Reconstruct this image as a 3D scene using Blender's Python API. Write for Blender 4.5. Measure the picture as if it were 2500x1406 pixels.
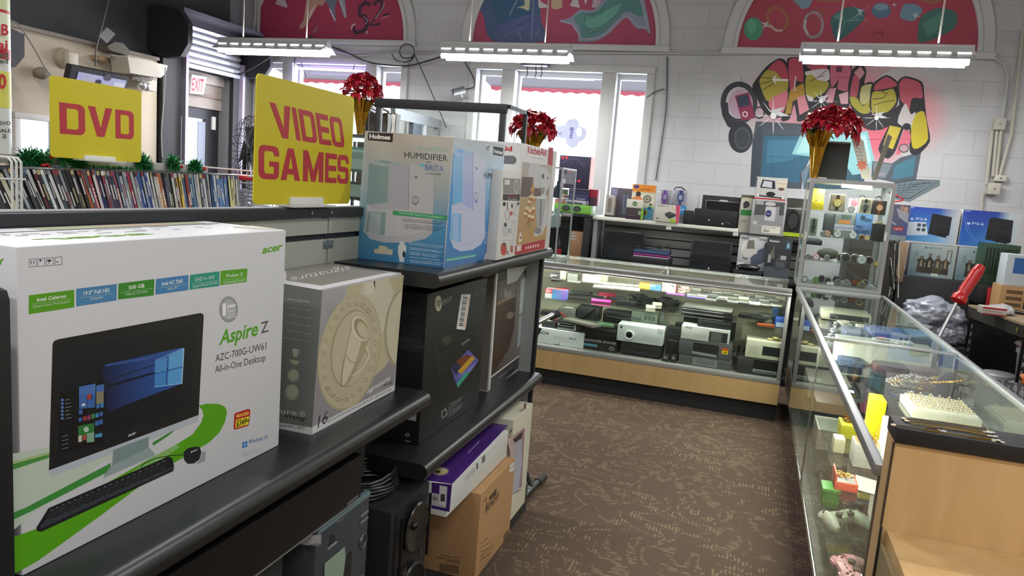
import bpy, bmesh, math, random
from mathutils import Vector, Matrix, Euler
for o in list(bpy.data.objects): bpy.data.objects.remove(o)
SC = bpy.context.scene; COL = SC.collection
PI = math.pi
# ---------------------------------------------------------------- camera
FPX, YAW, PITCH, ROLL, CAMH = 1807.19, -0.308449, -0.143073, 0.0791, 1.53
_f = Vector((math.sin(YAW)*math.cos(PITCH), math.cos(YAW)*math.cos(PITCH), math.sin(PITCH)))
_r = Vector((math.cos(YAW), -math.sin(YAW), 0)); _u = _r.cross(_f)
CR, CU = _r*math.cos(ROLL)+_u*math.sin(ROLL), -_r*math.sin(ROLL)+_u*math.cos(ROLL)
CF = _f; CC = Vector((0, 0, CAMH))
cam = bpy.data.cameras.new('camera'); camo = bpy.data.objects.new('camera', cam); COL.objects.link(camo)
camo.matrix_world = Matrix(((CR.x, CU.x, -CF.x, 0), (CR.y, CU.y, -CF.y, 0), (CR.z, CU.z, -CF.z, CAMH), (0, 0, 0, 1)))
cam.sensor_width = 36; cam.lens = FPX/2500*36; cam.clip_start = 0.02
SC.camera = camo
# ---------------------------------------------------------------- world, exposure, daylight
w = bpy.data.worlds.new('world'); SC.world = w; w.use_nodes = True
bg = w.node_tree.nodes['Background']; bg.inputs[0].default_value = (0.93, 0.96, 1, 1); bg.inputs[1].default_value = 2.6
SC.view_settings.view_transform = 'Standard'; SC.view_settings.look = 'None'; SC.view_settings.gamma = 1
SC.view_settings.exposure = 0.2; SC.view_settings.use_curve_mapping = False
def area(name, loc, rot, sx, sy, power, color=(1, 1, 1)):
    l = bpy.data.lights.new(name, 'AREA'); l.shape = 'RECTANGLE'; l.size = sx; l.size_y = sy; l.energy = power; l.color = color
    o = bpy.data.objects.new(name, l); COL.objects.link(o); o.location = loc; o.rotation_euler = rot; return o
LAMP = 15.0
def fixture_light(x, y, z, p=1.0, up=0):
    if up: area('fluorescent_light', (x, y, z+up), (PI, 0, 0), 1.15, 0.05, LAMP*p*.22, (1.0, 0.99, 0.97))
    area('fluorescent_light', (x, y, z), (0, 0, 0), 1.15, 0.09, LAMP*p, (1.0, 0.99, 0.97))
area('daylight', (-2.02, 7.62, 1.95), (PI/2, 0, PI), 1.7, 1.3, 60, (0.88, 0.93, 1)).rotation_euler = (-PI/2, 0, 0)
area('daylight', (-4.55, 7.62, 1.95), (PI/2, 0, PI), 1.7, 1.3, 60, (0.9, 0.88, 1)).rotation_euler = (-PI/2, 0, 0)
# ---------------------------------------------------------------- pixel-to-surface lookup (positions measured on real planes)
def ray(x, y): return CF + CR*((x-1250)/FPX) - CU*((y-703)/FPX)
def onA(x, y, ax, v):
    d = ray(x, y); return CC + d*((v-CC[ax])/d[ax])
def oX(x, y, v): return onA(x, y, 0, v)
def oY(x, y, v): return onA(x, y, 1, v)
def oZ(x, y, v): return onA(x, y, 2, v)
def onPl(x, y, p, n):
    d = ray(x, y); return CC + d*((Vector(p)-CC).dot(n)/d.dot(n))
# ---------------------------------------------------------------- materials
def lin(c):
    if isinstance(c, str):
        c = c.lstrip('#'); c = c if len(c) == 6 else ''.join(k*2 for k in c); c = [int(c[i:i+2], 16)/255 for i in (0, 2, 4)]
        return tuple(v/12.92 if v <= .04045 else ((v+.055)/1.055)**2.4 for v in c)
    return tuple(c[:3])
_mc = {}
def M(col, rough=.5, metal=0, spec=.5, emit=0, alpha=1, bump=None, noise=None, name=None, coat=0, trans=0):
    key = (col, rough, metal, spec, emit, alpha, bump, noise, coat, trans)
    if key in _mc: return _mc[key]
    m = bpy.data.materials.new(name or 'mat'); m.use_nodes = True; nt = m.node_tree; b = nt.nodes['Principled BSDF']
    b.inputs['Base Color'].default_value = (*lin(col), 1); b.inputs['Roughness'].default_value = rough
    b.inputs['Metallic'].default_value = metal; b.inputs['Specular IOR Level'].default_value = spec
    b.inputs['Coat Weight'].default_value = coat; b.inputs['Transmission Weight'].default_value = trans
    if emit: b.inputs['Emission Color'].default_value = (*lin(col), 1); b.inputs['Emission Strength'].default_value = emit
    if alpha < 1: b.inputs['Alpha'].default_value = alpha
    tc = None
    if bump or noise: tc = nt.nodes.new('ShaderNodeTexCoord')
    if noise:
        sc, amt = noise; n = nt.nodes.new('ShaderNodeTexNoise'); n.inputs['Scale'].default_value = sc; n.inputs['Detail'].default_value = 5
        nt.links.new(tc.outputs['Object'], n.inputs[0]); mx = nt.nodes.new('ShaderNodeMix'); mx.data_type = 'RGBA'
        c = lin(col); mx.inputs[6].default_value = (*[v*(1-amt) for v in c], 1); mx.inputs[7].default_value = (*[min(1, v*(1+amt)) for v in c], 1)
        nt.links.new(n.outputs[0], mx.inputs[0]); nt.links.new(mx.outputs[2], b.inputs['Base Color'])
    if bump:
        sc, st = bump; n = nt.nodes.new('ShaderNodeTexNoise'); n.inputs['Scale'].default_value = sc; n.inputs['Detail'].default_value = 4
        nt.links.new(tc.outputs['Object'], n.inputs[0]); bp = nt.nodes.new('ShaderNodeBump'); bp.inputs['Strength'].default_value = st; bp.inputs['Distance'].default_value = .01
        nt.links.new(n.outputs[0], bp.inputs['Height']); nt.links.new(bp.outputs[0], b.inputs['Normal'])
    _mc[key] = m; return m
def glass_mat(tint=(.93, .97, .95), ior=1.5, refl=1.0):
    key = ('glass', tint, ior, refl)
    if key in _mc: return _mc[key]
    m = bpy.data.materials.new('glass'); m.use_nodes = True; nt = m.node_tree; nt.nodes.clear()
    o = nt.nodes.new('ShaderNodeOutputMaterial'); mx = nt.nodes.new('ShaderNodeMixShader'); t = nt.nodes.new('ShaderNodeBsdfTransparent')
    g = nt.nodes.new('ShaderNodeBsdfGlossy'); f = nt.nodes.new('ShaderNodeFresnel'); f.inputs[0].default_value = ior
    t.inputs[0].default_value = (*tint, 1); g.inputs['Roughness'].default_value = 0.01; g.inputs[0].default_value = (refl, refl, refl, 1)
    ge = nt.nodes.new('ShaderNodeNewGeometry'); iv = nt.nodes.new('ShaderNodeMath'); iv.operation = 'SUBTRACT'; iv.inputs[0].default_value = 1; nt.links.new(ge.outputs['Backfacing'], iv.inputs[1])
    ml = nt.nodes.new('ShaderNodeMath'); ml.operation = 'MULTIPLY'; nt.links.new(f.outputs[0], ml.inputs[0]); nt.links.new(iv.outputs[0], ml.inputs[1]); nt.links.new(ml.outputs[0], mx.inputs[0]); nt.links.new(t.outputs[0], mx.inputs[1]); nt.links.new(g.outputs[0], mx.inputs[2]); nt.links.new(mx.outputs[0], o.inputs[0])
    _mc[key] = m; return m
def print_mat(rough=.45, coat=0, metal=0):
    key = ('print', rough, coat, metal)
    if key in _mc: return _mc[key]
    m = bpy.data.materials.new('printed_ink'); m.use_nodes = True; nt = m.node_tree; b = nt.nodes['Principled BSDF']
    a = nt.nodes.new('ShaderNodeVertexColor'); a.layer_name = 'Col'; nt.links.new(a.outputs[0], b.inputs['Base Color'])
    b.inputs['Roughness'].default_value = rough; b.inputs['Coat Weight'].default_value = coat; b.inputs['Metallic'].default_value = metal
    _mc[key] = m; return m
CHROME = M('d8dade', .18, 1); STEEL = M('b9bcc0', .32, 1); ALU = M('b4b6b8', .38, .85); GOLD = M('e8b84a', .22, 1)
BLK = M('17181b', .45); BLKM = M('141416', .8); BLKG = M('101114', .15, coat=.3); WHT = M('e4e4e2', .5); GRY = M('8b8d8e', .5)
GLS = glass_mat(); GLSD = glass_mat((.90, .945, .93))
# ---------------------------------------------------------------- scene graph helpers
ROOTS = {}
def tag(o, label=None, cat=None, group=None, kind=None):
    if label: o['label'] = label
    if cat: o['category'] = cat
    if group: o['group'] = group
    if kind: o['kind'] = kind
    return o
def T(name, label, cat, loc, rz=0, group=None, rot=None):
    o = bpy.data.objects.new(name, None); COL.objects.link(o); o.empty_display_size = .05
    o.location = loc; o.rotation_euler = rot if rot is not None else (0, 0, rz)
    return tag(o, label, cat, group)
def mw(o):
    m = Matrix.LocRotScale(o.location, o.rotation_euler, o.scale)
    return mw(o.parent) @ m if o.parent else m
def link(name, me, parent=None):
    o = bpy.data.objects.new(name, me); COL.objects.link(o)
    if parent: o.parent = parent
    return o
class MB:
    """collects shapes into one mesh; coordinates are in the frame of the parent (or the world when there is none)"""
    def __init__(s): s.v = []; s.f = []; s.m = []; s.sm = []; s.mats = []; s.tf = None; s.smooth = False
    def mi(s, mat):
        if mat not in s.mats: s.mats.append(mat)
        return s.mats.index(mat)
    def add(s, vs, fs, mat, smooth=None):
        b = len(s.v)
        for p in vs:
            p = Vector(p); s.v.append(s.tf @ p if s.tf else p)
        i = s.mi(mat)
        for f in fs:
            s.f.append([b+k for k in f]); s.m.append(i); s.sm.append(s.smooth if smooth is None else smooth)
        return s
    def box(s, x0, y0, z0, x1, y1, z1, mat, bev=0):
        if x1 < x0: x0, x1 = x1, x0
        if y1 < y0: y0, y1 = y1, y0
        if z1 < z0: z0, z1 = z1, z0
        if bev <= 0:
            vs = [(x, y, z) for z in (z0, z1) for y in (y0, y1) for x in (x0, x1)]
            return s.add(vs, [(0, 2, 3, 1), (4, 5, 7, 6), (0, 1, 5, 4), (2, 6, 7, 3), (0, 4, 6, 2), (1, 3, 7, 5)], mat, False)
        bm = bmesh.new(); bmesh.ops.create_cube(bm, size=1)
        bmesh.ops.scale(bm, vec=(x1-x0, y1-y0, z1-z0), verts=bm.verts); bmesh.ops.translate(bm, vec=((x0+x1)/2, (y0+y1)/2, (z0+z1)/2), verts=bm.verts)
        bmesh.ops.bevel(bm, geom=bm.edges[:], offset=min(bev, .45*min(x1-x0, y1-y0, z1-z0)), segments=2, affect='EDGES', profile=.6)
        return s.bm(bm, mat, True)
    def bm(s, bm, mat, smooth=False):
        bm.verts.index_update(); vs = [v.co.copy() for v in bm.verts]; fs = [[v.index for v in f.verts] for f in bm.faces]
        bm.free(); return s.add(vs, fs, mat, smooth)
    def prism(s, pts, axis, a, b, mat, smooth=False):
        """extrude a 2D outline between a and b along axis: x -> (y,z), y -> (x,z), z -> (x,y)"""
        def P(p, t): return (t, p[0], p[1]) if axis == 'x' else (p[0], t, p[1]) if axis == 'y' else (p[0], p[1], t)
        n = len(pts); vs = [P(p, a) for p in pts]+[P(p, b) for p in pts]
        s.add(vs, [tuple(range(n))[::-1], tuple(range(n, 2*n))], mat, False)
        b0 = len(s.v)-2*n; i = s.mi(mat)
        for k in range(n):
            s.f.append([b0+k, b0+(k+1) % n, b0+n+(k+1) % n, b0+n+k]); s.m.append(i); s.sm.append(smooth)
        return s
    def slab(s, pts, off, mat):
        """3D outline pts pushed by the vector off"""
        n = len(pts); off = Vector(off); vs = [Vector(p) for p in pts]+[Vector(p)+off for p in pts]
        return s.add(vs, [tuple(range(n))[::-1], tuple(range(n, 2*n))]+[(k, (k+1) % n, n+(k+1) % n, n+k) for k in range(n)], mat, False)
    def quad(s, a, b, c, d, mat): return s.add([a, b, c, d], [(0, 1, 2, 3)], mat, False)
    def tube(s, pts, r, mat, n=8, cap=True):
        pts = [Vector(p) for p in pts]; rs = r if isinstance(r, (list, tuple)) else [r]*len(pts)
        vs = []; up = None
        for i, p in enumerate(pts):
            d = (pts[min(i+1, len(pts)-1)]-pts[max(i-1, 0)])
            d = d.normalized() if d.length > 1e-9 else Vector((0, 0, 1))
            if up is None: up = d.orthogonal().normalized()
            up = (up - d*up.dot(d)); up = up.normalized() if up.length > 1e-6 else d.orthogonal().normalized()
            sd = d.cross(up)
            for k in range(n):
                a = 2*PI*k/n; vs.append(p+(up*math.cos(a)+sd*math.sin(a))*rs[i])
        fs = []
        for i in range(len(pts)-1):
            for k in range(n): fs.append((i*n+k, i*n+(k+1) % n, (i+1)*n+(k+1) % n, (i+1)*n+k))
        if cap: fs += [tuple(range(n))[::-1], tuple(range((len(pts)-1)*n, len(pts)*n))]
        return s.add(vs, fs, mat, True)
    def lathe(s, prof, c, mat, n=20, axis='z', smooth=True, sx=1, sy=1, caps=True):
        vs = []
        for r, h in prof:
            for k in range(n):
                a = 2*PI*k/n; x, y = r*math.cos(a)*sx, r*math.sin(a)*sy
                p = (x, y, h) if axis == 'z' else (x, h, y) if axis == 'y' else (h, x, y)
                vs.append((p[0]+c[0], p[1]+c[1], p[2]+c[2]))
        m = len(prof); fs = [(i*n+k, i*n+(k+1) % n, (i+1)*n+(k+1) % n, (i+1)*n+k) for i in range(m-1) for k in range(n)]
        if caps and prof[0][0] > 1e-6: fs.append(tuple(range(n))[::-1])
        if caps and prof[-1][0] > 1e-6: fs.append(tuple(range((m-1)*n, m*n)))
        return s.add(vs, fs, mat, smooth)
    def cyl(s, c, r, h, mat, axis='z', n=20, r2=None): return s.lathe([(r, 0), (r if r2 is None else r2, h)], c, mat, n, axis, smooth=False if n < 7 else True)
    def ell(s, c, rx, ry, rz, mat, n=14):
        prof = [(math.sin(PI*i/8), -math.cos(PI*i/8)*rz) for i in range(9)]; prof[0] = (1e-7, -rz); prof[-1] = (1e-7, rz)
        return s.lathe(prof, c, mat, n, 'z', True, rx, ry)
    def torus(s, c, R, r, mat, axis='z', n=24, m=8, sx=1, sy=1, arc=2*PI, a0=0):
        pts = []
        cnt = n+1
        for k in range(cnt):
            a = a0+arc*k/n; x, y = R*math.cos(a)*sx, R*math.sin(a)*sy
            p = (x, y, 0) if axis == 'z' else (x, 0, y) if axis == 'y' else (0, x, y)
            pts.append((p[0]+c[0], p[1]+c[1], p[2]+c[2]))
        return s.tube(pts, r, mat, m)
    def build(s, name, parent=None, world=False, col=None):
        me = bpy.data.meshes.new(name)
        vs = s.v
        if world and parent is not None:
            inv = mw(parent).inverted(); vs = [inv @ v for v in vs]
        me.from_pydata([tuple(v) for v in vs], [], s.f)
        for m in s.mats: me.materials.append(m)
        me.polygons.foreach_set('material_index', s.m); me.polygons.foreach_set('use_smooth', s.sm)
        bm = bmesh.new(); bm.from_mesh(me); bmesh.ops.recalc_face_normals(bm, faces=bm.faces); bm.to_mesh(me); bm.free()
        if any(s.sm) and name not in ('plastic_bag',): me.set_sharp_from_angle(angle=math.radians(38))
        me.update(); return link(name, me, parent)
def centered(mb, name, label, cat, group=None, kind=None, base=None):
    """a thing that is one mesh, its origin moved to its base"""
    xs = [v.x for v in mb.v]; ys = [v.y for v in mb.v]; zs = [v.z for v in mb.v]
    c = Vector(((min(xs)+max(xs))/2, (min(ys)+max(ys))/2, min(zs))) if base is None else Vector(base)
    mb.v = [v-c for v in mb.v]; o = mb.build(name); o.location = c
    return tag(o, label, cat, group, kind)
def struct(mb, name): return tag(mb.build(name), kind='structure')
def dup(o, loc=None, rz=None, label=None, group=None, scale=None):
    c = o.copy(); COL.objects.link(c)
    if loc is not None: c.location = loc
    if rz is not None: c.rotation_euler = (o.rotation_euler[0], o.rotation_euler[1], rz)
    if label: c['label'] = label
    if group: c['group'] = group
    if scale is not None: c.scale = scale
    for ch in list(o.children):
        k = ch.copy(); COL.objects.link(k); k.parent = c
        for g in ch.children:
            q = g.copy(); COL.objects.link(q); q.parent = k
    return c
# ---------------------------------------------------------------- flat artwork printed on a real surface
_tx = {}
def text_mesh(s, bold=0.0):
    if 'M' in s or 'W' in s: bold = min(bold, 0.0)
    k = (s, bold)
    if k in _tx: return _tx[k]
    cu = bpy.data.curves.new('t', 'FONT'); cu.body = s; cu.size = 1; cu.offset = bold; cu.resolution_u = 2; cu.fill_mode = 'FRONT'; cu.dimensions = '2D'
    ob = bpy.data.objects.new('t', cu); me = ob.to_mesh()
    vs = [(v.co.x, v.co.y) for v in me.vertices]; fs = [tuple(p.vertices) for p in me.polygons]
    ob.to_mesh_clear(); bpy.data.objects.remove(ob); bpy.data.curves.remove(cu)
    if not vs: vs = [(0, 0), (1, 0), (1, 1)]; fs = [(0, 1, 2)]
    x0 = min(v[0] for v in vs); x1 = max(v[0] for v in vs); _tx[k] = (vs, fs, x0, x1); return _tx[k]
CAP = 0.69
def clip_poly(pts, quad):
    ar = sum(quad[i][0]*quad[(i+1) % len(quad)][1]-quad[(i+1) % len(quad)][0]*quad[i][1] for i in range(len(quad)))
    sg = 1 if ar > 0 else -1; out = list(pts)
    for i in range(len(quad)):
        (ax, ay), (bx, by) = quad[i], quad[(i+1) % len(quad)]
        side = lambda p: sg*((bx-ax)*(p[1]-ay)-(by-ay)*(p[0]-ax)); src = out; out = []
        for k in range(len(src)):
            p, q = src[k], src[(k+1) % len(src)]; sp, sq = side(p), side(q)
            if sp >= 0: out.append(p)
            if (sp >= 0) != (sq >= 0): t = sp/(sp-sq); out.append((p[0]+(q[0]-p[0])*t, p[1]+(q[1]-p[1])*t))
        if not out: return []
    return out
class Art:
    """artwork on a plane: p = a point of the plane, n = outward normal; us/vs turn fractions into points when given"""
    def __init__(s, p, n, o=None, u=None, v=None, step=.00006, lift=.0003):
        s.p = Vector(p); s.n = Vector(n).normalized(); s.o = Vector(o) if o is not None else None
        s.u = Vector(u) if u is not None else None; s.w = Vector(v) if v is not None else None
        s.px = o is None; s.V = []; s.F = []; s.C = []; s.lay = lift; s.step = step
    def P(s, q):
        if s.px: return onPl(q[0], q[1], s.p, s.n)
        return s.o+s.u*q[0]+s.w*q[1]
    def raw(s, pts, faces, cols):
        # a new shape lies one ink layer above the shapes it overlaps
        if not hasattr(s, 'bb'): s.bb = []; s.base = s.lay; k = max(range(3), key=lambda i: abs(s.n[i])); s.ax = [i for i in range(3) if i != k]
        i, j = s.ax; x0 = min(p[i] for p in pts); x1 = max(p[i] for p in pts); y0 = min(p[j] for p in pts); y1 = max(p[j] for p in pts); L = s.base
        for (a0, a1, b0, b1, l) in s.bb:
            if a0 < x1 and a1 > x0 and b0 < y1 and b1 > y0 and l+s.step > L: L = l+s.step
        L = min(L, s.base+s.step*70); s.bb.append((x0, x1, y0, y1, L)); b = len(s.V); off = s.n*L
        s.V += [p+off for p in pts]
        for f in faces:
            s.F.append([b+k for k in f]); s.C.append([cols[k] if isinstance(cols, list) else cols for k in f])
        s.lay += s.step; return s
    clip = None; smooth = 0
    def poly(s, pts, col):
        if s.smooth and not isinstance(col, list) and 4 < len(pts) < 20:
            n = len(pts); o = []
            for k in range(n):
                p0, p1, p2, p3 = pts[k-1], pts[k], pts[(k+1) % n], pts[(k+2) % n]; o.append(p1)
                for t in ((.33, .67) if s.smooth > 1 else (.5,)): o.append(tuple(p1[i]*(2*t**3-3*t*t+1)+p2[i]*(3*t*t-2*t**3)+.38*(p2[i]-p0[i])*(t**3-2*t*t+t)+.38*(p3[i]-p1[i])*(t**3-t*t) for i in (0, 1)))
            pts = o
        if s.clip and not isinstance(col, list):
            pts = clip_poly(pts, s.clip)
            if len(pts) < 3: return s
        ps = [s.P(q) for q in pts]
        if isinstance(col, list): return s.raw(ps, [tuple(range(len(ps)))], [lin(c) for c in col])
        # triangulate concave outlines
        from mathutils.geometry import tessellate_polygon
        t = tessellate_polygon([ps]); return s.raw(ps, [tuple(a) for a in t] or [tuple(range(len(ps)))], lin(col))
    def rect(s, a, b, c, d, col):
        return s.poly([(a, b), (c, b), (c, d), (a, d)], col)
    def line(s, pts, wd, col):
        """polyline with width wd (same unit as the points)"""
        pts = [p for i, p in enumerate(pts) if i == 0 or math.hypot(p[0]-pts[i-1][0], p[1]-pts[i-1][1]) > 1e-7]
        if len(pts) < 2: return s
        n = len(pts); closed = n > 3 and math.hypot(pts[0][0]-pts[-1][0], pts[0][1]-pts[-1][1]) < 1e-6; Lf, Rt = [], []
        for i in range(n):
            a = pts[i-1] if i else (pts[-2] if closed else None); c = pts[i+1] if i < n-1 else (pts[1] if closed else None); b = pts[i]; N = []
            for p, q in ((a, b), (b, c)):
                if p is not None and q is not None: dx, dy = q[0]-p[0], q[1]-p[1]; l = math.hypot(dx, dy) or 1; N.append((-dy/l, dx/l))
            nx = sum(k[0] for k in N)/len(N); ny = sum(k[1] for k in N)/len(N); m2 = max(.35, nx*nx+ny*ny); nx, ny = nx/m2*wd/2, ny/m2*wd/2
            Lf.append((b[0]+nx, b[1]+ny)); Rt.append((b[0]-nx, b[1]-ny))
        P = []; F = []
        for i in range(n-1):
            q = [Lf[i], Lf[i+1], Rt[i+1], Rt[i]]
            if s.clip: q = clip_poly(q, s.clip)
            if len(q) > 2: F.append(tuple(range(len(P), len(P)+len(q)))); P += [s.P(k) for k in q]
        return s.raw(P, F, lin(col)) if P else s
    def ell(s, cx, cy, rx, ry, col, n=28, rot=0, a0=0, a1=2*PI):
        pts = []
        for k in range(n):
            a = a0+(a1-a0)*k/(n if a1-a0 > 6.2 else n-1); x, y = rx*math.cos(a), ry*math.sin(a)
            pts.append((cx+x*math.cos(rot)-y*math.sin(rot), cy+x*math.sin(rot)+y*math.cos(rot)))
        return s.poly(pts, col)
    def ring(s, cx, cy, rx, ry, wd, col, n=32, rot=0):
        pts = []
        for k in range(n+1):
            a = 2*PI*k/n; x, y = rx*math.cos(a), ry*math.sin(a); pts.append((cx+x*math.cos(rot)-y*math.sin(rot), cy+x*math.sin(rot)+y*math.cos(rot)))
        return s.line(pts, wd, col)
    def star(s, cx, cy, r, col, k=4, thin=.12, rot=0):
        pts = []
        for i in range(2*k):
            a = PI*i/k+rot; q = r if i % 2 == 0 else r*thin; pts.append((cx+q*math.cos(a), cy+q*math.sin(a)))
        return s.poly(pts, col)
    def text(s, t, a, b, h, col, bold=0.0, sh=0.0, flip=False, up=None):
        """t runs along the baseline a -> b; h = cap height as a vector's end point offset (dx,dy) or a number (up the page)"""
        vs, fs, x0, x1 = text_mesh(t, bold)
        if not isinstance(h, tuple): h = (0, -h) if s.px else (0, h)
        pts = []
        for x, y in vs:
            q = (x-x0)/max(1e-6, x1-x0); y = y/CAP; q2 = q + sh*y
            pts.append(s.P((a[0]+(b[0]-a[0])*q2+h[0]*y, a[1]+(b[1]-a[1])*q2+h[1]*y)))
        return s.raw(pts, fs, lin(col))
    def build(s, name, parent=None, rough=.45, label=None, coat=0, metal=0):
        me = bpy.data.meshes.new(name); vs = s.V
        if parent is not None:
            inv = mw(parent).inverted(); vs = [inv @ v for v in vs]
        me.from_pydata([tuple(v) for v in vs], [], s.F); ca = me.color_attributes.new('Col', 'FLOAT_COLOR', 'CORNER')
        flat = []
        for cs in s.C:
            for c in cs: flat += [c[0], c[1], c[2], 1.0]
        # orient faces along the plane's normal
        ca.data.foreach_set('color', flat); me.materials.append(print_mat(rough, coat, metal)); me.update()
        o = link(name, me, parent)
        if label: o['label'] = label
        return o
def faces_of(root, x0, y0, z0, x1, y1, z1):
    """frames (origin, u, v, normal) in the world of the four readable faces of a box given in the root's frame"""
    m = mw(root); R = m.to_3x3()
    def fr(o, u, v, n): return (m @ Vector(o), R @ Vector(u), R @ Vector(v), (R @ Vector(n)).normalized())
    return dict(front=fr((x0, y0, z0), (x1-x0, 0, 0), (0, 0, z1-z0), (0, -1, 0)), right=fr((x1, y0, z0), (0, y1-y0, 0), (0, 0, z1-z0), (1, 0, 0)),
                left=fr((x0, y1, z0), (0, y0-y1, 0), (0, 0, z1-z0), (-1, 0, 0)), top=fr((x0, y0, z1), (x1-x0, 0, 0), (0, y1-y0, 0), (0, 0, 1)))
def face_art(fr, px=False):
    o, u, v, n = fr
    return Art(o, n) if px else Art(o, n, o, u, v)
def carton(name, label, cat, loc, w, d, h, col, rz=0, group=None, bev=.003, rough=.55, flaps=False, part='carton', rot=None):
    """a box with its front-left-bottom corner at loc; returns (root, frames of its faces)"""
    r = T(name, label, cat, loc, rz, group, rot); b = MB(); b.box(0, 0, 0, w, d, h, M(col, rough), bev)
    if flaps: b.box(.002, d/2-.0012, h, w-.002, d/2+.0012, h+.0006, M('5a5248', .8))
    b.build(part, r); return r, faces_of(r, 0, 0, 0, w, d, h)
def _rc(x0, y0, x1, y1): return [(x0, y0), (x1, y0), (x1, y1), (x0, y1)]
_OUT = [(.08, 0), (.0, .08), (0, .92), (.08, 1), (.8, 1), (.93, .95), (1, .84), (1, .16), (.93, .05), (.8, 0)]
_RND = [(.2, 0), (.07, .05), (0, .16), (0, .84), (.07, .95), (.2, 1), (.8, 1), (.93, .95), (1, .84), (1, .16), (.93, .05), (.8, 0)]
BLOCK = {'D': ([[(0, 0), (0, 1)]+_OUT[4:]], [[(.28, .17), (.28, .83), (.66, .83), (.73, .77), (.73, .23), (.66, .17)]]), 'O': ([_RND], [[(.33, .17), (.27, .24), (.27, .76), (.33, .83), (.67, .83), (.73, .76), (.73, .24), (.67, .17)]]),
    'V': ([[(0, 1), (.29, 1), (.5, .30), (.71, 1), (1, 1), (.65, 0), (.35, 0)]], []), 'I': ([_rc(0, 0, 1, 1)], []), 'E': ([_rc(0, 0, .3, 1), _rc(.3, 0, 1, .18), _rc(.3, .41, .95, .59), _rc(.3, .82, 1, 1)], []),
    'G': ([_RND], [[(.33, .17), (.27, .24), (.27, .76), (.33, .83), (.67, .83), (.73, .76), (.73, .7), (1.01, .7), (1.01, .54), (.5, .54), (.5, .38), (.73, .38), (.73, .17)]]),
    'A': ([[(0, 0), (.35, 1), (.65, 1), (1, 0), (.71, 0), (.655, .19), (.345, .19), (.29, 0)]], [[(.40, .37), (.60, .37), (.5, .74)]]),
    'M': ([_rc(0, 0, .24, 1), _rc(.76, 0, 1, 1), [(.24, 1), (.5, .36), (.5, .0), (.40, .0), (.24, .5)], [(.76, 1), (.76, .5), (.60, 0), (.5, 0), (.5, .36)]], []),
    'S': ([[(.2, .83), (.07, .95), (.2, 1), (.8, 1), (.93, .95), (1, .84), (1, .70), (.74, .70), (.74, .78), (.68, .83)], [(0, .5), (.0, .84), (.07, .95), (.27, .95), (.27, .62), (.33, .59), (.33, .42), (.2, .41), (.07, .44)], _rc(.2, .41, .8, .59), [(.68, .17), (.73, .22), (.73, .38), (.68, .41), (.7, .59), (.8, .59), (.93, .56), (1, .48), (1, .16), (.93, .05), (.8, 0)], [(0, .16), (0, .30), (.26, .30), (.26, .22), (.32, .17), (.9, .17), (.9, 0), (.2, 0), (.07, .05)], _rc(.2, .83, .75, 1)], [])}
def block_text(a, letters, A, B, H, col, back):
    """letters: [(char, x0, x1)] as fractions of the line A -> B; H = height vector"""
    f = lambda u, v: (A[0]+(B[0]-A[0])*u+H[0]*v, A[1]+(B[1]-A[1])*u+H[1]*v)
    for ch, x0, x1 in letters:
        for o in BLOCK[ch][0]: a.poly([f(x0+(x1-x0)*u, v) for u, v in o], col)
        for o in BLOCK[ch][1]: a.poly([f(x0+(x1-x0)*u, v) for u, v in o], back)
R_ = random.Random(7)
ORD = 'first second third fourth fifth sixth seventh eighth ninth tenth eleventh twelfth thirteenth fourteenth fifteenth sixteenth seventeenth eighteenth nineteenth twentieth'.split()
TENS = {2: 'twenty', 3: 'thirty', 4: 'forty', 5: 'fifty', 6: 'sixty', 7: 'seventy', 8: 'eighty', 9: 'ninety'}
TENTH = {2: 'twentieth', 3: 'thirtieth', 4: 'fortieth', 5: 'fiftieth', 6: 'sixtieth', 7: 'seventieth', 8: 'eightieth', 9: 'ninetieth'}
def ordn(n):
    if n <= 20: return ORD[n-1]
    return TENTH[n//10] if n % 10 == 0 else TENS[n//10]+'-'+ORD[n % 10-1]
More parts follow.
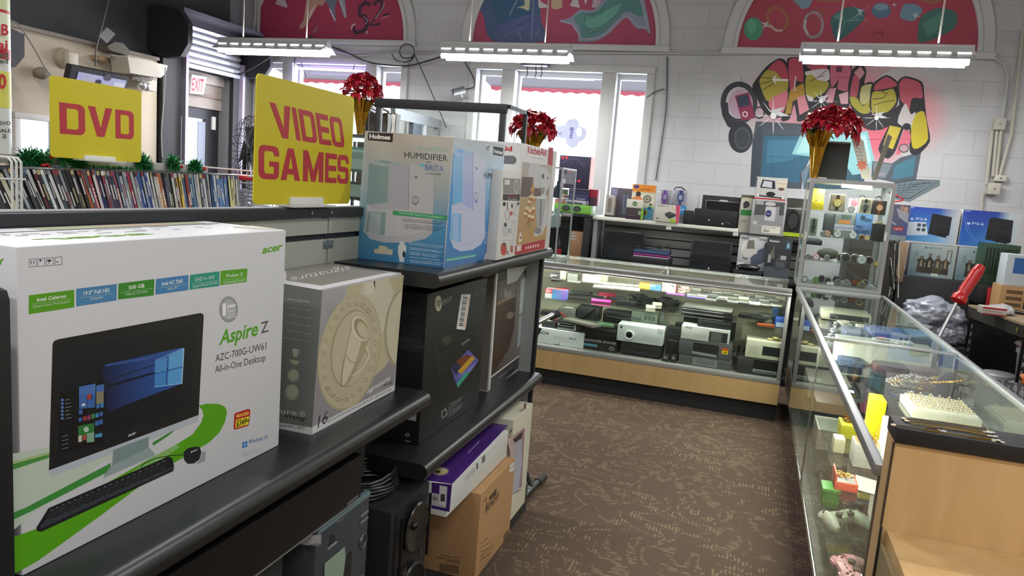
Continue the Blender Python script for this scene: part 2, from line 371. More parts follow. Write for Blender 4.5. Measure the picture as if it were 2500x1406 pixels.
# ================================================================ THE ROOM
XL, YB, CEIL = -5.67, 7.3, 4.4
def carpet():
    m = bpy.data.materials.new('carpet'); m.use_nodes = True; nt = m.node_tree; b = nt.nodes['Principled BSDF']; L = nt.links.new
    N = nt.nodes.new
    tc = N('ShaderNodeTexCoord')
    def mth(op, a=None, c=None, v=None):
        n = N('ShaderNodeMath'); n.operation = op
        if a is not None: L(a, n.inputs[0])
        if c is not None: L(c, n.inputs[1])
        if v is not None: n.inputs[1].default_value = v
        return n.outputs[0]
    sep = N('ShaderNodeSeparateXYZ'); L(tc.outputs['Object'], sep.inputs[0])
    ck = N('ShaderNodeTexChecker'); ck.inputs['Scale'].default_value = 1/.46; L(tc.outputs['Object'], ck.inputs[0])
    # swapped coordinates on alternate tiles
    cmb = N('ShaderNodeCombineXYZ'); L(sep.outputs[1], cmb.inputs[0]); L(sep.outputs[0], cmb.inputs[1])
    off = N('ShaderNodeVectorMath'); off.operation = 'ADD'; off.inputs[1].default_value = (13.3, 7.7, 0); L(cmb.outputs[0], off.inputs[0])
    mx = N('ShaderNodeMix'); mx.data_type = 'VECTOR'; L(ck.outputs['Fac'], mx.inputs[0]); L(tc.outputs['Object'], mx.inputs[4]); L(off.outputs[0], mx.inputs[5])
    P = mx.outputs[1]
    mp = N('ShaderNodeMapping'); mp.inputs['Scale'].default_value = (3.2, 6.0, 1); L(P, mp.inputs[0])
    ns = N('ShaderNodeTexNoise'); ns.inputs['Scale'].default_value = .8; ns.inputs['Detail'].default_value = 2.0; ns.inputs['Distortion'].default_value = 1.3; L(mp.outputs[0], ns.inputs[0])
    # contour bands of the noise = swirls
    q = mth('MULTIPLY', ns.outputs[0], v=5.5); q = mth('FRACT', q); q = mth('SUBTRACT', q, v=.5); q = mth('ABSOLUTE', q)
    sw = mth('LESS_THAN', q, v=.17)
    # dashes: short stitches running one way
    s2 = N('ShaderNodeSeparateXYZ'); L(P, s2.inputs[0])
    dx = mth('FRACT', mth('MULTIPLY', s2.outputs[0], v=60.0)); dx = mth('LESS_THAN', dx, v=.62)
    rnd = N('ShaderNodeTexNoise'); rnd.inputs['Scale'].default_value = 1; mp2 = N('ShaderNodeMapping'); mp2.inputs['Scale'].default_value = (60, 22, 1); L(P, mp2.inputs[0]); L(mp2.outputs[0], rnd.inputs[0])
    dr = mth('GREATER_THAN', rnd.outputs[0], v=.47)
    a = mth('MULTIPLY', mth('MULTIPLY', sw, dx), dr)
    fine = N('ShaderNodeTexNoise'); fine.inputs['Scale'].default_value = 260; L(tc.outputs['Object'], fine.inputs[0])
    r1 = N('ShaderNodeMix'); r1.data_type = 'RGBA'; r1.inputs[6].default_value = (*lin('40332b'), 1); r1.inputs[7].default_value = (*lin('6c5b50'), 1); L(fine.outputs[0], r1.inputs[0])
    r2 = N('ShaderNodeMix'); r2.data_type = 'RGBA'; L(mth('MULTIPLY', a, v=.33), r2.inputs[0]); L(r1.outputs[2], r2.inputs[6]); r2.inputs[7].default_value = (*lin('a09072'), 1)
    # seams
    L(r2.outputs[2], b.inputs['Base Color']); b.inputs['Roughness'].default_value = .95; b.inputs['Specular IOR Level'].default_value = .1
    bp = N('ShaderNodeBump'); bp.inputs['Strength'].default_value = .5; bp.inputs['Distance'].default_value = .004; L(fine.outputs[0], bp.inputs['Height']); L(bp.outputs[0], b.inputs['Normal'])
    return m
def block_wall():
    m = bpy.data.materials.new('painted_block'); m.use_nodes = True; nt = m.node_tree; b = nt.nodes['Principled BSDF']; L = nt.links.new
    tc = nt.nodes.new('ShaderNodeTexCoord'); mp = nt.nodes.new('ShaderNodeMapping'); mp.inputs['Rotation'].default_value = (PI/2, 0, 0); L(tc.outputs['Object'], mp.inputs[0])
    br = nt.nodes.new('ShaderNodeTexBrick'); br.inputs['Scale'].default_value = 1; br.inputs['Brick Width'].default_value = .42; br.inputs['Row Height'].default_value = .205
    br.inputs['Mortar Size'].default_value = .004; br.inputs['Color1'].default_value = (*lin('c5c6ca'), 1); br.inputs['Color2'].default_value = (*lin('c3c4c8'), 1); br.inputs['Mortar'].default_value = (*lin('b4b5b9'), 1)
    L(mp.outputs[0], br.inputs[0]); ns = nt.nodes.new('ShaderNodeTexNoise'); ns.inputs['Scale'].default_value = 1.6; ns.inputs['Detail'].default_value = 6; L(tc.outputs['Object'], ns.inputs[0])
    cr = nt.nodes.new('ShaderNodeValToRGB'); cr.color_ramp.elements[0].color = (.86, .86, .85, 1); cr.color_ramp.elements[1].color = (1, 1, 1, 1); cr.color_ramp.elements[0].position = .3; cr.color_ramp.elements[1].position = .6; L(ns.outputs[0], cr.inputs[0])
    mx = nt.nodes.new('ShaderNodeMix'); mx.data_type = 'RGBA'; mx.blend_type = 'MULTIPLY'; mx.inputs[0].default_value = 1; L(br.outputs[0], mx.inputs[6]); L(cr.outputs[0], mx.inputs[7]); L(mx.outputs[2], b.inputs['Base Color'])
    b.inputs['Roughness'].default_value = .6
    bp = nt.nodes.new('ShaderNodeBump'); bp.inputs['Strength'].default_value = .15; bp.inputs['Distance'].default_value = .006; bp.invert = True; L(br.outputs['Fac'], bp.inputs['Height']); L(bp.outputs[0], b.inputs['Normal'])
    return m
MW = block_wall(); MTRIM = M('c6c7c9', .45, noise=(3, .05)); MDARK = M('3f3f42', .8, noise=(2, .12)); MBEIGE = M('c2b6a4', .7, noise=(2, .06)); MWB = M('bebfc1', .55)
m = MB(); m.box(XL-1.6, -3.2, -.1, 5.4, YB+.3, 0, carpet()); struct(m, 'floor')
m = MB(); m.box(XL-1.6, -3.2, CEIL, 5.4, YB+.3, CEIL+.1, M('6f6f70', .9)); struct(m, 'ceiling')
# back wall with two triple windows
ZS, ZT = 1.0, 2.64
W1 = [(-5.51, -5.21), (-5.08, -4.165), (-4.03, -3.735)]; W2 = [(-2.88, -2.605), (-2.465, -1.575), (-1.435, -1.14)]
m = MB(); yb0, yb1 = YB, YB+.25
m.box(XL-.2, yb0, 0, 5.2, yb1, ZS, MW); m.box(XL-.2, yb0, ZT, 5.2, yb1, CEIL, MW)
xs = [XL-.2]
for a, b_ in (W1[0][0], W1[2][1]), (W2[0][0], W2[2][1]):
    m.box(xs[-1], yb0, ZS, a, yb1, ZT, MW); xs.append(b_)
m.box(xs[-1], yb0, ZS, 5.2, yb1, ZT, MW)
struct(m, 'wall_back')
def window(name, lights, x0, x1):
    r = T(name, None, None, ((x0+x1)/2, YB, ZS)); r['kind'] = 'structure'
    b = MB()
    # casing round the group and mullions between the lights
    b.box(x0-.075, YB-.03, ZT-.005, x1+.075, YB+.0, ZT+.065, MTRIM, .006); b.box(x0-.075, YB-.03, ZS-.06, x0, YB, ZT-.004, MTRIM, .006); b.box(x1, YB-.03, ZS-.06, x1+.075, YB, ZT-.004, MTRIM, .006)
    b.box(x0-.1, YB-.07, ZS-.09, x1+.1, YB, ZS-.061, MTRIM, .006)
    for i in range(len(lights)-1): b.box(lights[i][1], YB-.02, ZS+.001, lights[i+1][0], YB+.2, ZT-.006, MTRIM, .006)
    f = b.build('window_casing', r, True)
    for (a, c) in lights:
        s = MB(); t = .022
        s.box(a+.002, YB+.10, ZS+.002, a+t, YB+.15, ZT-.006, MTRIM); s.box(c-t, YB+.10, ZS+.002, c-.002, YB+.15, ZT-.006, MTRIM); s.box(a+t, YB+.10, ZS+.002, c-t, YB+.15, ZS+t, MTRIM); s.box(a+t, YB+.10, ZT-.05, c-t, YB+.15, ZT-.006, MTRIM)
        q = s.build('window_frame', r, True)
        g = MB(); g.box(a+t, YB+.122, ZS+t, c-t, YB+.128, ZT-.05, glass_mat((.98, .99, 1), 1.3)); g.build('pane', q, True)
window('window_1', W1, -5.51, -3.735); window('window_2', W2, -2.88, -1.14)
# awning, valance and security blind housing outside the windows
for nm, x0, x1 in (('left', -5.8, -3.5), ('right', -3.1, -.9)):
    r = T('shop_awning', 'grey awning with a red scalloped valance, outside the %s window' % ('left group' if nm == 'left' else 'middle'), 'awning', ((x0+x1)/2, YB+.3, 2.5), 0)
    b = MB(); b.slab([(x0, YB+.27, 2.72), (x1, YB+.27, 2.72), (x1, YB+1.0, 2.6), (x0, YB+1.0, 2.6)], (0, 0, .02), M('6c6a70', .8)); b.build('canopy', r, True)
    b = MB(); pts = [(x0, 2.60)]; n = 16
    for k in range(n): xa = x0+(x1-x0)*k/n; pts += [(xa+.01, 2.565), (xa+(x1-x0)/n*.5, 2.55), (xa+(x1-x0)/n-.01, 2.565)]
    pts.append((x1, 2.60)); b.prism(pts, 'y', YB+1.0, YB+1.015, M('c8606c', .8)); b.build('valance', r, True)
    a = Art((0, YB+.999, 2.5), (0, -1, 0))
    if nm == 'right': a.text('WWV', (1533, 211), (1578, 211), 18, 'f4f2f2', .03)
    else: a.rect(862, 190, 880, 196, 'f0d0d0')
    a.build('lettering', r)
# arches: moulding and painted panel
def arch(k, cx, r0, art):
    b = MB(); z0 = 2.90; n = 40
    for ra, rb, y in ((r0, r0+.035, .035), (r0+.035, r0+.125, .022)):
        for i in range(n):
            a0, a1 = PI*i/n, PI*(i+1)/n
            p = [(cx+ra*math.cos(a0), YB-y, z0+.0+ra*math.sin(a0)), (cx+rb*math.cos(a0), YB-y, z0+rb*math.sin(a0)), (cx+rb*math.cos(a1), YB-y, z0+rb*math.sin(a1)), (cx+ra*math.cos(a1), YB-y, z0+ra*math.sin(a1))]
            b.slab(p, (0, y, 0), MTRIM)
    b.box(cx-r0-.14, YB-.05, z0-.06, cx+r0+.14, YB, z0-.002, MTRIM, .008)
    o = struct(b, 'trim_%d' % k)
    p = MB(); pts = [(cx+r0*math.cos(PI*i/n), z0+r0*math.sin(PI*i/n)) for i in range(n+1)]; p.prism(pts, 'y', YB-.012, YB-.001, M(art[0], .65, noise=(3, .1)))
    r = T('arch_mural', art[1], 'mural', (cx, YB, z0), 0, 'painted panels in the arches'); p.build('painted_panel', r, True); return r
A1 = arch(1, -4.655, .93, ('9c3350', 'red arch painting with white hands and a dark dollar price, above the left window'))
A2 = arch(2, -2.02, .93, ('a84a66', 'red arch painting with blue denim and a waving green banknote, above the middle window'))
A3 = arch(3, .62, .965, ('a8465a', 'red arch painting of rings and green gemstones, above the wall graffiti'))
class ZArt(Art):
    def __init__(s, p, n, ox, oy, sc, smooth=0): Art.__init__(s, p, n); s.z = (ox, oy, sc); s.smooth = smooth
    def P(s, q): return onPl(s.z[0]+q[0]/s.z[2], s.z[1]+q[1]/s.z[2], s.p, s.n)
wp = (0, YB-.0122, 0); nY = (0, -1, 0)
a = ZArt(wp, nY, 560, 0, 5, 2)
a.poly([(560, 40), (640, -60), (680, 0), (710, 90), (650, 80), (600, 60)], 'b9a9b4')
a.poly([(850, 330), (910, 230), (960, -40), (1200, -40), (1130, 70), (1090, 60), (1040, 130), (960, 270), (900, 350)], 'b08a7c').poly([(940, 230), (1000, 120), (1060, 40), (1010, 170), (950, 270)], 'cbb4ae')
a.poly([(1160, -40), (1320, -40), (1290, 90), (1300, 250), (1285, 260), (1220, 100)], '6d7086').poly([(1330, -40), (1400, -40), (1425, 200), (1400, 210), (1350, 50)], '8d90a0')
a.line([(1290, 250), (1225, 110)], 16, 'c7c0cc').line([(1425, 205), (1390, 100), (1350, 10)], 14, 'b9b4c2')
a.line([(1030, 400), (1070, 330)], 30, '8f6672').line([(960, 470), (1010, 430)], 30, '3c4258')
a.line([(1510, 330), (1540, 400), (1640, 380), (1690, 290), (1660, 200), (1590, 190), (1590, 90), (1660, 30), (1720, 60)], 42, '40243c').line([(1490, 360), (1500, 310), (1540, 290)], 12, 'd8c8d4').line([(1640, 200), (1690, 250), (1660, 300)], 8, 'c7a9b9')
a.line([(1760, 60), (1820, 0), (1870, 30), (1860, 110), (1720, 310), (1840, 290)], 40, '48283f').line([(1890, 20), (1880, 90), (1780, 230)], 8, 'c9b3c4').line([(1560, 40), (1700, 400)], 10, '57304a')
a.line([(1870, 190), (1950, 170)], 26, '3f2439').line([(1860, 225), (1940, 190)], 8, 'c9a9b9').ell(1680, 395, 16, 20, 'c08a98')
a.build('painting', A1, .65)
a = ZArt(wp, nY, 1130, 0, 4.902, 2)
a.poly([(190, -60), (870, -60), (930, 240), (985, 490), (350, 490), (250, 200), (190, 80)], '4d5f84').poly([(330, -20), (640, -40), (840, 160), (420, 310)], '3b5c7e').poly([(420, 310), (840, 160), (900, 240), (960, 490), (430, 490)], '54618a')
a.line([(560, 180), (660, -20)], 14, '7f93a8').line([(640, 320), (780, 250), (840, 190)], 10, '3c4773').line([(820, 480), (850, -40)], 16, '7a80a0').line([(870, 430), (915, 360)], 8, '8f95b4').line([(670, 380), (700, 470)], 8, '8f95b4').line([(420, 470), (700, 330)], 7, '7480a4').line([(560, 480), (780, 290)], 6, '7480a4')
a.poly([(650, 90), (740, 60), (730, -40), (800, -40), (790, 125), (720, 100)], 'b9bfa0').poly([(905, -20), (950, 30), (1040, 80), (960, 95), (910, 90)], 'c3bcc0').poly([(1070, -30), (1180, -30), (1185, 90), (1110, 110), (1060, 90)], 'bfa68e').poly([(1280, 70), (1320, -20), (1370, -20), (1400, 95)], 'c3bcc4').poly([(1440, -30), (1500, -30), (1470, 60)], 'c3bcc4').poly([(1540, 90), (1560, -10), (1660, 10), (1620, 90)], 'b9a5b2')
a.poly([(1150, 250), (1290, 210), (1400, 115), (1560, 120), (1740, -40), (2130, -40), (2200, 120), (2240, 400), (2180, 350), (2080, 340), (1970, 215), (1900, 240), (1750, 400), (1600, 490), (1390, 500), (1385, 420), (1300, 290)], '8a93a6')
a.poly([(1330, 220), (1420, 150), (1600, 150), (1760, -20), (2090, -20), (2150, 200), (1980, 140), (1880, 180), (1700, 380), (1560, 440), (1430, 450), (1400, 340)], '5a8a88').poly([(1440, 210), (1600, 180), (1900, 40), (1800, 200), (1600, 350), (1500, 330)], '6aa597')
a.text('$100.00', (1440, 270), (1690, 160), (10, -80), '3c6a64', .0).line([(1480, 350), (1640, 330), (1860, 170)], 8, '48736f').line([(1500, 400), (1700, 350), (1900, 180)], 7, '48736f').line([(1880, 130), (2100, 100)], 7, '48736f').line([(1860, 90), (2060, 40)], 6, '48736f')
a.line([(1390, 495), (1400, 430), (1310, 290), (1160, 250)], 14, 'aab0c0').line([(2240, 395), (2210, 300), (2130, -20)], 12, 'aab0c0').line([(1395, 470), (1600, 460), (1760, 370), (1930, 205), (2000, 210), (2090, 320), (2200, 330)], 16, '9fa4b8')
a.build('painting', A2, .65)
a = ZArt(wp, nY, 1780, 0, 3.472, 2)
a.ell(205, 245, 80, 98, '4f9a7a').ell(190, 220, 40, 60, '69ae8c').ring(410, 160, 80, 100, 24, 'a0694e', rot=-.5).line([(340, 210), (400, 260), (450, 260)], 16, 'c8b4b8')
a.star(310, 210, 130, 'c3c8cc', 4, .1, .6).ring(715, 210, 78, 105, 24, '9a8f98').line([(650, 170), (640, 230), (670, 290)], 16, 'c4bcc4').ring(740, 120, 60, 40, 10, '8a5b4c')
a.poly([(510, -30), (720, -30), (680, 60), (620, 80)], '7a97a8').poly([(880, 130), (1000, 60), (1130, 80), (1140, 170), (960, 330), (900, 330), (860, 200)], '3f6b6c').poly([(980, 180), (880, 150), (960, 80)], '5a8a86').poly([(980, 180), (1120, 100), (1100, 180)], '4d7c7a').line([(930, 330), (980, 180), (1130, 170)], 6, '6a9892')
a.star(1110, 110, 120, 'a9bcc2', 4, .08, .9).ell(1290, 90, 82, 66, '55728a').ell(1290, 60, 60, 30, '7f98aa').star(1400, 40, 60, 'c8d0d8', 4, .1)
a.poly([(1470, 60), (1500, 30), (1590, 40), (1640, 90), (1560, 180), (1450, 150)], '6d8ea2').poly([(1620, 150), (1760, 70), (1900, 90), (1940, 160), (1900, 250), (1700, 345), (1600, 345)], '44706c').poly([(1640, 200), (1780, 110), (1830, 200), (1690, 320)], '55897c').star(1580, 130, 110, 'b8c8cc', 4, .1, .3)
a.line([(1300, 250), (1300, 300)], 8, '5c2030').line([(1230, 300), (1240, 270), (1300, 290)], 6, '5c2030').line([(740, 0), (900, 10), (1000, -20)], 14, '9a6b50').line([(1560, -20), (1700, 20), (1800, 0)], 20, '9a6b50')
a.build('painting', A3, .65)
# graffiti straight on the block wall
g = ZArt((0, YB-.0008, 0), nY, 1740, 120, 3.515, 2); WC = 'bdbec2'
root = T('wall_graffiti', 'pink and yellow bubble-letter graffiti with headphones and screens on the white wall', 'graffiti', (.6, YB, 1.4))
def haze(cx, cy, rx, ry, c0):
    n = 40; prev = None; VP = []; FP = []; CP = []
    for rr, t in [(1-.075*q, (3*(q/9)**2-2*(q/9)**3)) for q in range(10)]:
        ring = [(cx+rx*rr*math.cos(2*PI*k/n), cy+ry*rr*math.sin(2*PI*k/n)) for k in range(n)]
        w0 = lin(WC); c1 = lin(c0); col = tuple(w0[i]+(c1[i]-w0[i])*t for i in range(3))
        if prev:
            for k in range(n): FP.append(tuple(range(len(VP), len(VP)+4))); VP += [g.P(prev[0][k]), g.P(prev[0][(k+1) % n]), g.P(ring[(k+1) % n]), g.P(ring[k])]; CP += [prev[1], prev[1], col, col]
        prev = (ring, col)
    FP.append(tuple(range(len(VP), len(VP)+n))); VP += [g.P(q) for q in prev[0]]; CP += [prev[1]]*n; g.raw(VP, FP, CP)
haze(1080, 470, 1020, 560, 'c98a98'); haze(1700, 560, 420, 420, 'd49aa2'); haze(1430, 720, 300, 360, 'd4687c')
g.smooth = 0; g.poly([(370, 620), (780, 640), (850, 900), (780, 1060), (760, 1200), (320, 1180), (340, 800)], '47505c').poly([(440, 740), (820, 740), (830, 950), (750, 1060), (740, 1150), (410, 1110)], '2f6079').poly([(470, 780), (800, 780), (800, 900), (640, 960), (460, 980)], '3c7590')
g.poly([(320, 1180), (345, 800), (410, 640), (430, 740), (405, 1110), (400, 1185)], '39424e').poly([(760, 1060), (850, 960), (900, 1000), (780, 1200)], '6c8090').poly([(850, 940), (1300, 1010), (1300, 1200), (780, 1200)], '3a5a6c')
g.poly([(680, 900), (750, 740), (900, 700), (1160, 720), (1330, 700), (1390, 960), (1330, 1060), (1200, 1080), (1000, 800), (830, 920)], '8cc4cc').poly([(720, 890), (780, 760), (860, 760), (850, 890)], 'a9dadd').poly([(1230, 760), (1310, 730), (1360, 960), (1290, 1010)], 'b2dfe0')
g.poly([(1370, 960), (1540, 980), (1610, 930), (1790, 880), (1745, 1120), (1570, 1145), (1360, 1100)], '505c68').poly([(1560, 1000), (1740, 920), (1720, 1090), (1540, 1120)], '44788c').poly([(1380, 970), (1540, 990), (1480, 1110), (1380, 1090)], '77828c')
g.poly([(1560, 1150), (1740, 1120), (1950, 1125), (1950, 1170), (1690, 1310), (1570, 1290)], '6f7f86').line([(1560, 1150), (1740, 1120), (1950, 1125), (1690, 1280), (1570, 1270), (1560, 1150)], 7, '30383e')
for k in range(6): g.line([(1600+k*55, 1145-k*1), (1590+k*30, 1270-k*22)], 4, '3c464c')
for k in range(5): g.line([(1570+k*6, 1170+k*22), (1880-k*50, 1150+k*26)], 4, '3c464c')
g.text('on', (1425, 1085), (1475, 1085), 34, 'b9a9bc')
K = '23242c'; g.smooth = 2
g.ring(225, 460, 135, 160, 46, '343842').ell(240, 470, 105, 125, 'b89cb0').poly([(190, 400), (310, 370), (365, 590), (250, 615)], '8e2f52').poly([(205, 408), (300, 385), (322, 480), (225, 502)], '353a55').ring(278, 558, 20, 20, 9, 'e6d8e2').line([(100, 460), (110, 560), (150, 640), (200, 660)], 60, '2e323c').ell(240, 755, 105, 135, '2c3038').ell(255, 765, 72, 98, '474d57').ell(255, 765, 55, 78, '363b44').ring(400, 545, 42, 48, 14, '3b3d4c').line([(245, 240), (245, 340)], 4, K)
g.poly([(340, 310), (460, 150), (570, 78), (640, 120), (660, 300), (650, 470), (620, 570), (520, 590), (440, 540), (370, 400)], K).poly([(800, 400), (960, 440), (1170, 480), (1060, 530), (900, 560), (760, 620), (720, 600)], K)
g.poly([(400, 270), (470, 175), (560, 170), (640, 250), (640, 350), (480, 445), (440, 400)], 'a99b3c').poly([(470, 175), (560, 92), (625, 140), (650, 245), (600, 265), (540, 190)], 'b04256').poly([(480, 445), (640, 355), (645, 480), (600, 540), (520, 550)], 'd07486')
for q in ((400, 240, 530, 255), (400, 300, 520, 270), (430, 350, 530, 290)): g.line([q[:2], q[2:]], 5, K)
g.poly([(510, 260), (550, 215), (540, 250), (655, 258), (655, 275), (540, 275), (550, 310)], 'dfd8dc')
g.poly([(640, 80), (775, 85), (800, 300), (840, 530), (735, 610), (700, 470), (660, 600), (585, 610), (640, 440), (650, 200)], K).poly([(655, 92), (765, 95), (775, 280), (720, 270), (700, 360), (665, 350)], 'b4485a').poly([(665, 350), (780, 290), (792, 395), (640, 470)], 'b0882f').poly([(722, 415), (790, 395), (828, 520), (745, 565)], 'd58896').poly([(640, 445), (690, 425), (672, 550), (620, 565)], 'a98734').line([(712, 230), (700, 350), (715, 350)], 10, 'cfc6cc')
g.poly([(785, 130), (1000, 105), (1012, 300), (960, 400), (860, 480), (800, 420), (785, 250)], K).poly([(797, 140), (985, 118), (980, 168), (860, 188)], 'b9505f').poly([(800, 192), (985, 170), (1000, 262), (920, 282), (810, 232)], 'cfc9cc').poly([(800, 240), (850, 218), (900, 262), (1000, 288), (960, 370), (870, 415), (800, 385)], 'a9a03c').poly([(800, 390), (870, 420), (850, 450), (820, 440)], 'd6ced2').line([(830, 280), (900, 240), (980, 180)], 5, K).line([(905, 245), (960, 225)], 5, K)
g.poly([(1005, 108), (1192, 122), (1175, 460), (1160, 500), (1090, 520), (1060, 440), (1040, 500), (960, 470), (1010, 330)], K).poly([(1015, 120), (1180, 132), (1165, 350), (1070, 340), (1080, 260), (1020, 330)], 'c0647a').poly([(1080, 390), (1165, 360), (1160, 470), (1100, 470)], 'd8aab6').poly([(1010, 340), (1060, 330), (1030, 460), (975, 462)], 'ce8fa0').poly([(1060, 150), (1110, 150), (1108, 200), (1062, 198)], '5d2b46').line([(1030, 240), (1170, 240)], 5, '8c3850')
g.poly([(1195, 180), (1272, 125), (1320, 200), (1262, 400), (1300, 300), (1385, 295), (1365, 560), (1280, 575), (1185, 490), (1160, 330)], K).poly([(1212, 200), (1270, 148), (1305, 205), (1262, 262)], 'd0909f').poly([(1185, 330), (1215, 215), (1258, 270), (1235, 410), (1180, 400)], 'b65366').poly([(1175, 410), (1240, 420), (1290, 490), (1355, 430), (1352, 540), (1280, 552), (1200, 490)], 'a9a23c').poly([(1280, 320), (1372, 305), (1350, 430), (1290, 480), (1262, 430)], 'bcb87e')
g.poly([(1190, 480), (1280, 560), (1490, 560), (1600, 480), (1605, 600), (1450, 690), (1330, 690), (1230, 620)], K).poly([(1370, 300), (1490, 222), (1600, 300), (1582, 480), (1490, 560), (1355, 550), (1350, 400)], K).poly([(1395, 305), (1490, 237), (1588, 308), (1480, 342), (1388, 352)], 'ba5264').poly([(1370, 372), (1460, 362), (1550, 342), (1575, 450), (1500, 540), (1370, 540)], 'aea53d').line([(1370, 430), (1460, 420), (1500, 380), (1450, 370)], 6, K).line([(1380, 480), (1480, 450), (1560, 440)], 5, K)
g.poly([(1580, 295), (1650, 232), (1795, 280), (1815, 400), (1835, 600), (1865, 790), (1760, 905), (1690, 880), (1690, 690), (1640, 680), (1570, 870), (1500, 940), (1420, 860), (1495, 690), (1600, 480)], K).poly([(1600, 300), (1650, 248), (1780, 292), (1800, 420), (1710, 420), (1680, 560), (1640, 470), (1610, 430)], 'b95465').poly([(1650, 465), (1700, 560), (1740, 540), (1725, 680), (1585, 632)], 'c9c3c4').poly([(1740, 560), (1815, 540), (1848, 770), (1765, 850), (1712, 840), (1702, 690)], 'c0b02e').poly([(1520, 655), (1618, 675), (1545, 860), (1462, 825)], 'c2b23a').poly([(1642, 700), (1688, 705), (1695, 800), (1600, 900), (1575, 890)], 'd36c80').ell(1665, 665, 36, 30, K).poly([(1420, 860), (1460, 830), (1520, 880), (1500, 935)], K).ell(1640, 850, 40, 34, 'b0939c').ring(1640, 850, 40, 34, 8, '3c3238')
for k in range(4): g.line([(1715, 460+k*26), (1770, 430+k*26)], 5, K)
for c in ((520, 572, 170), (930, 445, 120), (1405, 590, 120)): g.star(*c, 'd8dde2', 4, .05, .0); g.star(c[0], c[1], c[2]*.95, 'd0d6dc', 4, .05, PI/4+.15); g.ell(c[0], c[1], c[2]*.16, c[2]*.16, 'f2f4f6')
g.line([(330, 735), (960, 745)], 4, '30343c').line([(400, 915), (830, 935)], 4, '26506a').line([(510, 915), (505, 1090)], 4, '26506a').line([(1330, 775), (1700, 770)], 3, '8a4a5c')
g.build('spray_paint', root, .6)
# left wall: dark above, beige lining below, doorway with a roll shutter
YD0, YD1 = 6.15, 6.96
m = MB(); m.box(XL-.25, -3.2, 0, XL, YD0, CEIL, MDARK); m.box(XL-.25, YD1, 0, XL, YB+.25, CEIL, M('77777a', .7, noise=(2, .1))); m.box(XL-.25, YD0, 2.42, XL, YD1, CEIL, MDARK)
struct(m, 'wall_left')
m = MB(); m.box(XL+.001, -3.2, .001, XL+.07, 5.86, 2.40, MBEIGE); m.box(XL+.001, -3.2, 2.40, XL+.10, 5.86, 2.43, M('8d867c', .7)); struct(m, 'trim_4')
m = MB(); m.box(XL+.001, 5.88, .001, XL+.12, 6.13, 2.70, M('232327', .6)); m.box(XL+.001, YD1+.02, .001, XL+.05, 7.12, 2.45, M('26262a', .6)); struct(m, 'trim_5')
m = MB(); m.box(5.2, -3.2, 0, 5.4, YB+.3, CEIL, M('b9b3a2', .7)); struct(m, 'wall_right')
m = MB(); m.box(XL-1.6, -3.3, 0, 5.4, -3.2, CEIL, M('a8a59c', .7)); struct(m, 'wall_front')
# street doorway
r = T('door_1', None, None, (XL-.3, 6.55, 0)); r['kind'] = 'structure'
XD = XL-.12
b = MB(); b.box(XD-.05, YD0, .001, XD, YD0+.03, 2.18, M('2e3036', .5)); b.box(XD-.05, YD1-.20, .001, XD, YD1-.001, 2.04, M('25262b', .5)); b.box(XD-.05, YD0+.03, 1.93, XD, YD1-.2, 2.04, M('32343a', .5)); b.box(XD-.05, YD0+.03, .001, XD, YD1-.2, .25, M('32343a', .5))
b.build('door_frame', r, True)
b = MB(); b.box(XD-.03, YD0+.03, .25, XD-.024, YD1-.2, 1.93, glass_mat((.97, .99, 1), 1.3)); b.build('pane', r, True)
b = MB(); b.box(XD-.02, YD1-.31, .25, XD-.005, YD1-.2, 1.9, M('9aa4b4', .6)); b.box(XD-.001, YD1-.12, 1.83, XD+.02, YD1-.07, 1.97, WHT); b.build('door_closer', r, True)
m = MB(); m.box(XD-.05, YD0, 2.042, XD+.03, YD1, 2.40, M('a59c94', .6, noise=(6, .15))); m.box(XD+.03, YD0, 2.16, XD+.05, YD1, 2.19, M('8d7d70', .6)); m.box(XD+.03, YD0, 2.30, XD+.06, YD1, 2.40, M('b5aea6', .6)); struct(m, 'trim_6')
# roll shutter box and curtain
r = T('roll_shutter', 'dark roll shutter box with bright ribbed slats above the street door', 'shutter', (XL+.15, 6.5, 2.4))
b = MB(); pts = [(XL+.005, 2.50), (XL+.20, 2.42), (XL+.40, 2.44), (XL+.48, 2.55), (XL+.48, 2.74), (XL+.38, 2.86), (XL+.15, 2.90), (XL+.005, 2.90)]
b.prism(pts, 'y', 5.80, 5.86, M('26272d', .45)); b.prism(pts, 'y', 7.03, 7.08, M('26272d', .45)); b.box(XL+.005, 5.86, 2.80, XL+.16, 7.03, 2.90, M('33343b', .5)); b.box(XL+.005, 5.86, 2.862, XL+.38, 7.03, 2.895, M('4a4a54', .5)); b.build('housing', r, True)
b = MB(); z = 2.44
while z < 2.80:
    b.prism([(XL+.10, z), (XL+.135, z+.012), (XL+.145, z+.04), (XL+.12, z+.062)], 'y', 6.16, 6.98, M('c9ccd6', .3, .4)); z += .064
b.box(XL+.09, 6.16, 2.40, XL+.14, 6.98, 2.437, M('d0d2da', .35, .3)); b.build('curtain', r, True)
b = MB()
for y in (6.13, 6.985): b.box(XL+.121, y, .002, XL+.17, y+.035, 2.55, M('a9a0b8', .4, .3))
b.build('guide_rail', r, True)
# exit sign
r = T('exit_sign', 'white exit sign with red letters hanging in the doorway', 'sign', (XD+.08, 6.42, 2.20), 0)
b = MB(); P = [onPl(x, y, (XD+.10, 0, 0), (1, 0, 0)) for x, y in ((464, 228), (469, 182), (505, 188), (497, 231))]; b.slab(P, (-.03, 0, 0), M('efe6ea', .5)); b.build('sign_panel', r, True)
a = Art((XD+.10, 0, 0), (1, 0, 0)); a.text('EXIT', (467, 220), (495, 224), (3, -30), 'a8323e', .02); a.build('lettering', r)
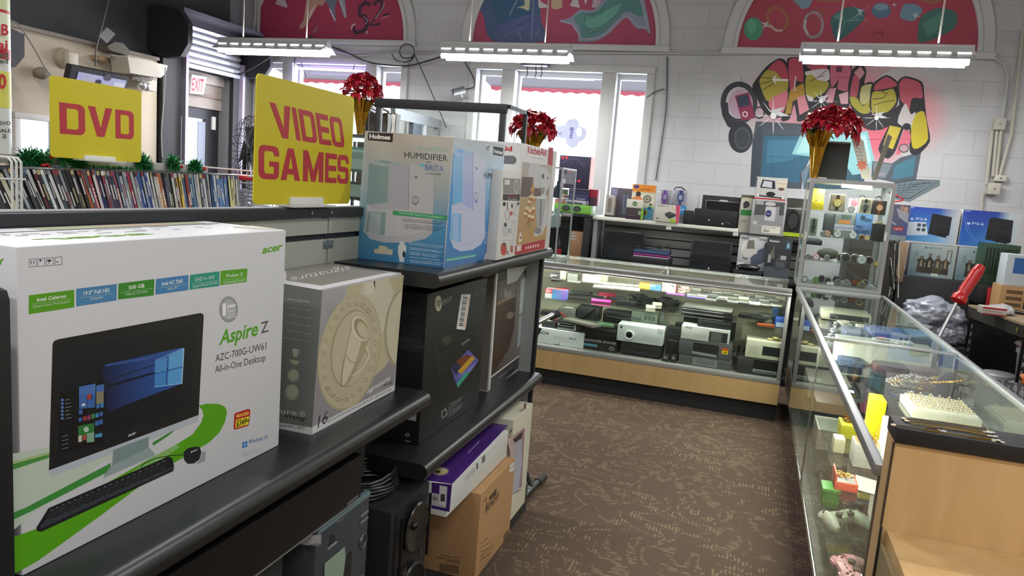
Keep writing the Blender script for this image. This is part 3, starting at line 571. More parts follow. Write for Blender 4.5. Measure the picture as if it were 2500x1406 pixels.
# pilaster, pipe and cable run in the back-left corner
m = MB(); m.box(XL+.001, 7.13, .001, XL+.07, YB-.001, CEIL-.01, M('8a888c', .6)); struct(m, 'trim_7')
def pipe(name, pts, r, mat, label, cat, group=None):
    b = MB(); b.tube(pts, r, mat, 8); return centered(b, name, label, cat, group)
pipe('conduit_pipe', [(XL+.14, YB-.04, 3.9), (XL+.14, YB-.04, 2.3), (XL+.14, YB-.04, .3)], .022, M('a5a3a4', .5), 'grey pipe running down the back left corner', 'pipe')
pipe('conduit_pipe', [oY(640, 127, YB-.03), oY(1000, 126, YB-.03), oY(1400, 129, YB-.03), oY(2375, 132, YB-.03), oY(2425, 140, YB-.03), oY(2452, 158, YB-.03), oY(2460, 190, YB-.03), oY(2447, 292, YB-.03)], .011, M('b9babb', .5), 'thin white conduit running along the wall below the arches', 'pipe')
pipe('conduit_pipe', [oY(2498, 75, YB-.03), oY(2468, 330, YB-.03), oY(2440, 430, YB-.03)], .013, M('b9b6ac', .5), 'white conduit running down the wall at the right edge', 'pipe')
for k, (xa, ya, xb, yb) in enumerate(((2423, 318, 2408, 450), (2434, 318, 2424, 430), (2444, 318, 2432, 430))):
    pipe('conduit_pipe', [oY(xa, ya, YB-.035), oY(xb, yb, YB-.035)], .013, M('b6b3a8', .5), ['left', 'middle', 'right'][k]+' one of three short conduits between two wall boxes', 'pipe', 'conduits between the wall boxes')
pipe('conduit_pipe', [oY(2400, 470, YB-.03), oY(2393, 545, YB-.03)], .010, M('b9b6ac', .5), 'short conduit dropping below the lower junction box', 'pipe')
def wallbox(x0, y0, x1, y1, nm, label, cat, d=.07, col='b9b6ab'):
    p, q = oY(x0, y1, YB), oY(x1, y0, YB); b = MB(); b.box(p.x, YB-d, p.z, q.x, YB-.001, q.z, M(col, .5), .006); r = T(nm, label, cat, ((p.x+q.x)/2, YB, p.z)); b.build('housing', r, True)
    s = MB(); s.cyl(((p.x+q.x)/2, YB-d-.003, (p.z+q.z)/2), .008, .003, M('7d7a72', .4), 'y', 8); s.build('screw', r, True)
wallbox(2420, 291, 2452, 318, 'junction_box', 'off-white junction box feeding three conduits', 'electrical box')
wallbox(2423, 429, 2455, 442, 'power_outlet', 'low white outlet box under the three conduits', 'electrical box', .05, 'c5c2b6')
wallbox(2404, 448, 2438, 474, 'junction_box', 'square beige junction box, lowest on the right wall', 'electrical box', .08)
# fluorescent shop lights hanging in a row
def shop_light(x0, x1, y, z, label, lit=True, p=1.0):
    r = T('fluorescent_lamp', label, 'light', ((x0+x1)/2, y, z), 0, 'hanging fluorescent lights'); L = x1-x0; xm = (x0+x1)/2
    ms = M('c0c2c4', .45); b = MB(); top = .16
    # reflector: sloped sides with slots, front side and back side
    for sg in (-1, 1):
        ya, yb2 = .03*sg, .13*sg
        b.slab([(-L/2, ya, .135), (L/2, ya, .135), (L/2, ya+sg*.012, .105), (-L/2, ya+sg*.012, .105)], (0, sg*.002, 0), ms)
        n = 9; w = L/n
        for k in range(n+1):
            xa = -L/2+k*w-.02 if k else -L/2; xb = -L/2+k*w+.02 if k < n else L/2
            b.slab([(xa, ya+sg*.012, .105), (xb, ya+sg*.012, .105), (xb, ya+sg*.022, .09), (xa, ya+sg*.022, .09)], (0, sg*.002, 0), ms)
        b.slab([(-L/2, ya+sg*.022, .09), (L/2, ya+sg*.022, .09), (L/2, yb2, .042), (-L/2, yb2, .042)], (0, sg*.002, 0), ms)
    b.box(-L/2, -.03, .13, L/2, .03, .16, M('b4b5b6', .5), .004); rf = b.build('reflector', r)
    for sg in (-1, 1):
        t = MB(); t.tube([(-L/2+.03, .055*sg, .034), (L/2-.03, .055*sg, .034)], .022, M('fffdf6', .4, emit=14.0), 12); t.build('fluorescent_tube', rf)
    for x in (-L/2, L/2-.02):
        e = MB(); e.prism([(.03, .13), (.062, .085), (-.062, .085), (-.03, .13)], 'x', x, x+.02, M('d0d2d4', .5)); e.build('end_cap', r)
    c = MB()
    for x in (-L*.28, L*.3): c.tube([(x, 0, .16), (x, 0, CEIL-z)], .006, M('a5a09a', .5), 6)
    c.build('suspension_rod', r)
    fixture_light(xm, y, z-.005, p*1.7, .18); return r
shop_light(-5.16, -3.94, 6.2, 2.53, 'leftmost of the three hanging fluorescent lights, above the yellow games sign')
shop_light(-2.80, -1.62, 6.2, 2.53, 'middle one of the three hanging fluorescent lights, above the key sign')
shop_light(.17, 1.33, 6.2, 2.58, 'right one of the three hanging fluorescent lights, above the graffiti')
for x in (-3.9, -1.4, 1.1, 3.4): 
    for y in (3.2, .2, -2.0): fixture_light(x, y, 3.6, 2.0)
fixture_light(3.6, 6.0, 3.0, 1.2)
# ================================================================ FRONT-LEFT SHELVING UNIT AND ITS GOODS
XF, XBK, YS, YE = -.84, -1.19, 1.945, 3.205
root = T('shelving_unit', 'long black steel shelving unit with grey back panels beside the aisle', 'shelf', (-1.0, 1.6, 0))
MSH = M('1d1f22', .34, 0, .6, bump=(60, .03)); MPAN = M('a3a69d', .45, noise=(3, .06)); MPAN2 = M('9ea3a4', .5)
def shelf(y0, y1, z, th, name='shelf', x1=XF, x0=XBK+.002):
    b = MB(); r = th/2; pts = [(x0, z), (x1-r, z)]+[(x1-r+r*math.sin(PI*k/8), z-r+r*math.cos(PI*k/8)) for k in range(1, 9)]+[(x0, z-th)]
    b.prism([(p[0], p[1]) for p in pts], 'y', y0, y1, MSH, True); return b.build(name, root, True)
shelf(.35, YS-.003, .9, .052); shelf(YS+.003, YE, .67, .05); shelf(YS+.003, YE, 1.249, .045)
b = MB()
for z0, z1 in ((.20, .66), (.672, .89), (.905, 1.08), (1.095, 1.318), (1.335, 1.38)):
    b.box(XBK-.02, .35, z0, XBK, 1.905, z1, MPAN); b.box(XBK-.02, 1.912, z0, XBK, YE, z1, MPAN)
b.build('back_panel', root, True)
b = MB(); b.box(XBK-.022, .35, 1.319, XBK-.008, YE, 1.334, M('1a1b22', .5)); b.box(XBK-.022, .35, 1.081, XBK-.008, YE, 1.094, M('1a1b22', .5)); b.box(XBK-.022, 1.905, .2, XBK-.006, 1.912, 1.385, M('24252a', .5)); b.build('panel_groove', root, True)
b = MB(); b.box(XBK-.03, .35, 1.383, XBK+.012, YE, 1.411, M('24262c', .38), .002); b.build('top_rail', root, True)
b = MB(); b.box(XBK-.03, .35, 1.4115, XBK+.004, YE, 1.4135, M('8c8d90', .5, .4)); b.build('top_strip', root, True)
for y in (1.80, 1.90): b = MB(); b.cyl((XBK+.0125, y, 1.398), .005, .003, STEEL, 'x', 10); b.build('rail_screw', root, True)
b = MB(); b.box(XBK+.001, 1.885, 1.292, XBK+.004, 1.935, 1.314, M('8e9298', .35, .7)); 
for y in (1.895, 1.925): b.cyl((XBK+.004, y, 1.303), .006, .003, STEEL, 'x', 10)
b.build('joint_plate', root, True)
b = MB(); b.box(XBK, YE-.02, .17, -.895, YE-.004, 1.20, MPAN2); b.build('end_panel', root, True)
b = MB(); b.box(-.895, YE-.024, .02, -.878, YE, 1.20, M('202126', .4), .003); b.build('end_upright', root, True)
b = MB(); b.box(XBK-.02, .35, .001, -.865, YE, .13, M('2b2c2e', .6), .004); b.build('base_deck', root, True)
# ---- the all-in-one computer box
r, F = carton('computer_box', 'large white computer box with a monitor picture and green ribbon, nearest on the shelf', 'box', (-1.17, .752, .9005), .213, .618, .487, 'd3d4d9', bev=.004, rough=.42, flaps=False)
b = MB(); b.slab([(-1.115, .76, 1.3879), (-1.112, .76, 1.3879), (-1.112, 1.345, 1.3879), (-1.115, 1.345, 1.3879)], (0, 0, .0004), M('4a4444', .8)); b.slab([(-1.04, 1.30, 1.3879), (-.962, 1.348, 1.3879), (-1.03, 1.349, 1.3885)], (0, 0, .002), M('d8d2c4', .6)); b.build('box_flap', r, True)
t = Art((0, 0, 1.3876), (0, 0, 1), (-1.17, .752, 1.3876), (.213, 0, 0), (0, .598, 0))
t.rect(.04, .30, .22, .95, 'b9c4a0').rect(.05, .5, .2, .8, 'd0b9a6')
for i in range(26):
    y = R_.uniform(.08, .9); x = R_.choice((.33, .4, .47, .55)); t.rect(x, y, x+.015, y+R_.uniform(.02, .07), '6d7076')
t.text('acer', (.78, .50), (.78, .14), (-.12, 0), '6fae2c', .03, .1)
t.build('printed_top', r, .25)
a = Art((-.957, 0, 0), (1, 0, 0)); G1, G2 = '57a40f', '3b8a2e'
def bars():
    L = [((70, 721, 181, 707), (181, 750, 70, 767), '5aa31a', 'Intel Celeron', 'Quad-Core Processor'), ((186, 705, 285, 693), (284, 733, 186, 748), '4a86b8', '19.5" Full HD', 'Display'), ((289, 692, 377, 681), (375, 721, 288, 731), '3a8f2c', '500 GB', 'Hard Drive'),
         ((381, 681, 460, 671), (459, 708, 379, 719), '4484bd', 'Intel AC 7265', 'Wi-Fi'), ((464, 671, 536, 662), (535, 698, 462, 707), '2a9a86', 'DVD +/- RW', 'SuperMulti Drive'), ((539, 661, 604, 655), (602, 688, 537, 696), '5aa81e', 'Windows 10', 'Operating System')]
    for t4, b4, c, s1, s2 in L:
        x0, y0, x1, y1 = t4; x2, y2, x3, y3 = b4; a.poly([(x0, y0), (x1, y1), (x2, y2), (x3, y3)], c)
        w = x1-x0; sl = (y1-y0)/w
        m = .18 if len(s1) > 8 else .28; ya = y0+15; a.text(s1, (x0+w*m, ya+sl*w*m+3), (x0+w*(1-m), ya+sl*w*(1-m)+2), 9, 'e8f0ea', .02)
        m = .09 if len(s2) > 14 else (.2 if len(s2) > 8 else .34); ya = y0+31; a.text(s2, (x0+w*m, ya+sl*w*m+1), (x0+w*(1-m), ya+sl*w*(1-m)-1), 6.5, 'cfe0d4', .0)
        a.line([(x0+w*.06, y0+23+sl*w*.06), (x0+w*.94, y0+22+sl*w*.94)], .8, 'b4d2b4')
# green ribbon and pale swoosh
a.poly([(26, 1108), (122, 1090), (262, 1062), (420, 1032), (418, 1052), (262, 1120), (120, 1220), (26, 1300)], 'bfcdbf')
a.poly([(26, 1128), (120, 1102), (122, 1108), (26, 1138)], 'a9c088').poly([(26, 1134), (122, 1108), (122, 1116), (27, 1148)], '4c9244')
a.poly([(24, 1254), (60, 1240), (270, 1130), (270, 1148), (80, 1246), (24, 1272)], '3f8f3e').poly([(372, 1080), (420, 1052), (432, 1046), (410, 1064), (374, 1088)], '3f8f3e')
a.poly([(484, 990), (505, 985), (535, 986), (549, 993), (554, 1006), (549, 1030), (535, 1056), (510, 1080), (470, 1104), (420, 1132), (410, 1140), (350, 1180), (310, 1210), (240, 1262), (160, 1320), (90, 1370), (25, 1406), (24, 1314), (90, 1290), (150, 1262), (262, 1178), (330, 1140), (372, 1116), (430, 1085), (470, 1060), (492, 1030), (497, 1012), (494, 1000)], G1)
a.poly([(392, 1105), (430, 1085), (440, 1090), (300, 1185), (230, 1225), (262, 1190)], '86b96a')
# monitor
a.poly([(128, 840), (132, 832), (142, 828), (488, 764), (495, 766), (497, 772), (484, 1018), (119, 1150)], '1c1b20')
a.poly([(119, 1148), (484, 1013), (484, 1024), (478, 1031), (130, 1160), (121, 1157)], 'b4bcc8')
a.poly([(147, 855), (478, 790), (466, 990), (360, 1030), (152, 1085)], ['151624', '10101c', '14141e', '141420', '15151c'])
Bl = [((250, 890), (446, 848), (446, 868), (250, 930)), ((255, 930), (446, 870), (444, 905), (256, 985)), ((256, 985), (444, 905), (443, 936), (262, 1005))]
for q in Bl: a.poly(list(q), ['141a3c', '2f5fb4', '2c5cb4', '161c44'])
a.poly([(256, 890), (380, 868), (380, 874), (256, 894)], '3458a0').poly([(258, 940), (410, 898), (410, 902), (258, 948)], '11142e').poly([(378, 880), (408, 871), (406, 905), (377, 911)], '4d8fd0').poly([(411, 868), (448, 850), (446, 893), (410, 903)], '5fa6de').poly([(377, 913), (405, 907), (404, 942), (376, 946)], '3f86cc').poly([(409, 906), (446, 896), (443, 937), (408, 941)], '57a0da').line([(448, 850), (443, 937)], 2, 'b9e2f4').line([(377, 944), (443, 936)], 1.4, 'a4d4f0').line([(379, 879), (448, 850)], 1.2, '9ccdf0')
a.poly([(147, 962), (256, 928), (252, 1082), (143, 1106)], '101116')
for x0, y0, x1, y1, c in ((192, 944, 232, 962, '4a72b8'), (234, 941, 253, 956, '4a72b8'), (192, 966, 211, 996, '3f68ae'), (212, 962, 221, 974, 'b0463c'), (223, 960, 232, 972, '3f68ae'), (212, 976, 231, 994, '3f68ae'), (234, 958, 252, 984, '8a8468'), (191, 1001, 200, 1010, '3f68ae'), (234, 987, 242, 996, '4a72b8'), (244, 984, 252, 994, '3f86c0'),
                          (191, 1020, 199, 1028, '3f68ae'), (202, 1017, 210, 1026, 'a83c34'), (212, 1014, 220, 1024, '8a3c6c'), (222, 1011, 230, 1021, '3f8a4a'), (232, 1009, 240, 1018, '3f86c0'), (242, 1006, 250, 1015, '3f68ae'), (190, 1040, 229, 1062, '2f7a38'), (231, 1028, 240, 1038, '3f68ae'), (241, 1025, 250, 1035, '3f68ae'), (231, 1040, 249, 1060, '17181c'), (190, 1064, 199, 1078, 'c4c0b4'), (201, 1062, 210, 1074, 'a8483c'), (211, 1058, 229, 1078, '7fa890'), (231, 1060, 248, 1066, '4a98c8')):
    k = -.2; a.poly([(x0, y0), (x1, y0+(x1-x0)*k), (x1, y1+(x1-x0)*k*0), (x0, y1-(x0-x1)*.12)], c)
for i in range(6): a.rect(148, 973+i*9, 154, 979+i*9, '5a7ec0'); a.line([(158, 977+i*9), (168+i % 3*3, 974+i*9)], 1.2, '9a9ca4')
for i in range(4): a.line([(150, 1066+i*10), (166, 1062+i*10)], 1.2, '8a8c94')
a.text('e', (198, 992), (207, 989), 8, 'e6eef8', .04); a.ell(209.5, 1048, 6, 6, 'dfe8e0').line([(206, 1051), (213, 1044)], 1.2, '2f7a38').line([(206, 1044), (213, 1051)], 1.2, '2f7a38')
a.text('acer', (312, 1066), (331, 1059), 7.5, 'dcdee2', .02, .15)
a.poly([(276, 1098), (362, 1066), (362, 1090), (378, 1108), (376, 1112), (253, 1166), (256, 1156), (274, 1134)], '93a5a8').poly([(276, 1098), (362, 1066), (362, 1092), (274, 1136)], '7d9194')
# keyboard and mouse
a.poly([(118, 1240), (410, 1114), (420, 1118), (425, 1140), (422, 1150), (100, 1298), (90, 1296), (88, 1288)], '1c1d22').poly([(100, 1278), (424, 1138), (424, 1143), (98, 1290)], '3b3f4a')
for row in range(5):
    for k in range(20):
        t0 = k/20; x = 124-row*5+t0*(285+row*3); y = 1246+row*8-t0*124
        a.poly([(x, y), (x+11, y-4.8), (x+9.5, y-.5), (x-1.5, y+4.5)], '33353c' if (k+row) % 3 else '3d4047')
for k in range(20): a.line([(122+k*14.5, 1246-k*6.3), (126+k*14.5, 1244-k*6.3)], 1, '9ca0a8')
a.line([(342, 1142), (350, 1132), (380, 1118), (415, 1112), (446, 1110)], 1.8, '1b1b20').poly([(447, 1104), (458, 1094), (474, 1090), (487, 1091), (491, 1102), (486, 1122), (474, 1131), (458, 1132), (449, 1122)], '202128').text('acer', (464, 1106), (481, 1099), 5, 'd8dade', .02, .15)
a.poly([(491, 1104), (502, 1101), (500, 1125), (478, 1133), (488, 1122)], '9a9ba0')
bars()
a.text('acer', (639, 619), (687, 610), 18, '68ad2c', .03, .1)
for i in range(4):
    x = 71+i*21; y = 633-i*1.6; a.line([(x, y), (x+17, y-1.4), (x+17, y+17.5), (x, y+19), (x, y)], 1, '55565a')
a.line([(76, 645), (76, 636)], 1.4, '333').line([(82, 645), (82, 636)], 1.4, '333').poly([(96, 633), (101, 633), (99, 639), (97, 639)], '333333').ell(120, 636, 5, 2.6, '333333').line([(120, 636), (119, 644)], 1, '333333').rect(138, 638, 141, 641, '333333')
# seal and titles
sp = [(558+22*(1+.06*(k % 2))*math.cos(PI*k/18), 755+31*(1+.06*(k % 2))*math.sin(PI*k/18)) for k in range(36)]
a.poly(sp, '9b9da0').ell(558, 755, 17, 25, 'b4b6b8'); a.text('1', (543, 770), (551, 768), 27, 'f2f2f4', .05); a.text('year', (553, 752), (576, 748), 9, 'f2f2f4', .05)
for i in range(3): a.text(('Limited', 'Warranty', 'Included')[i], (556, 762+i*7), (575, 759+i*7), 4, 'e8e8ea', .03)
a.text('Aspire', (535, 842), (628, 818), 34, '55a81c', .02, .06).text('Z', (637, 814), (655, 809), 27, '36373c', .0)
a.text('AZC-700G-UW61', (526, 883), (650, 852), 17, '3c3d42', -.002).text('All-in-One Desktop', (525, 910), (648, 880), 17, '3c3d42', -.002)
a.poly([(575, 1008), (606, 998), (611, 1000), (608, 1036), (604, 1040), (573, 1049), (570, 1046), (572, 1011)], 'b5252c').poly([(576, 1025), (608, 1016), (606, 1036), (574, 1045)], 'e8d820').text('REDUCED', (577, 1020), (607, 1011), 7, 'f4d84c', .03).text('$349', (576, 1042), (600, 1036), 15, '1c1c20', .02, .1).text('98', (601, 1031), (608, 1029), 7, '1c1c20', .02)
a.poly([(592, 1080), (604, 1076), (603, 1091), (591, 1094)], '1f74c0').line([(598, 1077), (597, 1093)], 1, 'd9dadd').line([(591, 1087), (604, 1083.5)], 1, 'd9dadd').text('Windows 10', (607, 1084), (653, 1071), 11, '2f6ea8', -.002)
for i in range(2): a.line([(590, 1108+i*5), (638, 1094+i*5)], 1, 'a9aaae')
a.build('printed_face', r, .38)
c = Art((0, .752, 0), (0, -1, 0)); c.poly([(3, 727), (22, 731), (22, 770), (4, 768)], '2f7d30').poly([(4, 773), (21, 775), (21, 815), (5, 812)], '4f9b22').text('r', (0, 645), (9, 640), 14, '68ad2c', .05, .1); c.build('printed_side', r, .4)
# ---- dinnerware box
r, F = carton('dinnerware_box', 'grey dinnerware set box with a cream plate and mug picture', 'box', (-1.172, 1.464, .9005), .237, .430, .347, 'b4b3b6', rough=.5, bev=.0025)
a = ZArt((-.935, 0, 0), (1, 0, 0), 660, 630, 3.1235); a.clip = [(402, 250), (1017, 128), (941, 1008), (316, 1350)]
a.poly([(400, 250), (590, 210), (480, 560), (372, 800), (318, 1290)], ['a8a6a9', 'a9a7ac', '8f8c90', '8f8c90', '9a979b']).poly([(318, 1290), (372, 790), (700, 560), (1018, 130), (944, 965)], '8f8b90')
a.poly([(590, 208), (1018, 125), (1000, 350), (975, 660), (880, 820), (760, 930), (640, 700), (540, 420)], 'b9b294').poly([(700, 190), (900, 150), (940, 260), (860, 560), (780, 620), (680, 300)], 'c6c1ab')
a.ell(600, 720, 232, 450, 'a89f7f', rot=.18, n=48).ell(600, 712, 226, 440, 'b9b194', rot=.18, n=48).ell(612, 690, 150, 300, 'a39a7c', rot=.18, n=40).ell(618, 690, 142, 290, 'bdb69b', rot=.18, n=40)
for k in range(46):
    t0 = 2*PI*k/46; x, y = 190*math.cos(t0), 372*math.sin(t0); cx, cy = 600+x*math.cos(.18)-y*math.sin(.18), 712+x*math.sin(.18)+y*math.cos(.18)
    a.ring(cx, cy, 13, 18, 4, 'cdc6ac' if k % 2 else '9c9374', n=8, rot=t0)
a.ell(1000, 530, 130, 300, 'a29a80', rot=.1, n=40).ell(1010, 525, 122, 288, 'c3bda6', rot=.1, n=40)

a.smooth = 2; a.poly([(612, 480), (752, 590), (740, 640), (700, 760), (610, 930), (575, 968), (535, 960), (560, 760), (640, 560)], 'a89e80').poly([(625, 520), (690, 600), (650, 780), (570, 950), (540, 955), (570, 740)], 'cbc4a9').ell(682, 538, 62, 100, 'd6d0b8', rot=-.42).ell(690, 538, 50, 86, '9d9474', rot=-.42).ell(700, 550, 36, 66, 'c4bca0', rot=-.42)
a.line([(725, 670), (750, 745), (700, 840), (625, 900)], 16, 'cfc8ae').line([(570, 740), (610, 790), (655, 800)], 6, '968d70')
a.smooth = 0; a.poly([(318, 1288), (944, 966), (940, 1012), (314, 1352)], 'd2d2d4')
a.text('signature', (732, 1035), (905, 930), 34, 'ececee', .005, .1).text('living', (858, 985), (925, 952), 22, '2a2a30', .0, .2)
a.text('16', (358, 1298), (432, 1252), 90, '1c1c22', -.002, .18).text('PIECE VILLA ADRIANA REACTIVE GLAZE CERAMIC SET - SERVICE FOR FOUR', (434, 1256), (922, 1004), 17, '3a3a42', .0)
a.poly([(722, 190), (790, 175), (795, 245), (780, 270), (716, 280)], 'cfcab8').poly([(785, 178), (797, 172), (797, 245)], '17171a')
a.build('printed_face', r, .42)
a = ZArt((0, 1.464, 0), (0, -1, 0), 660, 630, 3.1235)
a.poly([(20, 180), (398, 246), (314, 1352), (-20, 1300)], ['6d716c', '6c706c', '70756f', '70756f']).poly([(-20, 1240), (322, 1292), (314, 1352), (-20, 1302)], 'cfcfd1')
for i, s in enumerate(('SERVICE FOR FOUR', '16 oz. (454 ml) mugs', '27 1/4 in. (18.4 cm) soup bowls', '8 3/4 in. (22.2 cm) dessert plates', '11 in. (27.9 cm) dinner plates', 'dishwasher and microwave safe')):
    a.text(s, (130-i*8, 318+i*58), (298, 342+i*60), 14 if i == 0 else 10, 'b4b8b2', .0)
a.poly([(170, 690), (212, 694), (206, 752), (176, 748)], 'b0b19a').ring(215, 715, 12, 16, 5, 'b0b19a', 14).poly([(142, 772), (228, 786), (205, 812), (172, 808)], 'a9aa92').ell(176, 894, 44, 50, '9a9b88').ell(180, 890, 30, 34, 'a8a996').ell(166, 1022, 54, 60, '9a9b88').ell(170, 1018, 38, 42, 'a8a996')
a.text('signature', (-140, 1158), (203, 1200), 42, 'b9bcb8', .01).text('living', (105, 1212), (262, 1240), 32, '17171c', .0, .1).ring(243, 1187, 20, 20, 4, 'c0c2c0').ell(243, 1187, 9, 9, 'c0c2c0').text('REACTIVE GLAZE CERAMIC SET', (-330, 1240), (268, 1305), 20, '3c3e42', .0)
a.build('printed_side', r, .42)
a = ZArt((0, 0, 1.2475), (0, 0, 1), 660, 630, 3.1235); a.poly([(126, 84), (370, 22), (905, 108), (392, 210), (118, 170)], '77756f').text('signature', (600, 60), (150, 150), (14, 38), 'b9b8b4', -.005); a.build('printed_top', r, .4)
# ---- printer box
r, F = carton('printer_box', 'tall black printer box with a white logo and barcode sticker, on the middle shelf', 'box', (-1.18, 2.087, .6705), .243, .540, .492, '1b1c1e', rough=.42, bev=.003)
a = ZArt((-.937, 0, 0), (1, 0, 0), 960, 660, 3.1247)
a.poly([(300, 540), (630, 440), (625, 600), (360, 800), (335, 840)], '242523').poly([(360, 520), (445, 485), (445, 540), (400, 575)], '3f3f3a').poly([(345, 600), (620, 480), (600, 620), (370, 775), (350, 740)], '1a1b1c').line([(350, 640), (600, 540)], 4, '3a3b3a').line([(352, 680), (352, 750), (370, 775), (430, 740)], 4, '35363a').line([(305, 550), (345, 640)], 4, '33343a').line([(360, 660), (500, 600)], 3, '33343a')
a.ell(344, 252, 26, 60, 'b9b9a4', n=32).text('hp', (330, 280), (362, 262), 60, '1b1c1e', .01, .05).text('ENVY', (378, 265), (448, 236), 42, 'a9a9a0', -.004)
a.poly([(522, 182), (585, 182), (590, 186), (550, 450), (545, 454), (484, 448), (482, 440), (518, 188)], 'd8d9da').line([(577, 205), (540, 440)], 6, 'e09a5a')
for k in range(16): a.line([(532-k*2.2, 206+k*14), (565-k*2.2, 210+k*14)], 5 if k % 3 else 9, '3c3d42')
a.poly([(514, 545), (582, 512), (584, 552), (545, 590), (520, 575)], '2e2f32')
for k in range(5): a.ell(528+k*12, 562-k*9, 4, 6, 'b9babc')
a.poly([(438, 745), (572, 605), (650, 685), (490, 895)], '5a58a8').poly([(438, 745), (480, 690), (540, 720), (478, 800)], '23284c').poly([(478, 690), (560, 640), (600, 660), (520, 740)], '7a3a24').poly([(490, 770), (600, 650), (625, 670), (520, 790)], 'c49a30').poly([(470, 830), (650, 685), (590, 770)], '7a7ac8').poly([(482, 862), (548, 780), (585, 776), (490, 898)], '3aa38c')
a.line([(370, 1120), (372, 1075), (405, 1060), (408, 1100), (372, 1130)], 5, 'a9aaac').line([(392, 1062), (396, 1046)], 5, 'a9aaac')
for i in range(6): a.text(('Print PHOTOS from any DEVICE', 'or COMPUTER Wirelessly', 'IMPRIMEZ depuis votre app', 'TELEPHONE ou TABLETTE', 'FOTOS desde cualquier', 'TABLET o SMARTPHONE')[i], (420, 1032+i*18), (530-i % 3*12, 968+i*18), 10, '9c9ea0', .0)
for i in range(3): a.text(('e-All-in-One Printer', 'Imprimante e-tout-en-un', 'Impresora todo-en-uno')[i], (620, 168+i*14), (706, 140+i*13), 7, '8e9092', 0)
a.line([(540, 108), (600, 92), (700, 76), (730, 74)], 5, '5c5e60')
a.build('printed_face', r, .4)
a = ZArt((0, 2.087, 0), (0, -1, 0), 960, 660, 3.1247)
for i in range(30):
    if i in (5, 9, 24): continue
    a.line([(60, 284+i*11), (232-(i*37 % 40), 306+i*11)], 2.2, '4c4f58')
a.text('ENVY', (60, 232), (130, 240), 30, '2e3038', 0).line([(30, 645), (128, 650), (124, 770), (22, 764)], 2.5, '40424c')
a.poly([(78, 1068), (180, 1062), (174, 1150), (70, 1132)], 'a9aaac').line([(84, 1084), (170, 1086)], 10, '3a3b40').line([(84, 1104), (168, 1108)], 5, '5a5b60')
a.text('UPnP', (88, 1306), (132, 1312), 12, 'a0a2a4', .02).ell(108, 1254, 17, 13, '9a9c9e').ell(108, 1254, 9, 7, '1b1c1e').text('e-PRINT', (-170, 1245), (-120, 1252), 10, '8e9092', .02)
a.build('printed_side', r, .4)
# ---- kitchen cart box
r, F = carton('furniture_box', 'tall white edged box with a brown kitchen photograph, right end of the middle shelf', 'box', (-1.15, 2.778, .6705), .195, .402, .49, 'd8d8d6', rough=.4, bev=.002)
a = ZArt((-.955, 0, 0), (1, 0, 0), 960, 660, 3.1247)
a.poly([(800, 20), (1028, -40), (965, 738), (738, 925)], '2a2a2c').poly([(802, 90), (1004, 20), (968, 640), (748, 812)], ['6a625c', '8a8680', '6e6a66', '3c2c26']).poly([(790, 250), (940, 190), (925, 430), (880, 600), (755, 790)], ['55433a', '4c4440', '4a3a34', '3c2a24', '33241e'])
a.poly([(975, 70), (1012, 50), (985, 320), (960, 340)], 'b4bfc0').poly([(960, 350), (985, 335), (975, 560), (945, 590)], '9fa6aa').poly([(740, 812), (970, 640), (968, 652), (738, 826)], 'd6d6d6').poly([(845, 150), (865, 140), (872, 170), (895, 145), (905, 175), (900, 200), (850, 215)], '8f8b86').poly([(790, 248), (940, 180), (940, 196), (790, 268)], '8a7564').ell(895, 340, 36, 24, '7c7068', rot=-.5)
a.line([(925, 90), (945, 110), (965, 90), (930, 150), (945, 185)], 4, '26262a').line([(910, 420), (925, 290)], 3, '26262a').ring(915, 305, 10, 18, 3, '2a2a2e')
for i in range(3): a.line([(800+i*6, 822-i*2), (900+i*6, 742-i*4)], 2, '86868a')
a.poly([(868, -10), (1028, -40), (940, 80), (868, 108)], 'c3c6c6')
a.build('printed_face', r, .3)
a = ZArt((0, 2.778, 0), (0, -1, 0), 960, 660, 3.1247); a.poly([(700, 60), (782, 20), (722, 920), (655, 910)], '77716a').line([(782, 20), (722, 920)], 12, 'd4d4d4'); a.build('printed_side', r, .4)
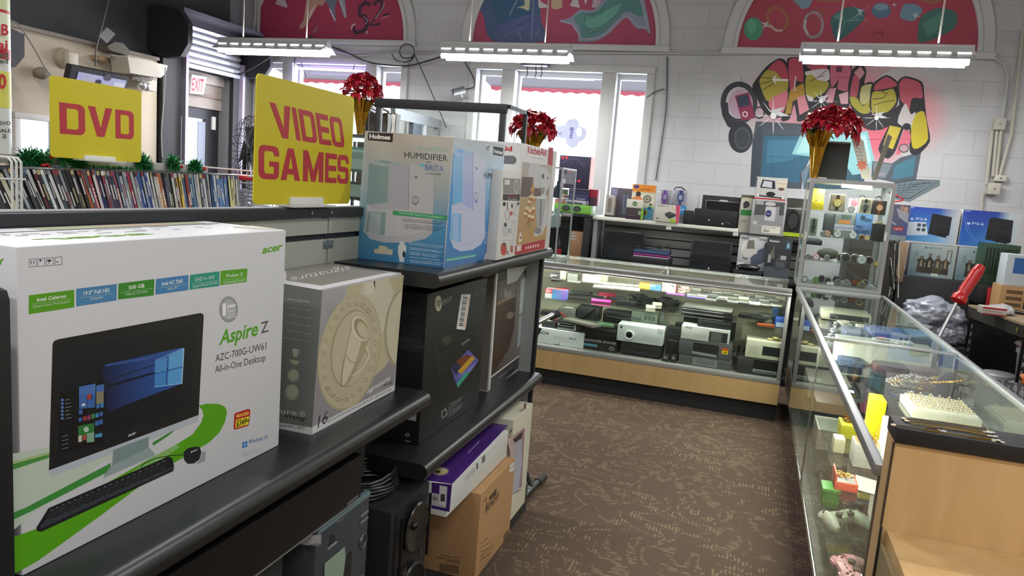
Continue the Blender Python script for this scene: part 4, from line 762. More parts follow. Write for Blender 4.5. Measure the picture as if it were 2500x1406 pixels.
# ---- humidifier box
r, F = carton('humidifier_box', 'blue and beige humidifier box standing on the top shelf', 'box', (-1.185, 2.09, 1.2495), .30, .352, .397, 'cfd2d4', rough=.4, bev=.0025)
def humid(a, f, sc, dk):
    P = lambda L: [f(*q) for q in L]
    e = lambda cx, cy, rx, ry, c, a0=0, a1=2*PI: a.poly([f(cx+rx*math.cos(a0+(a1-a0)*k/27), cy+ry*math.sin(a0+(a1-a0)*k/27)) for k in range(28)], c)
    s = dk
    a.poly(P([(140, 1040), (160, 1075), (300, 1110), (520, 1110), (680, 1075), (745, 1020), (745, 960), (110, 960), (105, 1010)]), s[0])
    a.poly(P([(135, 790), (750, 780), (745, 1010), (620, 1050), (420, 1060), (250, 1050), (110, 1010)]), s[1])
    a.poly(P([(150, 820), (315, 830), (300, 1045), (115, 1010)]), s[4]).poly(P([(165, 830), (270, 830), (262, 1028), (150, 1020)]), s[5])
    e(320, 770, 190, 50, s[1]); e(330, 770, 170, 38, s[0])
    a.poly(P([(160, 372), (350, 395), (325, 740), (140, 760)]), s[4]).poly(P([(355, 395), (530, 380), (520, 810), (340, 760)]), s[2]).poly(P([(340, 400), (360, 398), (345, 760), (325, 745)]), s[5])
    a.poly(P([(530, 380), (640, 395), (755, 470), (755, 780), (640, 815), (525, 812)]), s[1]); e(650, 640, 104, 165, s[1], -PI/2, PI/2)
    a.poly(P([(205, 345), (270, 335), (440, 375), (520, 385), (400, 398), (250, 400), (170, 372)]), s[5]).poly(P([(230, 350), (280, 343), (400, 372), (300, 378)]), s[4])
    e(585, 715, 34, 46, s[3]); e(585, 708, 30, 40, s[0]); a.line(P([(160, 372), (140, 760)]), 2*sc, s[3]).line(P([(530, 385), (520, 810)]), 3*sc, s[3]).line(P([(560, 690), (612, 690)]), 5*sc, '4a4c60')
    a.poly(P([(572, 490), (612, 500), (600, 518), (585, 512)]), s[3]).line(P([(340, 1055), (560, 1048), (740, 1000)]), 2*sc, s[3])
a = ZArt((0, 2.09, 0), (0, -1, 0), 860, 300, 3.8)
a.poly([(118, 72), (940, 135), (900, 600), (80, 600)], ['b4aca2', 'b9b2a8', 'a3aaaa', '94a5a4']).poly([(80, 599), (901, 599), (868, 1000), (62, 1000)], ['94a5a4', 'a3aaaa', '4d8cb4', '4a8298']).poly([(62, 999), (868, 999), (842, 1362), (42, 1262)], ['4a8298', '4d8cb4', '2f6c9c', '33709a'])
humid(a, lambda x, y: (x, y), 1, ('a8a8ae', 'b4b2b4', 'a4a3ae', '6a6f86', '7d9494', '9aa6a8'))
a.poly([(148, 88), (380, 98), (374, 180), (144, 160)], '2a282c').text('Holmes', (160, 142), (354, 155), 40, 'e6e4e2', .04)
a.text('PureMist', (618, 254), (884, 274), 46, '7fa89c', .0).text('HUMIDIFIER', (484, 322), (884, 358), 58, '26262a', .005).text('with', (688, 368), (730, 371), 16, '3a3a40', .01).text('BRITA', (678, 438), (850, 452), 52, '5c78a8', .005).text('WATER FILTER', (680, 478), (826, 485), 16, '3a3a40', .02).poly([(620, 380), (668, 382), (664, 404), (646, 412), (626, 402)], '6fb0cc')
a.poly([(378, 812), (884, 862), (880, 904), (376, 852)], '3a9464').text('THE WATER MAKES THE DIFFERENCE', (432, 842), (846, 890), 18, 'b9dcc4', .01)
for i, s in enumerate(('If PureMist says you care enough about your family', 'to want the very best in breathing comfort.', '', 'Only PureMist turns ordinary tap water into', 'crystal-clear Brita water for the air you breathe', 'in a matter of minutes.')):
    if s: a.text(s, (445+i*7, 892+i*17), (845-(i % 3)*25, 928+i*15), 11, '3c4456', .01, .1)
for i, s in enumerate(('Enjoy the benefits of the world-leading', 'powerful Brita Water Filter in your humidifier', '', 'Virtually eliminate chlorine chemicals', 'from your water', '', 'Dramatically reduce minerals and', 'eliminate "white dust"', '', 'Improves humidifier performance', '', 'Reduces in the build-up inside the', 'humidifier simplifying cleaning')):
    if s: a.text(s, (515+i*1.2, 1112+i*15), (835-(i*17 % 60), 1150+i*14), 10, 'c3d4e0', .01, .1)
a.poly([(440, 1100), (482, 1100), (486, 1130), (502, 1140), (500, 1200), (480, 1215), (482, 1290), (440, 1288), (425, 1200), (426, 1140), (440, 1130)], 'c6c8ca').ell(480, 1218, 14, 30, '2f3338')
a.poly([(205, 1170), (245, 1165), (250, 1135), (330, 1150), (332, 1170), (378, 1175), (370, 1225), (204, 1208)], 'b4ae98')
a.build('printed_front', r, .4)
a = ZArt((-.885, 0, 0), (1, 0, 0), 860, 300, 3.8); a.clip = [(944, 118), (1412, 185), (1324, 1280), (848, 1365)]
a.poly([(945, 135), (1415, 200), (1390, 640), (905, 640)], ['c8d4de', 'ccd2da', '9cc4e4', '5fa4dc']).poly([(905, 639), (1390, 639), (1368, 1000), (880, 1000)], ['5fa4dc', '9cc4e4', '3f8ed0', '4a94d4']).poly([(880, 999), (1368, 999), (1322, 1278), (848, 1362)], ['4a94d4', '3f8ed0', '2a6cb0', '2f70b0'])
humid(a, lambda x, y: (905+(x-105)*.505+(1120-y)*.07*0+(380-y)*-.0, y*1.0+ (235-330)*(1-(y-330)/790)+ (x-105)*-.06+ 95*((y-330)/790)), .8, ('c4cce6', 'c9cfe8', 'aebbe8', '5872c0', '7cb8ea', 'a3c6f0'))
a.poly([(1308, 218), (1400, 232), (1396, 312), (1306, 295)], '222226').text('Holmes', (1312, 276), (1392, 292), 34, 'eceaea', .04).poly([(1236, 198), (1300, 206), (1296, 272), (1238, 262)], 'dfe4ee').text('NT', (1240, 258), (1278, 263), 46, '2c2c50', .02)
a.text('HUMIDIFIER', (1218, 508), (1380, 532), 52, '1e222c', .005).text('with', (1300, 548), (1318, 551), 10, '2e3a58', .01).text('BRITA', (1290, 620), (1360, 630), 44, '6890c8', .005).text('WATER FILTER', (1290, 648), (1350, 656), 9, '4a5c80', .02)
a.poly([(1285, 665), (1350, 672), (1325, 990), (1268, 984)], '2c4a9c').poly([(1300, 725), (1322, 728), (1332, 780), (1318, 800), (1308, 970), (1284, 966), (1290, 790)], 'ccd2e4')
for i in range(8): a.line([(1222, 1010+i*15), (1334-(i*13 % 40), 1022+i*14)], 4, 'b4d0ec')
a.poly([(1232, 1215), (1280, 1125), (1300, 1080), (1320, 1090), (1324, 1160), (1310, 1260), (1210, 1290)], 'd0d2dc').ell(1305, 1110, 18, 34, '22222a').ell(1302, 1150, 16, 22, 'b08a8c')
a.poly([(872, 1255), (1152, 1212), (1150, 1238), (870, 1286)], '2fa4a0').text('Adds crystal clear Brita water to the air you breathe', (876, 1280), (1136, 1236), 12, 'dff0f0', .02)
a.text('PureMist', (1264, 445), (1386, 450), 34, '7ab4dc', 0)
a.build('printed_side', r, .22)
# ---- attachments box and mixer box
r, F = carton('attachment_box', 'narrow white box of blender attachments between the humidifier and mixer boxes', 'box', (-1.0, 2.447, 1.2495), .153, .193, .318, 'd8d8d6', rough=.4, bev=.002)
a = ZArt((-.847, 0, 0), (1, 0, 0), 860, 300, 3.8)
a.poly([(1400, 510), (1560, 520), (1556, 660), (1400, 655)], '8c8a82').poly([(1398, 660), (1555, 664), (1552, 722), (1396, 718)], '2c2a2c').text('KitchenAid', (1445, 690), (1530, 692), 14, 'c83a44', .02).text('Blender Accessories', (1445, 710), (1530, 712), 9, 'e0e0e0', .02).poly([(1415, 525), (1462, 528), (1458, 575), (1412, 572)], 'dcdcdc').ring(1522, 590, 22, 62, 4, 'd4d2cc', 20).ring(1522, 590, 10, 62, 3, 'd4d2cc', 20)
a.line([(1392, 915), (1540, 912)], 3, '9c9c9e').line([(1388, 1095), (1528, 1085)], 3, '9c9c9e')
for n, x, y in (('1', 1474, 785), ('2', 1450, 1015), ('3', 1432, 1220)): a.text(n, (x, y), (x+14, y-1), 32, '2c2c30', .03)
a.ell(1410, 752, 15, 20, '2a2a2e').ell(1540, 748, 8, 14, '2a2a2e').line([(1440, 735), (1438, 800)], 10, '6c6e72').ring(1438, 850, 20, 50, 4, '77797d').ring(1510, 800, 14, 60, 3, 'a0a2a4').ell(1475, 840, 13, 18, 'c8484c').ell(1420, 1000, 28, 55, 'c4c6c8').ell(1420, 945, 14, 20, '44464a').ring(1494, 985, 18, 60, 3, 'a0a2a4').ell(1404, 1170, 28, 60, 'c04a44').ell(1410, 1125, 16, 16, '55565a').rect(1468, 1140, 1490, 1200, 'b05a58').ell(1486, 1115, 9, 20, 'c4c6c8')
a.build('printed_face', r, .35)
r, F = carton('mixer_box', 'white and red stand mixer box at the right end of the top shelf', 'box', (-1.13, 2.645, 1.2495), .28, .515, .422, 'd6d6d6', rough=.4, bev=.003)
a = ZArt((-.85, 0, 0), (1, 0, 0), 860, 300, 3.8)
a.poly([(1580, 360), (1855, 400), (1795, 1075), (1520, 1135)], 'b4ada4').poly([(1575, 500), (1680, 505), (1660, 690), (1560, 685)], '62544c').poly([(1690, 600), (1820, 600), (1810, 680), (1680, 680)], '6a5348').poly([(1560, 700), (1820, 690), (1795, 1080), (1520, 1130)], ['b49a74', 'b8a07c', 'b8935c', 'ba9058']).poly([(1645, 370), (1740, 385), (1735, 610), (1685, 600), (1680, 505), (1630, 500)], 'c6c6c8')
a.poly([(1740, 400), (1800, 425), (1832, 470), (1838, 560), (1800, 640), (1815, 780), (1805, 930), (1760, 1030), (1700, 1055), (1680, 1030), (1740, 940), (1770, 780), (1745, 620), (1740, 560)], 'c8c9cb').poly([(1705, 690), (1802, 690), (1786, 800), (1760, 960), (1730, 1000), (1712, 960), (1700, 800)], 'a9aaae').line([(1750, 700), (1742, 950)], 10, '6a6b70').ell(1752, 692, 50, 12, 'dcdcde').poly([(1745, 600), (1785, 600), (1780, 660), (1750, 660)], '8e9094').ell(1768, 495, 12, 24, '55565a').ell(1812, 512, 6, 14, '55565a').ell(1722, 1002, 34, 30, '8a8b90')
for x, y, s in ((1672, 620, 22), (1655, 690, 20), (1685, 700, 20), (1640, 740, 18), (1620, 800, 22), (1650, 820, 24), (1680, 800, 22), (1605, 850, 20), (1640, 870, 22), (1670, 880, 22)): a.ell(x, y+12, s*.8, s, 'b0702c').ell(x, y-8, s*.8, s*.7, 'e0cfa8')
a.line([(1640, 900), (1600, 970)], 4, '4a3a30').line([(1645, 900), (1660, 970)], 4, '4a3a30').line([(1630, 900), (1635, 980)], 4, '4a3a30').rect(1664, 560, 1682, 640, 'b88034')
a.poly([(1513, 1140), (1790, 1078), (1782, 1165), (1506, 1230)], 'b03038').poly([(1526, 1140), (1568, 1132), (1564, 1185), (1524, 1193)], 'd8d4d0').text('KitchenAid', (1628, 280), (1800, 305), 62, 'b8283c', .03).line([(1660, 322), (1770, 334)], 4, '9a9a9c').poly([(1820, 225), (1865, 232), (1858, 398), (1812, 388)], 'b23442')
for k in range(6): a.ell(1612+k*22, 1160-k*5, 7, 13, 'e4c8c8')
a.poly([(1545, 1060), (1552, 1020), (1568, 1020), (1572, 1060), (1570, 1100), (1540, 1108)], 'dcd8d4').ell(1560, 1065, 8, 12, 'b03038')
a.build('printed_face', r, .35)
a = ZArt((0, 2.645, 0), (0, -1, 0), 860, 300, 3.8); a.text('KitchenAid', (1080, 230), (1484, 262), 42, 'b8283c', .04).poly([(1380, 300), (1500, 306), (1524, 330), (1524, 360), (1500, 384), (1390, 380)], '6c6c72').line([(1400, 470), (1525, 482)], 3, '8a8a8c'); a.build('printed_side', r, .4)
# ---- under the shelves
r, F = carton('griddle_box', 'long purple and white griddle box lying under the middle shelf', 'box', (-1.09, 2.075, .457), .27, .60, .105, 'd4d5d4', rough=.45, bev=.002)
a = ZArt((0, 0, .562), (0, 0, 1), 1000, 900, 2.7775); a.poly([(545, 365), (668, 385), (288, 782), (100, 755)], '4a2a78').ell(205, 695, 62, 30, '8a7a9c').ell(208, 695, 50, 22, 'c4b878').ell(190, 700, 20, 10, '5a4a34').ell(225, 685, 16, 9, 'dcd8c8'); a.text('20-inch griddle', (392, 580), (470, 500), (8, -18), 'c8c0dc', .02); a.build('printed_top', r, .35)
a = ZArt((0, 2.075, 0), (0, -1, 0), 1000, 900, 2.7775); a.poly([(150, 770), (288, 785), (270, 972), (148, 945)], '472a72').poly([(152, 840), (252, 862), (246, 945), (150, 925)], 'c4c4c4').poly([(204, 790), (256, 800), (248, 930), (198, 918)], 'dcdcdc').rect(210, 850, 240, 900, '4a4a4e').text('VA', (192, 870), (156, 866), (0, 26), '2a2a30', .02); a.build('printed_end', r, .35)
a = ZArt((-.82, 0, 0), (1, 0, 0), 1000, 900, 2.7775)
for k in range(9): a.line([(490+k*2.6, 600-k*2.6), (490+k*2.6, 645-k*2.6)], 1.3, '55555a')
for i in range(3): a.line([(368+i*5, 745+i*10), (440+i*4, 672+i*9)], 3, '8a8a8c')
a.rect(452, 640, 464, 680, '66666a'); a.line([(520, 590), (600, 510)], 2, '9a9a9c'); a.build('printed_side', r, .45)
r, F = carton('cooktop_box', 'brown cardboard box with a black script logo, under the griddle box', 'box', (-1.07, 2.30, .1305), .285, .385, .322, 'a9825a', rough=.75, bev=.004)
a = ZArt((-.785, 0, 0), (1, 0, 0), 1000, 900, 2.7775)
a.poly([(540, 870), (588, 812), (590, 850), (543, 892)], '241c18').text('PRECISION', (548, 880), (586, 832), 9, 'a9825a', .02).text('Nuwave', (505, 985), (598, 880), 54, '241c18', .005, .2).line([(530, 960), (590, 900)], 2, '241c18').line([(500, 905), (520, 870), (522, 975)], 4, '241c18')
for i in range(5): a.line([(482, 1190+i*26), (530+i % 3*20, 1146+i*25)], 3, '4a3628')
a.poly([(680, 655), (712, 625), (706, 690), (676, 706)], 'd0d0d0').line([(684, 680), (706, 656)], 4, '77777a')
for k in range(9): a.line([(640+k*4, 1120-k*4), (637+k*4, 1172-k*4)], 2, '3c2c22')
for i in range(7): a.line([(476, 1280+i*24), (560-i*4, 1218+i*24)], 2.4, '4a3628')
a.build('printed_face', r, .7)
a = ZArt((0, 2.30, 0), (0, -1, 0), 1000, 900, 2.7775); a.text('Model No. 30201', (212, 1268), (338, 1290), 12, '33261c', .01).text('SKU# PIC2-01-ABCD-B', (180, 1284), (338, 1312), 11, '33261c', .01).text('(Item# UK-18)', (250, 1306), (338, 1322), 11, '33261c', .01)
for k in range(22): a.line([(204+k*6.2, 1318+k*.9), (202+k*6.2, 1376+k*.9)], 2+(k*7 % 3), '2a2018')
a.build('printed_side', r, .7)
r, F = carton('appliance_box', 'cream and pink appliance box at the shelf end behind the brown box', 'box', (-1.12, 2.735, .1305), .30, .27, .455, 'cdcab8', rough=.5, bev=.003)
a = ZArt((-.82, 0, 0), (1, 0, 0), 1000, 900, 2.7775)
a.poly([(660, 480), (780, 400), (760, 800), (700, 850), (680, 560)], ['c4b4ae', '9a6a78', '88707c', 'b0aab4', 'c4b0b0']).poly([(700, 480), (765, 425), (758, 480), (716, 505)], '3c3634').poly([(712, 505), (762, 470), (762, 640), (735, 830), (705, 840)], 'a9a9b8').text('er', (676, 440), (696, 420), 24, '2a2a2e', .04, .1).poly([(775, 240), (790, 230), (788, 270), (773, 278)], '6a3a2c').line([(700, 850), (755, 820)], 4, '2a2a2e')
a.build('printed_face', r, .45)
# monitor speaker
r = T('studio_speaker', 'black two-way speaker standing on the lower deck beside the brown box', 'speaker', (-.95, 1.9, .1305))
b = MB(); b.box(-1.12, 1.775, .1305, -.865, 2.03, .588, M('141417', .75, bump=(300, .2)), .006); b.build('cabinet', r, True)
b = MB(); b.box(-.866, 1.80, .15, -.862, 2.015, .575, M('1f2023', .35), .005); b.build('front_baffle', r, True)
b = MB(); b.lathe([(.078, 0), (.074, .004), (.060, -.001), (.020, -.012), (.001, -.012)], (-.848, 1.915, .490), M('2a2826', .25), 28, 'x', sx=1, sy=.95, caps=False); twg = b.build('tweeter_waveguide', r, True)
b = MB(); b.ell((-.857, 1.915, .49), .012, .012, .012, M('0c0c0e', .3)); b.build('tweeter', twg, True)
b = MB(); b.torus((-.848, 1.905, .285), .086, .006, M('2c2d30', .3), 'x', 30); b.lathe([(.083, .0), (.05, -.014), (.001, -.016)], (-.848, 1.905, .285), M('17171a', .6), 28, 'x', caps=False); b.build('woofer', r, True)
b = MB()
for y in (1.815, 2.003): b.tube([(-.849, y, .36), (-.849, y, .56)], .005, M('101012', .3), 8)
for y, z in ((1.835, .37), (1.845, .375), (1.855, .38), (1.95, .39), (1.96, .385)): b.box(-.851, y, z-.015, -.847, y+.003, z+.015, STEEL)
b.build('bass_port', r, True)
# cable coil on the speaker
b = MB(); 
for k in range(6):
    pts = [(-.995+.075*(1+.1*math.sin(k))*math.cos(a2/16*2*PI), 1.875+.09*math.sin(a2/16*2*PI)*(1+.05*k), .599+k*.0105+.003*math.sin(a2*1.3+k)) for a2 in range(17)]
    b.tube(pts, .005, M('1a1b1e', .4), 6)
centered(b, 'power_cable', 'black power cable coiled on top of the speaker', 'cable')
# karaoke player
r = T('karaoke_player', 'grey karaoke player with a small green screen under the near shelf', 'stereo', (-1.0, 1.5, .1305))
MK = M('34383d', .4)
b = MB(); b.box(-1.13, 1.375, .1305, -.875, 1.64, .70, MK, .025); b.box(-.90, 1.385, .15, -.86, 1.635, .705, M('3d4248', .38), .012); b.build('body', r, True)
b = MB(); b.box(-.874, 1.392, .697, -.8585, 1.632, .712, M('7e98a4', .3, .4), .003); b.build('top_highlight', r, True)  # pale blue strip: the top edge's highlight put into its colour
b = MB(); b.box(-.8605, 1.415, .42, -.8585, 1.55, .585, M('24262a', .4)); b.build('screen_bezel', r, True)
b = MB(); pts = [onPl(x, y, (-.857, 0, 0), (1, 0, 0)) for x, y in ((793, 1376), (842, 1335), (844, 1360), (838, 1406), (836, 1430), (792, 1436))]; b.slab(pts, (-.001, 0, 0), M('8fa394', .25)); b.build('crt_screen', r, True)
for z in (.615, .50):
    b = MB()
    b.torus((-.8585, 1.606, z-.03), .017, .0022, M('6c7278', .3, .5), 'x', 22); b.torus((-.8585, 1.606, z-.03), .010, .0015, M('55595f', .3, .5), 'x', 18)
    b.build('dial_ring', r, True)
for i in range(10):
    b = MB(); y = 1.586+(i % 5)*.008; z = .657-(i//5)*.018; b.box(-.859, y, z, -.8565, y+.005, z+.007, M('8b9096', .4), .001); b.build('button', r, True)
a = ZArt((-.8595, 0, 0), (1, 0, 0), 700, 1100, 4.595)
a.text('Memorex', (562, 815), (642, 765), 16, 'b4b8bc', .02, .1).line([(430, 990), (470, 900), (690, 770), (720, 800), (700, 960), (550, 1080)], 3, '55585e').poly([(462, 1090), (545, 1015), (580, 1022), (462, 1115)], '8d9290').poly([(490, 940), (545, 940), (545, 1010), (470, 1085)], '2a2c30').line([(610, 980), (660, 940)], 4, '6c7076').line([(660, 1030), (740, 1000)], 4, '5c6066')
a.build('front_print', r, .4)
a = ZArt((0, 1.3745, 0), (0, -1, 0), 700, 1100, 4.595); a.poly([(145, 1050), (255, 950), (385, 938), (390, 950), (385, 1050), (350, 1070)], 'c8c8c8').line([(205, 990), (270, 992)], 3, '66666a').line([(205, 1028), (280, 1030)], 3, '66666a')
for k in range(16): a.line([(258+k*7, 1048-k*.8), (258+k*7, 1072-k*.8)], 3, '2e2e32')
a.build('barcode_label', r, .4)
# flat black panel above the player and a stack of wood slats below the near shelf
r = T('flat_television', 'black flat screen television leaning under the near shelf above the player', 'television', (-.95, 1.1, .72))
b = MB(); b.slab([(-.852, .45, .722), (-.852, 1.567, .722), (-.852, 1.564, .835), (-.852, .45, .843)], (-.035, 0, 0), M('0e0f13', .3)); b.build('screen_panel', r, True)
b = MB(); b.box(-.8515, .45, .7205, -.850, 1.567, .7225, M('b4b8b4', .3, .6)); b.box(-.8515, 1.50, .7245, -.8505, 1.555, .734, M('55585c', .4)); b.build('edge_trim', r, True)
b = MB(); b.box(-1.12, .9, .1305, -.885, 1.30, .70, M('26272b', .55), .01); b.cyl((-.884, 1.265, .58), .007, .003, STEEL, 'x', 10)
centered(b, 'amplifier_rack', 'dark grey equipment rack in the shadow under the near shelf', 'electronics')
b = MB(); b.slab([(-.93, 1.60, .8015), (-.93, 1.90, .8015), (-1.12, 1.92, .8015), (-1.12, 1.70, .8015)], (0, 0, .004), M('8a8a74', .7)); b.box(-1.13, 1.62, .702, -.94, 1.74, .801, M('17181b', .6))
centered(b, 'instruction_booklet', 'pale green booklet on a black case tucked beneath the near shelf', 'booklet')
# keyboard stand poking out behind the unit
r = T('keyboard_stand', 'black folding stand with a white-lettered foot on the carpet behind the shelving', 'stand', (-.9, 3.45, 0))
Q = M('232427', .35); b = MB(); b.tube([oZ(1262, 1232, .022), oZ(1318, 1172, .022)], .018, Q, 12); b.build('foot_tube', r, True)
b = MB(); b.tube([oZ(1312, 1178, .023), oZ(1328, 1163, .023)], .021, M('2d2422', .6), 12); b.build('rubber_foot', r, True)
b = MB(); b.tube([oZ(1297, 1187, .035), oY(1275, 1130, 3.42), oY(1262, 900, 3.30), oY(1318, 800, 3.35)], .012, Q, 8); b.tube([oY(1308, 790, 3.35), oY(1350, 768, 3.55)], .012, CHROME, 10); b.build('frame', r, True)
b = MB(); b.tube([oY(1343, 773, 3.54), oY(1362, 765, 3.58)], .020, M('26262a', .7), 12); b.build('foam_grip', r, True)
a = Art(oZ(1290, 1200, .0415), (0, 0, 1)); a.text('ULTIMATE', (1279, 1216), (1299, 1190), (-7, -5), 'c8c8ca', .03); a.build('foot_lettering', r)

xk = oY(17, 1000, .72).x; zk = oY(8, 700, .72).z
b = MB(); b.box(xk-.20, .60, .9005, xk, .735, zk, M('17181b', .5), .02); centered(b, 'black_bag', 'black upright bag cut off by the left edge of the picture, beside the computer box', 'bag')
# ================================================================ DVD RACK, SIGNS, LEFT AND MIDDLE BACKGROUND
rack = T('media_rack', 'white wire rack unit holding one long row of leaning disc cases', 'rack', (-2.5, 2.5, 0))
MW2 = M('c9c8c4', .4); b = MB(); b.box(-2.62, .9, .001, -2.30, 3.32, 1.20, M('8f8f8c', .6)); b.box(-2.62, .9, 1.2005, -2.28, 3.32, 1.262, M('b9b8b4', .5)); b.build('rack_body', rack, True)
b = MB(); b.box(-2.60, 1.5, 1.452, -2.57, 3.02, 1.485, M('b4b3ae', .45), .003); b.build('top_bar', rack, True)
for y in (1.6, 2.3, 2.98): b = MB(); b.box(-2.595, y, 1.262, -2.58, y+.015, 1.452, MW2); b.build('rail_post', rack, True)
b = MB()
for k in range(3):
    y = 1.835+k*.016-.05; b.tube([(-2.58, y, 1.27), (-2.58, y, 1.46), (-2.57, y, 1.478), (-2.30, y, 1.478-.0), (-2.285, y, 1.465), (-2.285, y, 1.27)], .0045, MW2, 6)
for z in (1.31, 1.41): b.tube([(-2.285, 1.70, z), (-2.285, 1.83, z)], .0035, MW2, 6)
b.build('wire_end', rack, True)
b = MB(); pts = [(-2.58, 3.02, 1.462), (-2.58, 3.30, 1.462)]
b.tube([(-2.585, 3.0, 1.480), (-2.45, 3.27, 1.474), (-2.33, 3.285, 1.468), (-2.30, 3.285, 1.27)], .0045, MW2, 6); b.tube([(-2.32, 3.0, 1.455), (-2.32, 3.285, 1.455)], .0045, MW2, 6)
for z in (1.30, 1.36, 1.41): b.tube([(-2.32, 3.12, z), (-2.30, 3.285, z), (-2.58, 3.285, z)], .0035, MW2, 6)
for y in (3.12, 3.21): b.tube([(-2.33, y, 1.27), (-2.33, y, 1.46)], .0035, MW2, 6)
b.build('wire_end', rack, True)
# disc cases
cols = '2e2e34 2b2b30 c2bf9c 8a9aa4 2e3440 7d8c98 3a3c44 44484e 2c2d33 b4b4b4 5a3038 30323a a4b8bc 33343a c4c4c4 4c5058 2a2b30 8c8f94 35363c 2a2a2e 55504c 3c3c44 3a3230 a8623c 5c5456 a83038 c4bcbc 26285a 2c2e4c 7a3a44 5c5a66 4a3c50 35384c 8a4a5c 556880 a0a4ac 8a8c94 6a6e84 942c50 9ca49c 7c7c8c 3c5c98 44609c 7c8cac 30407c c4c4c0 bcbcb8 9c9c9c c8a890 a4643c 8c5c4c 4c4c54 5c5c5c 3a3a40 b4b0ac 5c4c48 c9a02c d4b040 8c94a4 50586c 98382c 44546c 3c5c7c 7c98ac 9c9ca8 c4c0bc 54545c a8a8ac c4c4c4 4c4c5c b4b4bc 34507c 3c5c8c c8c8cc 5470a0 6484b4 5c7cb0 6888b8 5878a8 6c8cb8 c8c87c d0cc98 c4bc74 bcb4a8 c8c4bc a8a4a0'.split()
NAMES = {'dark': 'dark', 'light': 'pale', 'blue': 'blue', 'red': 'red', 'yellow': 'yellow', 'grey': 'grey', 'brown': 'brown'}
def cname(h):
    r, g, bl = [int(h[i:i+2], 16) for i in (0, 2, 4)]; mx, mn = max(r, g, bl), min(r, g, bl)
    if mx < 76: return 'black'
    if mx-mn < 26: return 'pale' if mx > 160 else 'grey'
    if bl == mx and bl-r > 20: return 'blue'
    if r-bl > 70 and g > 130: return 'yellow'
    if r == mx and g < r-40: return 'red' if g < 90 else 'brown'
    return 'tan'
y = 1.868; N = len(cols); BAND = ['d4d0c8', '2c2c30', '84383e', '5a6c92', 'b0a472', '8a8c90', 'b4b4b4']
WORDS = {3: 'BORAT', 12: 'LOVE', 25: 'FARGO', 33: 'THE RING', 50: 'ISLAND', 56: 'Shrek'}
RD = random.Random(3)
for i, c in enumerate(cols):
    t = i/(N-1); lean = math.radians(25-17*t+RD.uniform(-1.5, 1.5)); th = .0142 if i not in (2,) else .019
    r = T('disc_case', '%s disc case, %s from the left end of the rack' % (cname(c), ordn(i+1)), 'dvd', (-2.40+RD.uniform(-.004, .004), y, 1.265+.135*0+th*math.sin(lean)*0), 0, 'disc cases leaning in the rack', rot=(lean, 0, 0))
    b = MB(); b.box(-.135, 0, 0, 0, th, .19, M('1c1d20' if i % 3 else '3c3e44', .3), .001); b.build('case', r)
    m = mw(r); R3 = m.to_3x3(); a = Art(m @ Vector((0, 0, 0)), R3 @ Vector((1, 0, 0)), m @ Vector((0, .001, .004)), R3 @ Vector((0, th-.002, 0)), R3 @ Vector((0, 0, .182)), lift=.0002, step=.0001)
    a.rect(0, 0, 1, 1, c); k = RD.random(); a.rect(.0, .88+.04*k, 1, 1, RD.choice(BAND) if k > .4 else c); a.rect(.3, .2+.3*k, .7, .5+.35*k, RD.choice(BAND) if i % 2 else 'c8c8c8')
    if k > .5: a.rect(0, .03, 1, .10, RD.choice(BAND))
    if i in WORDS: a.text(WORDS[i], (.25, .62), (.25, .18), (.55, 0), '1c1c20' if i == 3 else 'f0f0f0', .02)
    a.build('spine_label', r, .25); y += th/math.cos(lean)*(.0132/.0142)
# tinsel garland tufts
def tuft(px0, py0, px1, py1, R, label, n=420, seed=1):
    rg = random.Random(seed); p0, p1 = oX(px0, py0, -2.55), oX(px1, py1, -2.55); b = MB(); g = [M('1f7a3c', .25, .55), M('2f9a50', .2, .6), M('14522a', .3, .5), M('8ad0a0', .15, .7)]
    for i in range(n):
        t = rg.random(); c = p0.lerp(p1, t)+Vector((rg.gauss(0, R*.15), rg.gauss(0, R*.15), rg.gauss(0, R*.15)))
        d = Vector((rg.gauss(0, 1), rg.gauss(0, 1), rg.gauss(0, 1))).normalized(); e = d.orthogonal().normalized()*.0016; l = R*rg.uniform(.6, 1.15); q = c+d*l
        b.add([c+e, c-e, q-e*.4, q+e*.4], [(0, 1, 2, 3)], g[rg.choice((0, 0, 0, 1, 1, 2, 2, 3))], False)
    b.tube([p0, p1], R*.25, M('14401f', .6), 6)
    c = (p0+p1)/2; r = T('tinsel_garland', label, 'garland', (c.x, c.y, c.z-R), 0, 'green tinsel tufts along the rack'); b.build('tinsel', r, True); return r
tf = [tuft(30, 400, 60, 395, .03, 'green tinsel tuft at the far left end beside the poster tube', 220, 2), tuft(62, 388, 112, 392, .045, 'widest green tinsel tuft, directly left of the DVD sign', 1100, 3), tuft(150, 385, 205, 398, .043, 'green tinsel tuft under the lower left corner of the DVD sign', 950, 4),
      tuft(225, 414, 330, 418, .022, 'thin low strand of green tinsel below the middle of the DVD sign', 800, 5), tuft(345, 394, 356, 410, .043, 'green tinsel tuft at the right corner of the DVD sign', 700, 6), tuft(420, 395, 426, 408, .036, 'bushy green tinsel tuft below the street door, left one of two', 700, 7), tuft(473, 402, 481, 414, .038, 'bushy green tinsel tuft below the street door, right one of two', 700, 8)]
for (x, y_, k, rr) in ((112, 408, 1, .014), (128, 383, 1, .008), (176, 380, 2, .007), (363, 421, 4, .006), (444, 407, 5, .006), (500, 412, 6, .008)):
    b = MB(); c = oX(x, y_, -2.51); 
    for q in range(5): b.ell((c.x, c.y+rr*math.cos(q*1.26), c.z+rr*.7*math.sin(q*1.26)), rr*.6, rr*.7, rr*.45, M('b81c24', .25, .3))
    b.build('red_bow', tf[k], True)
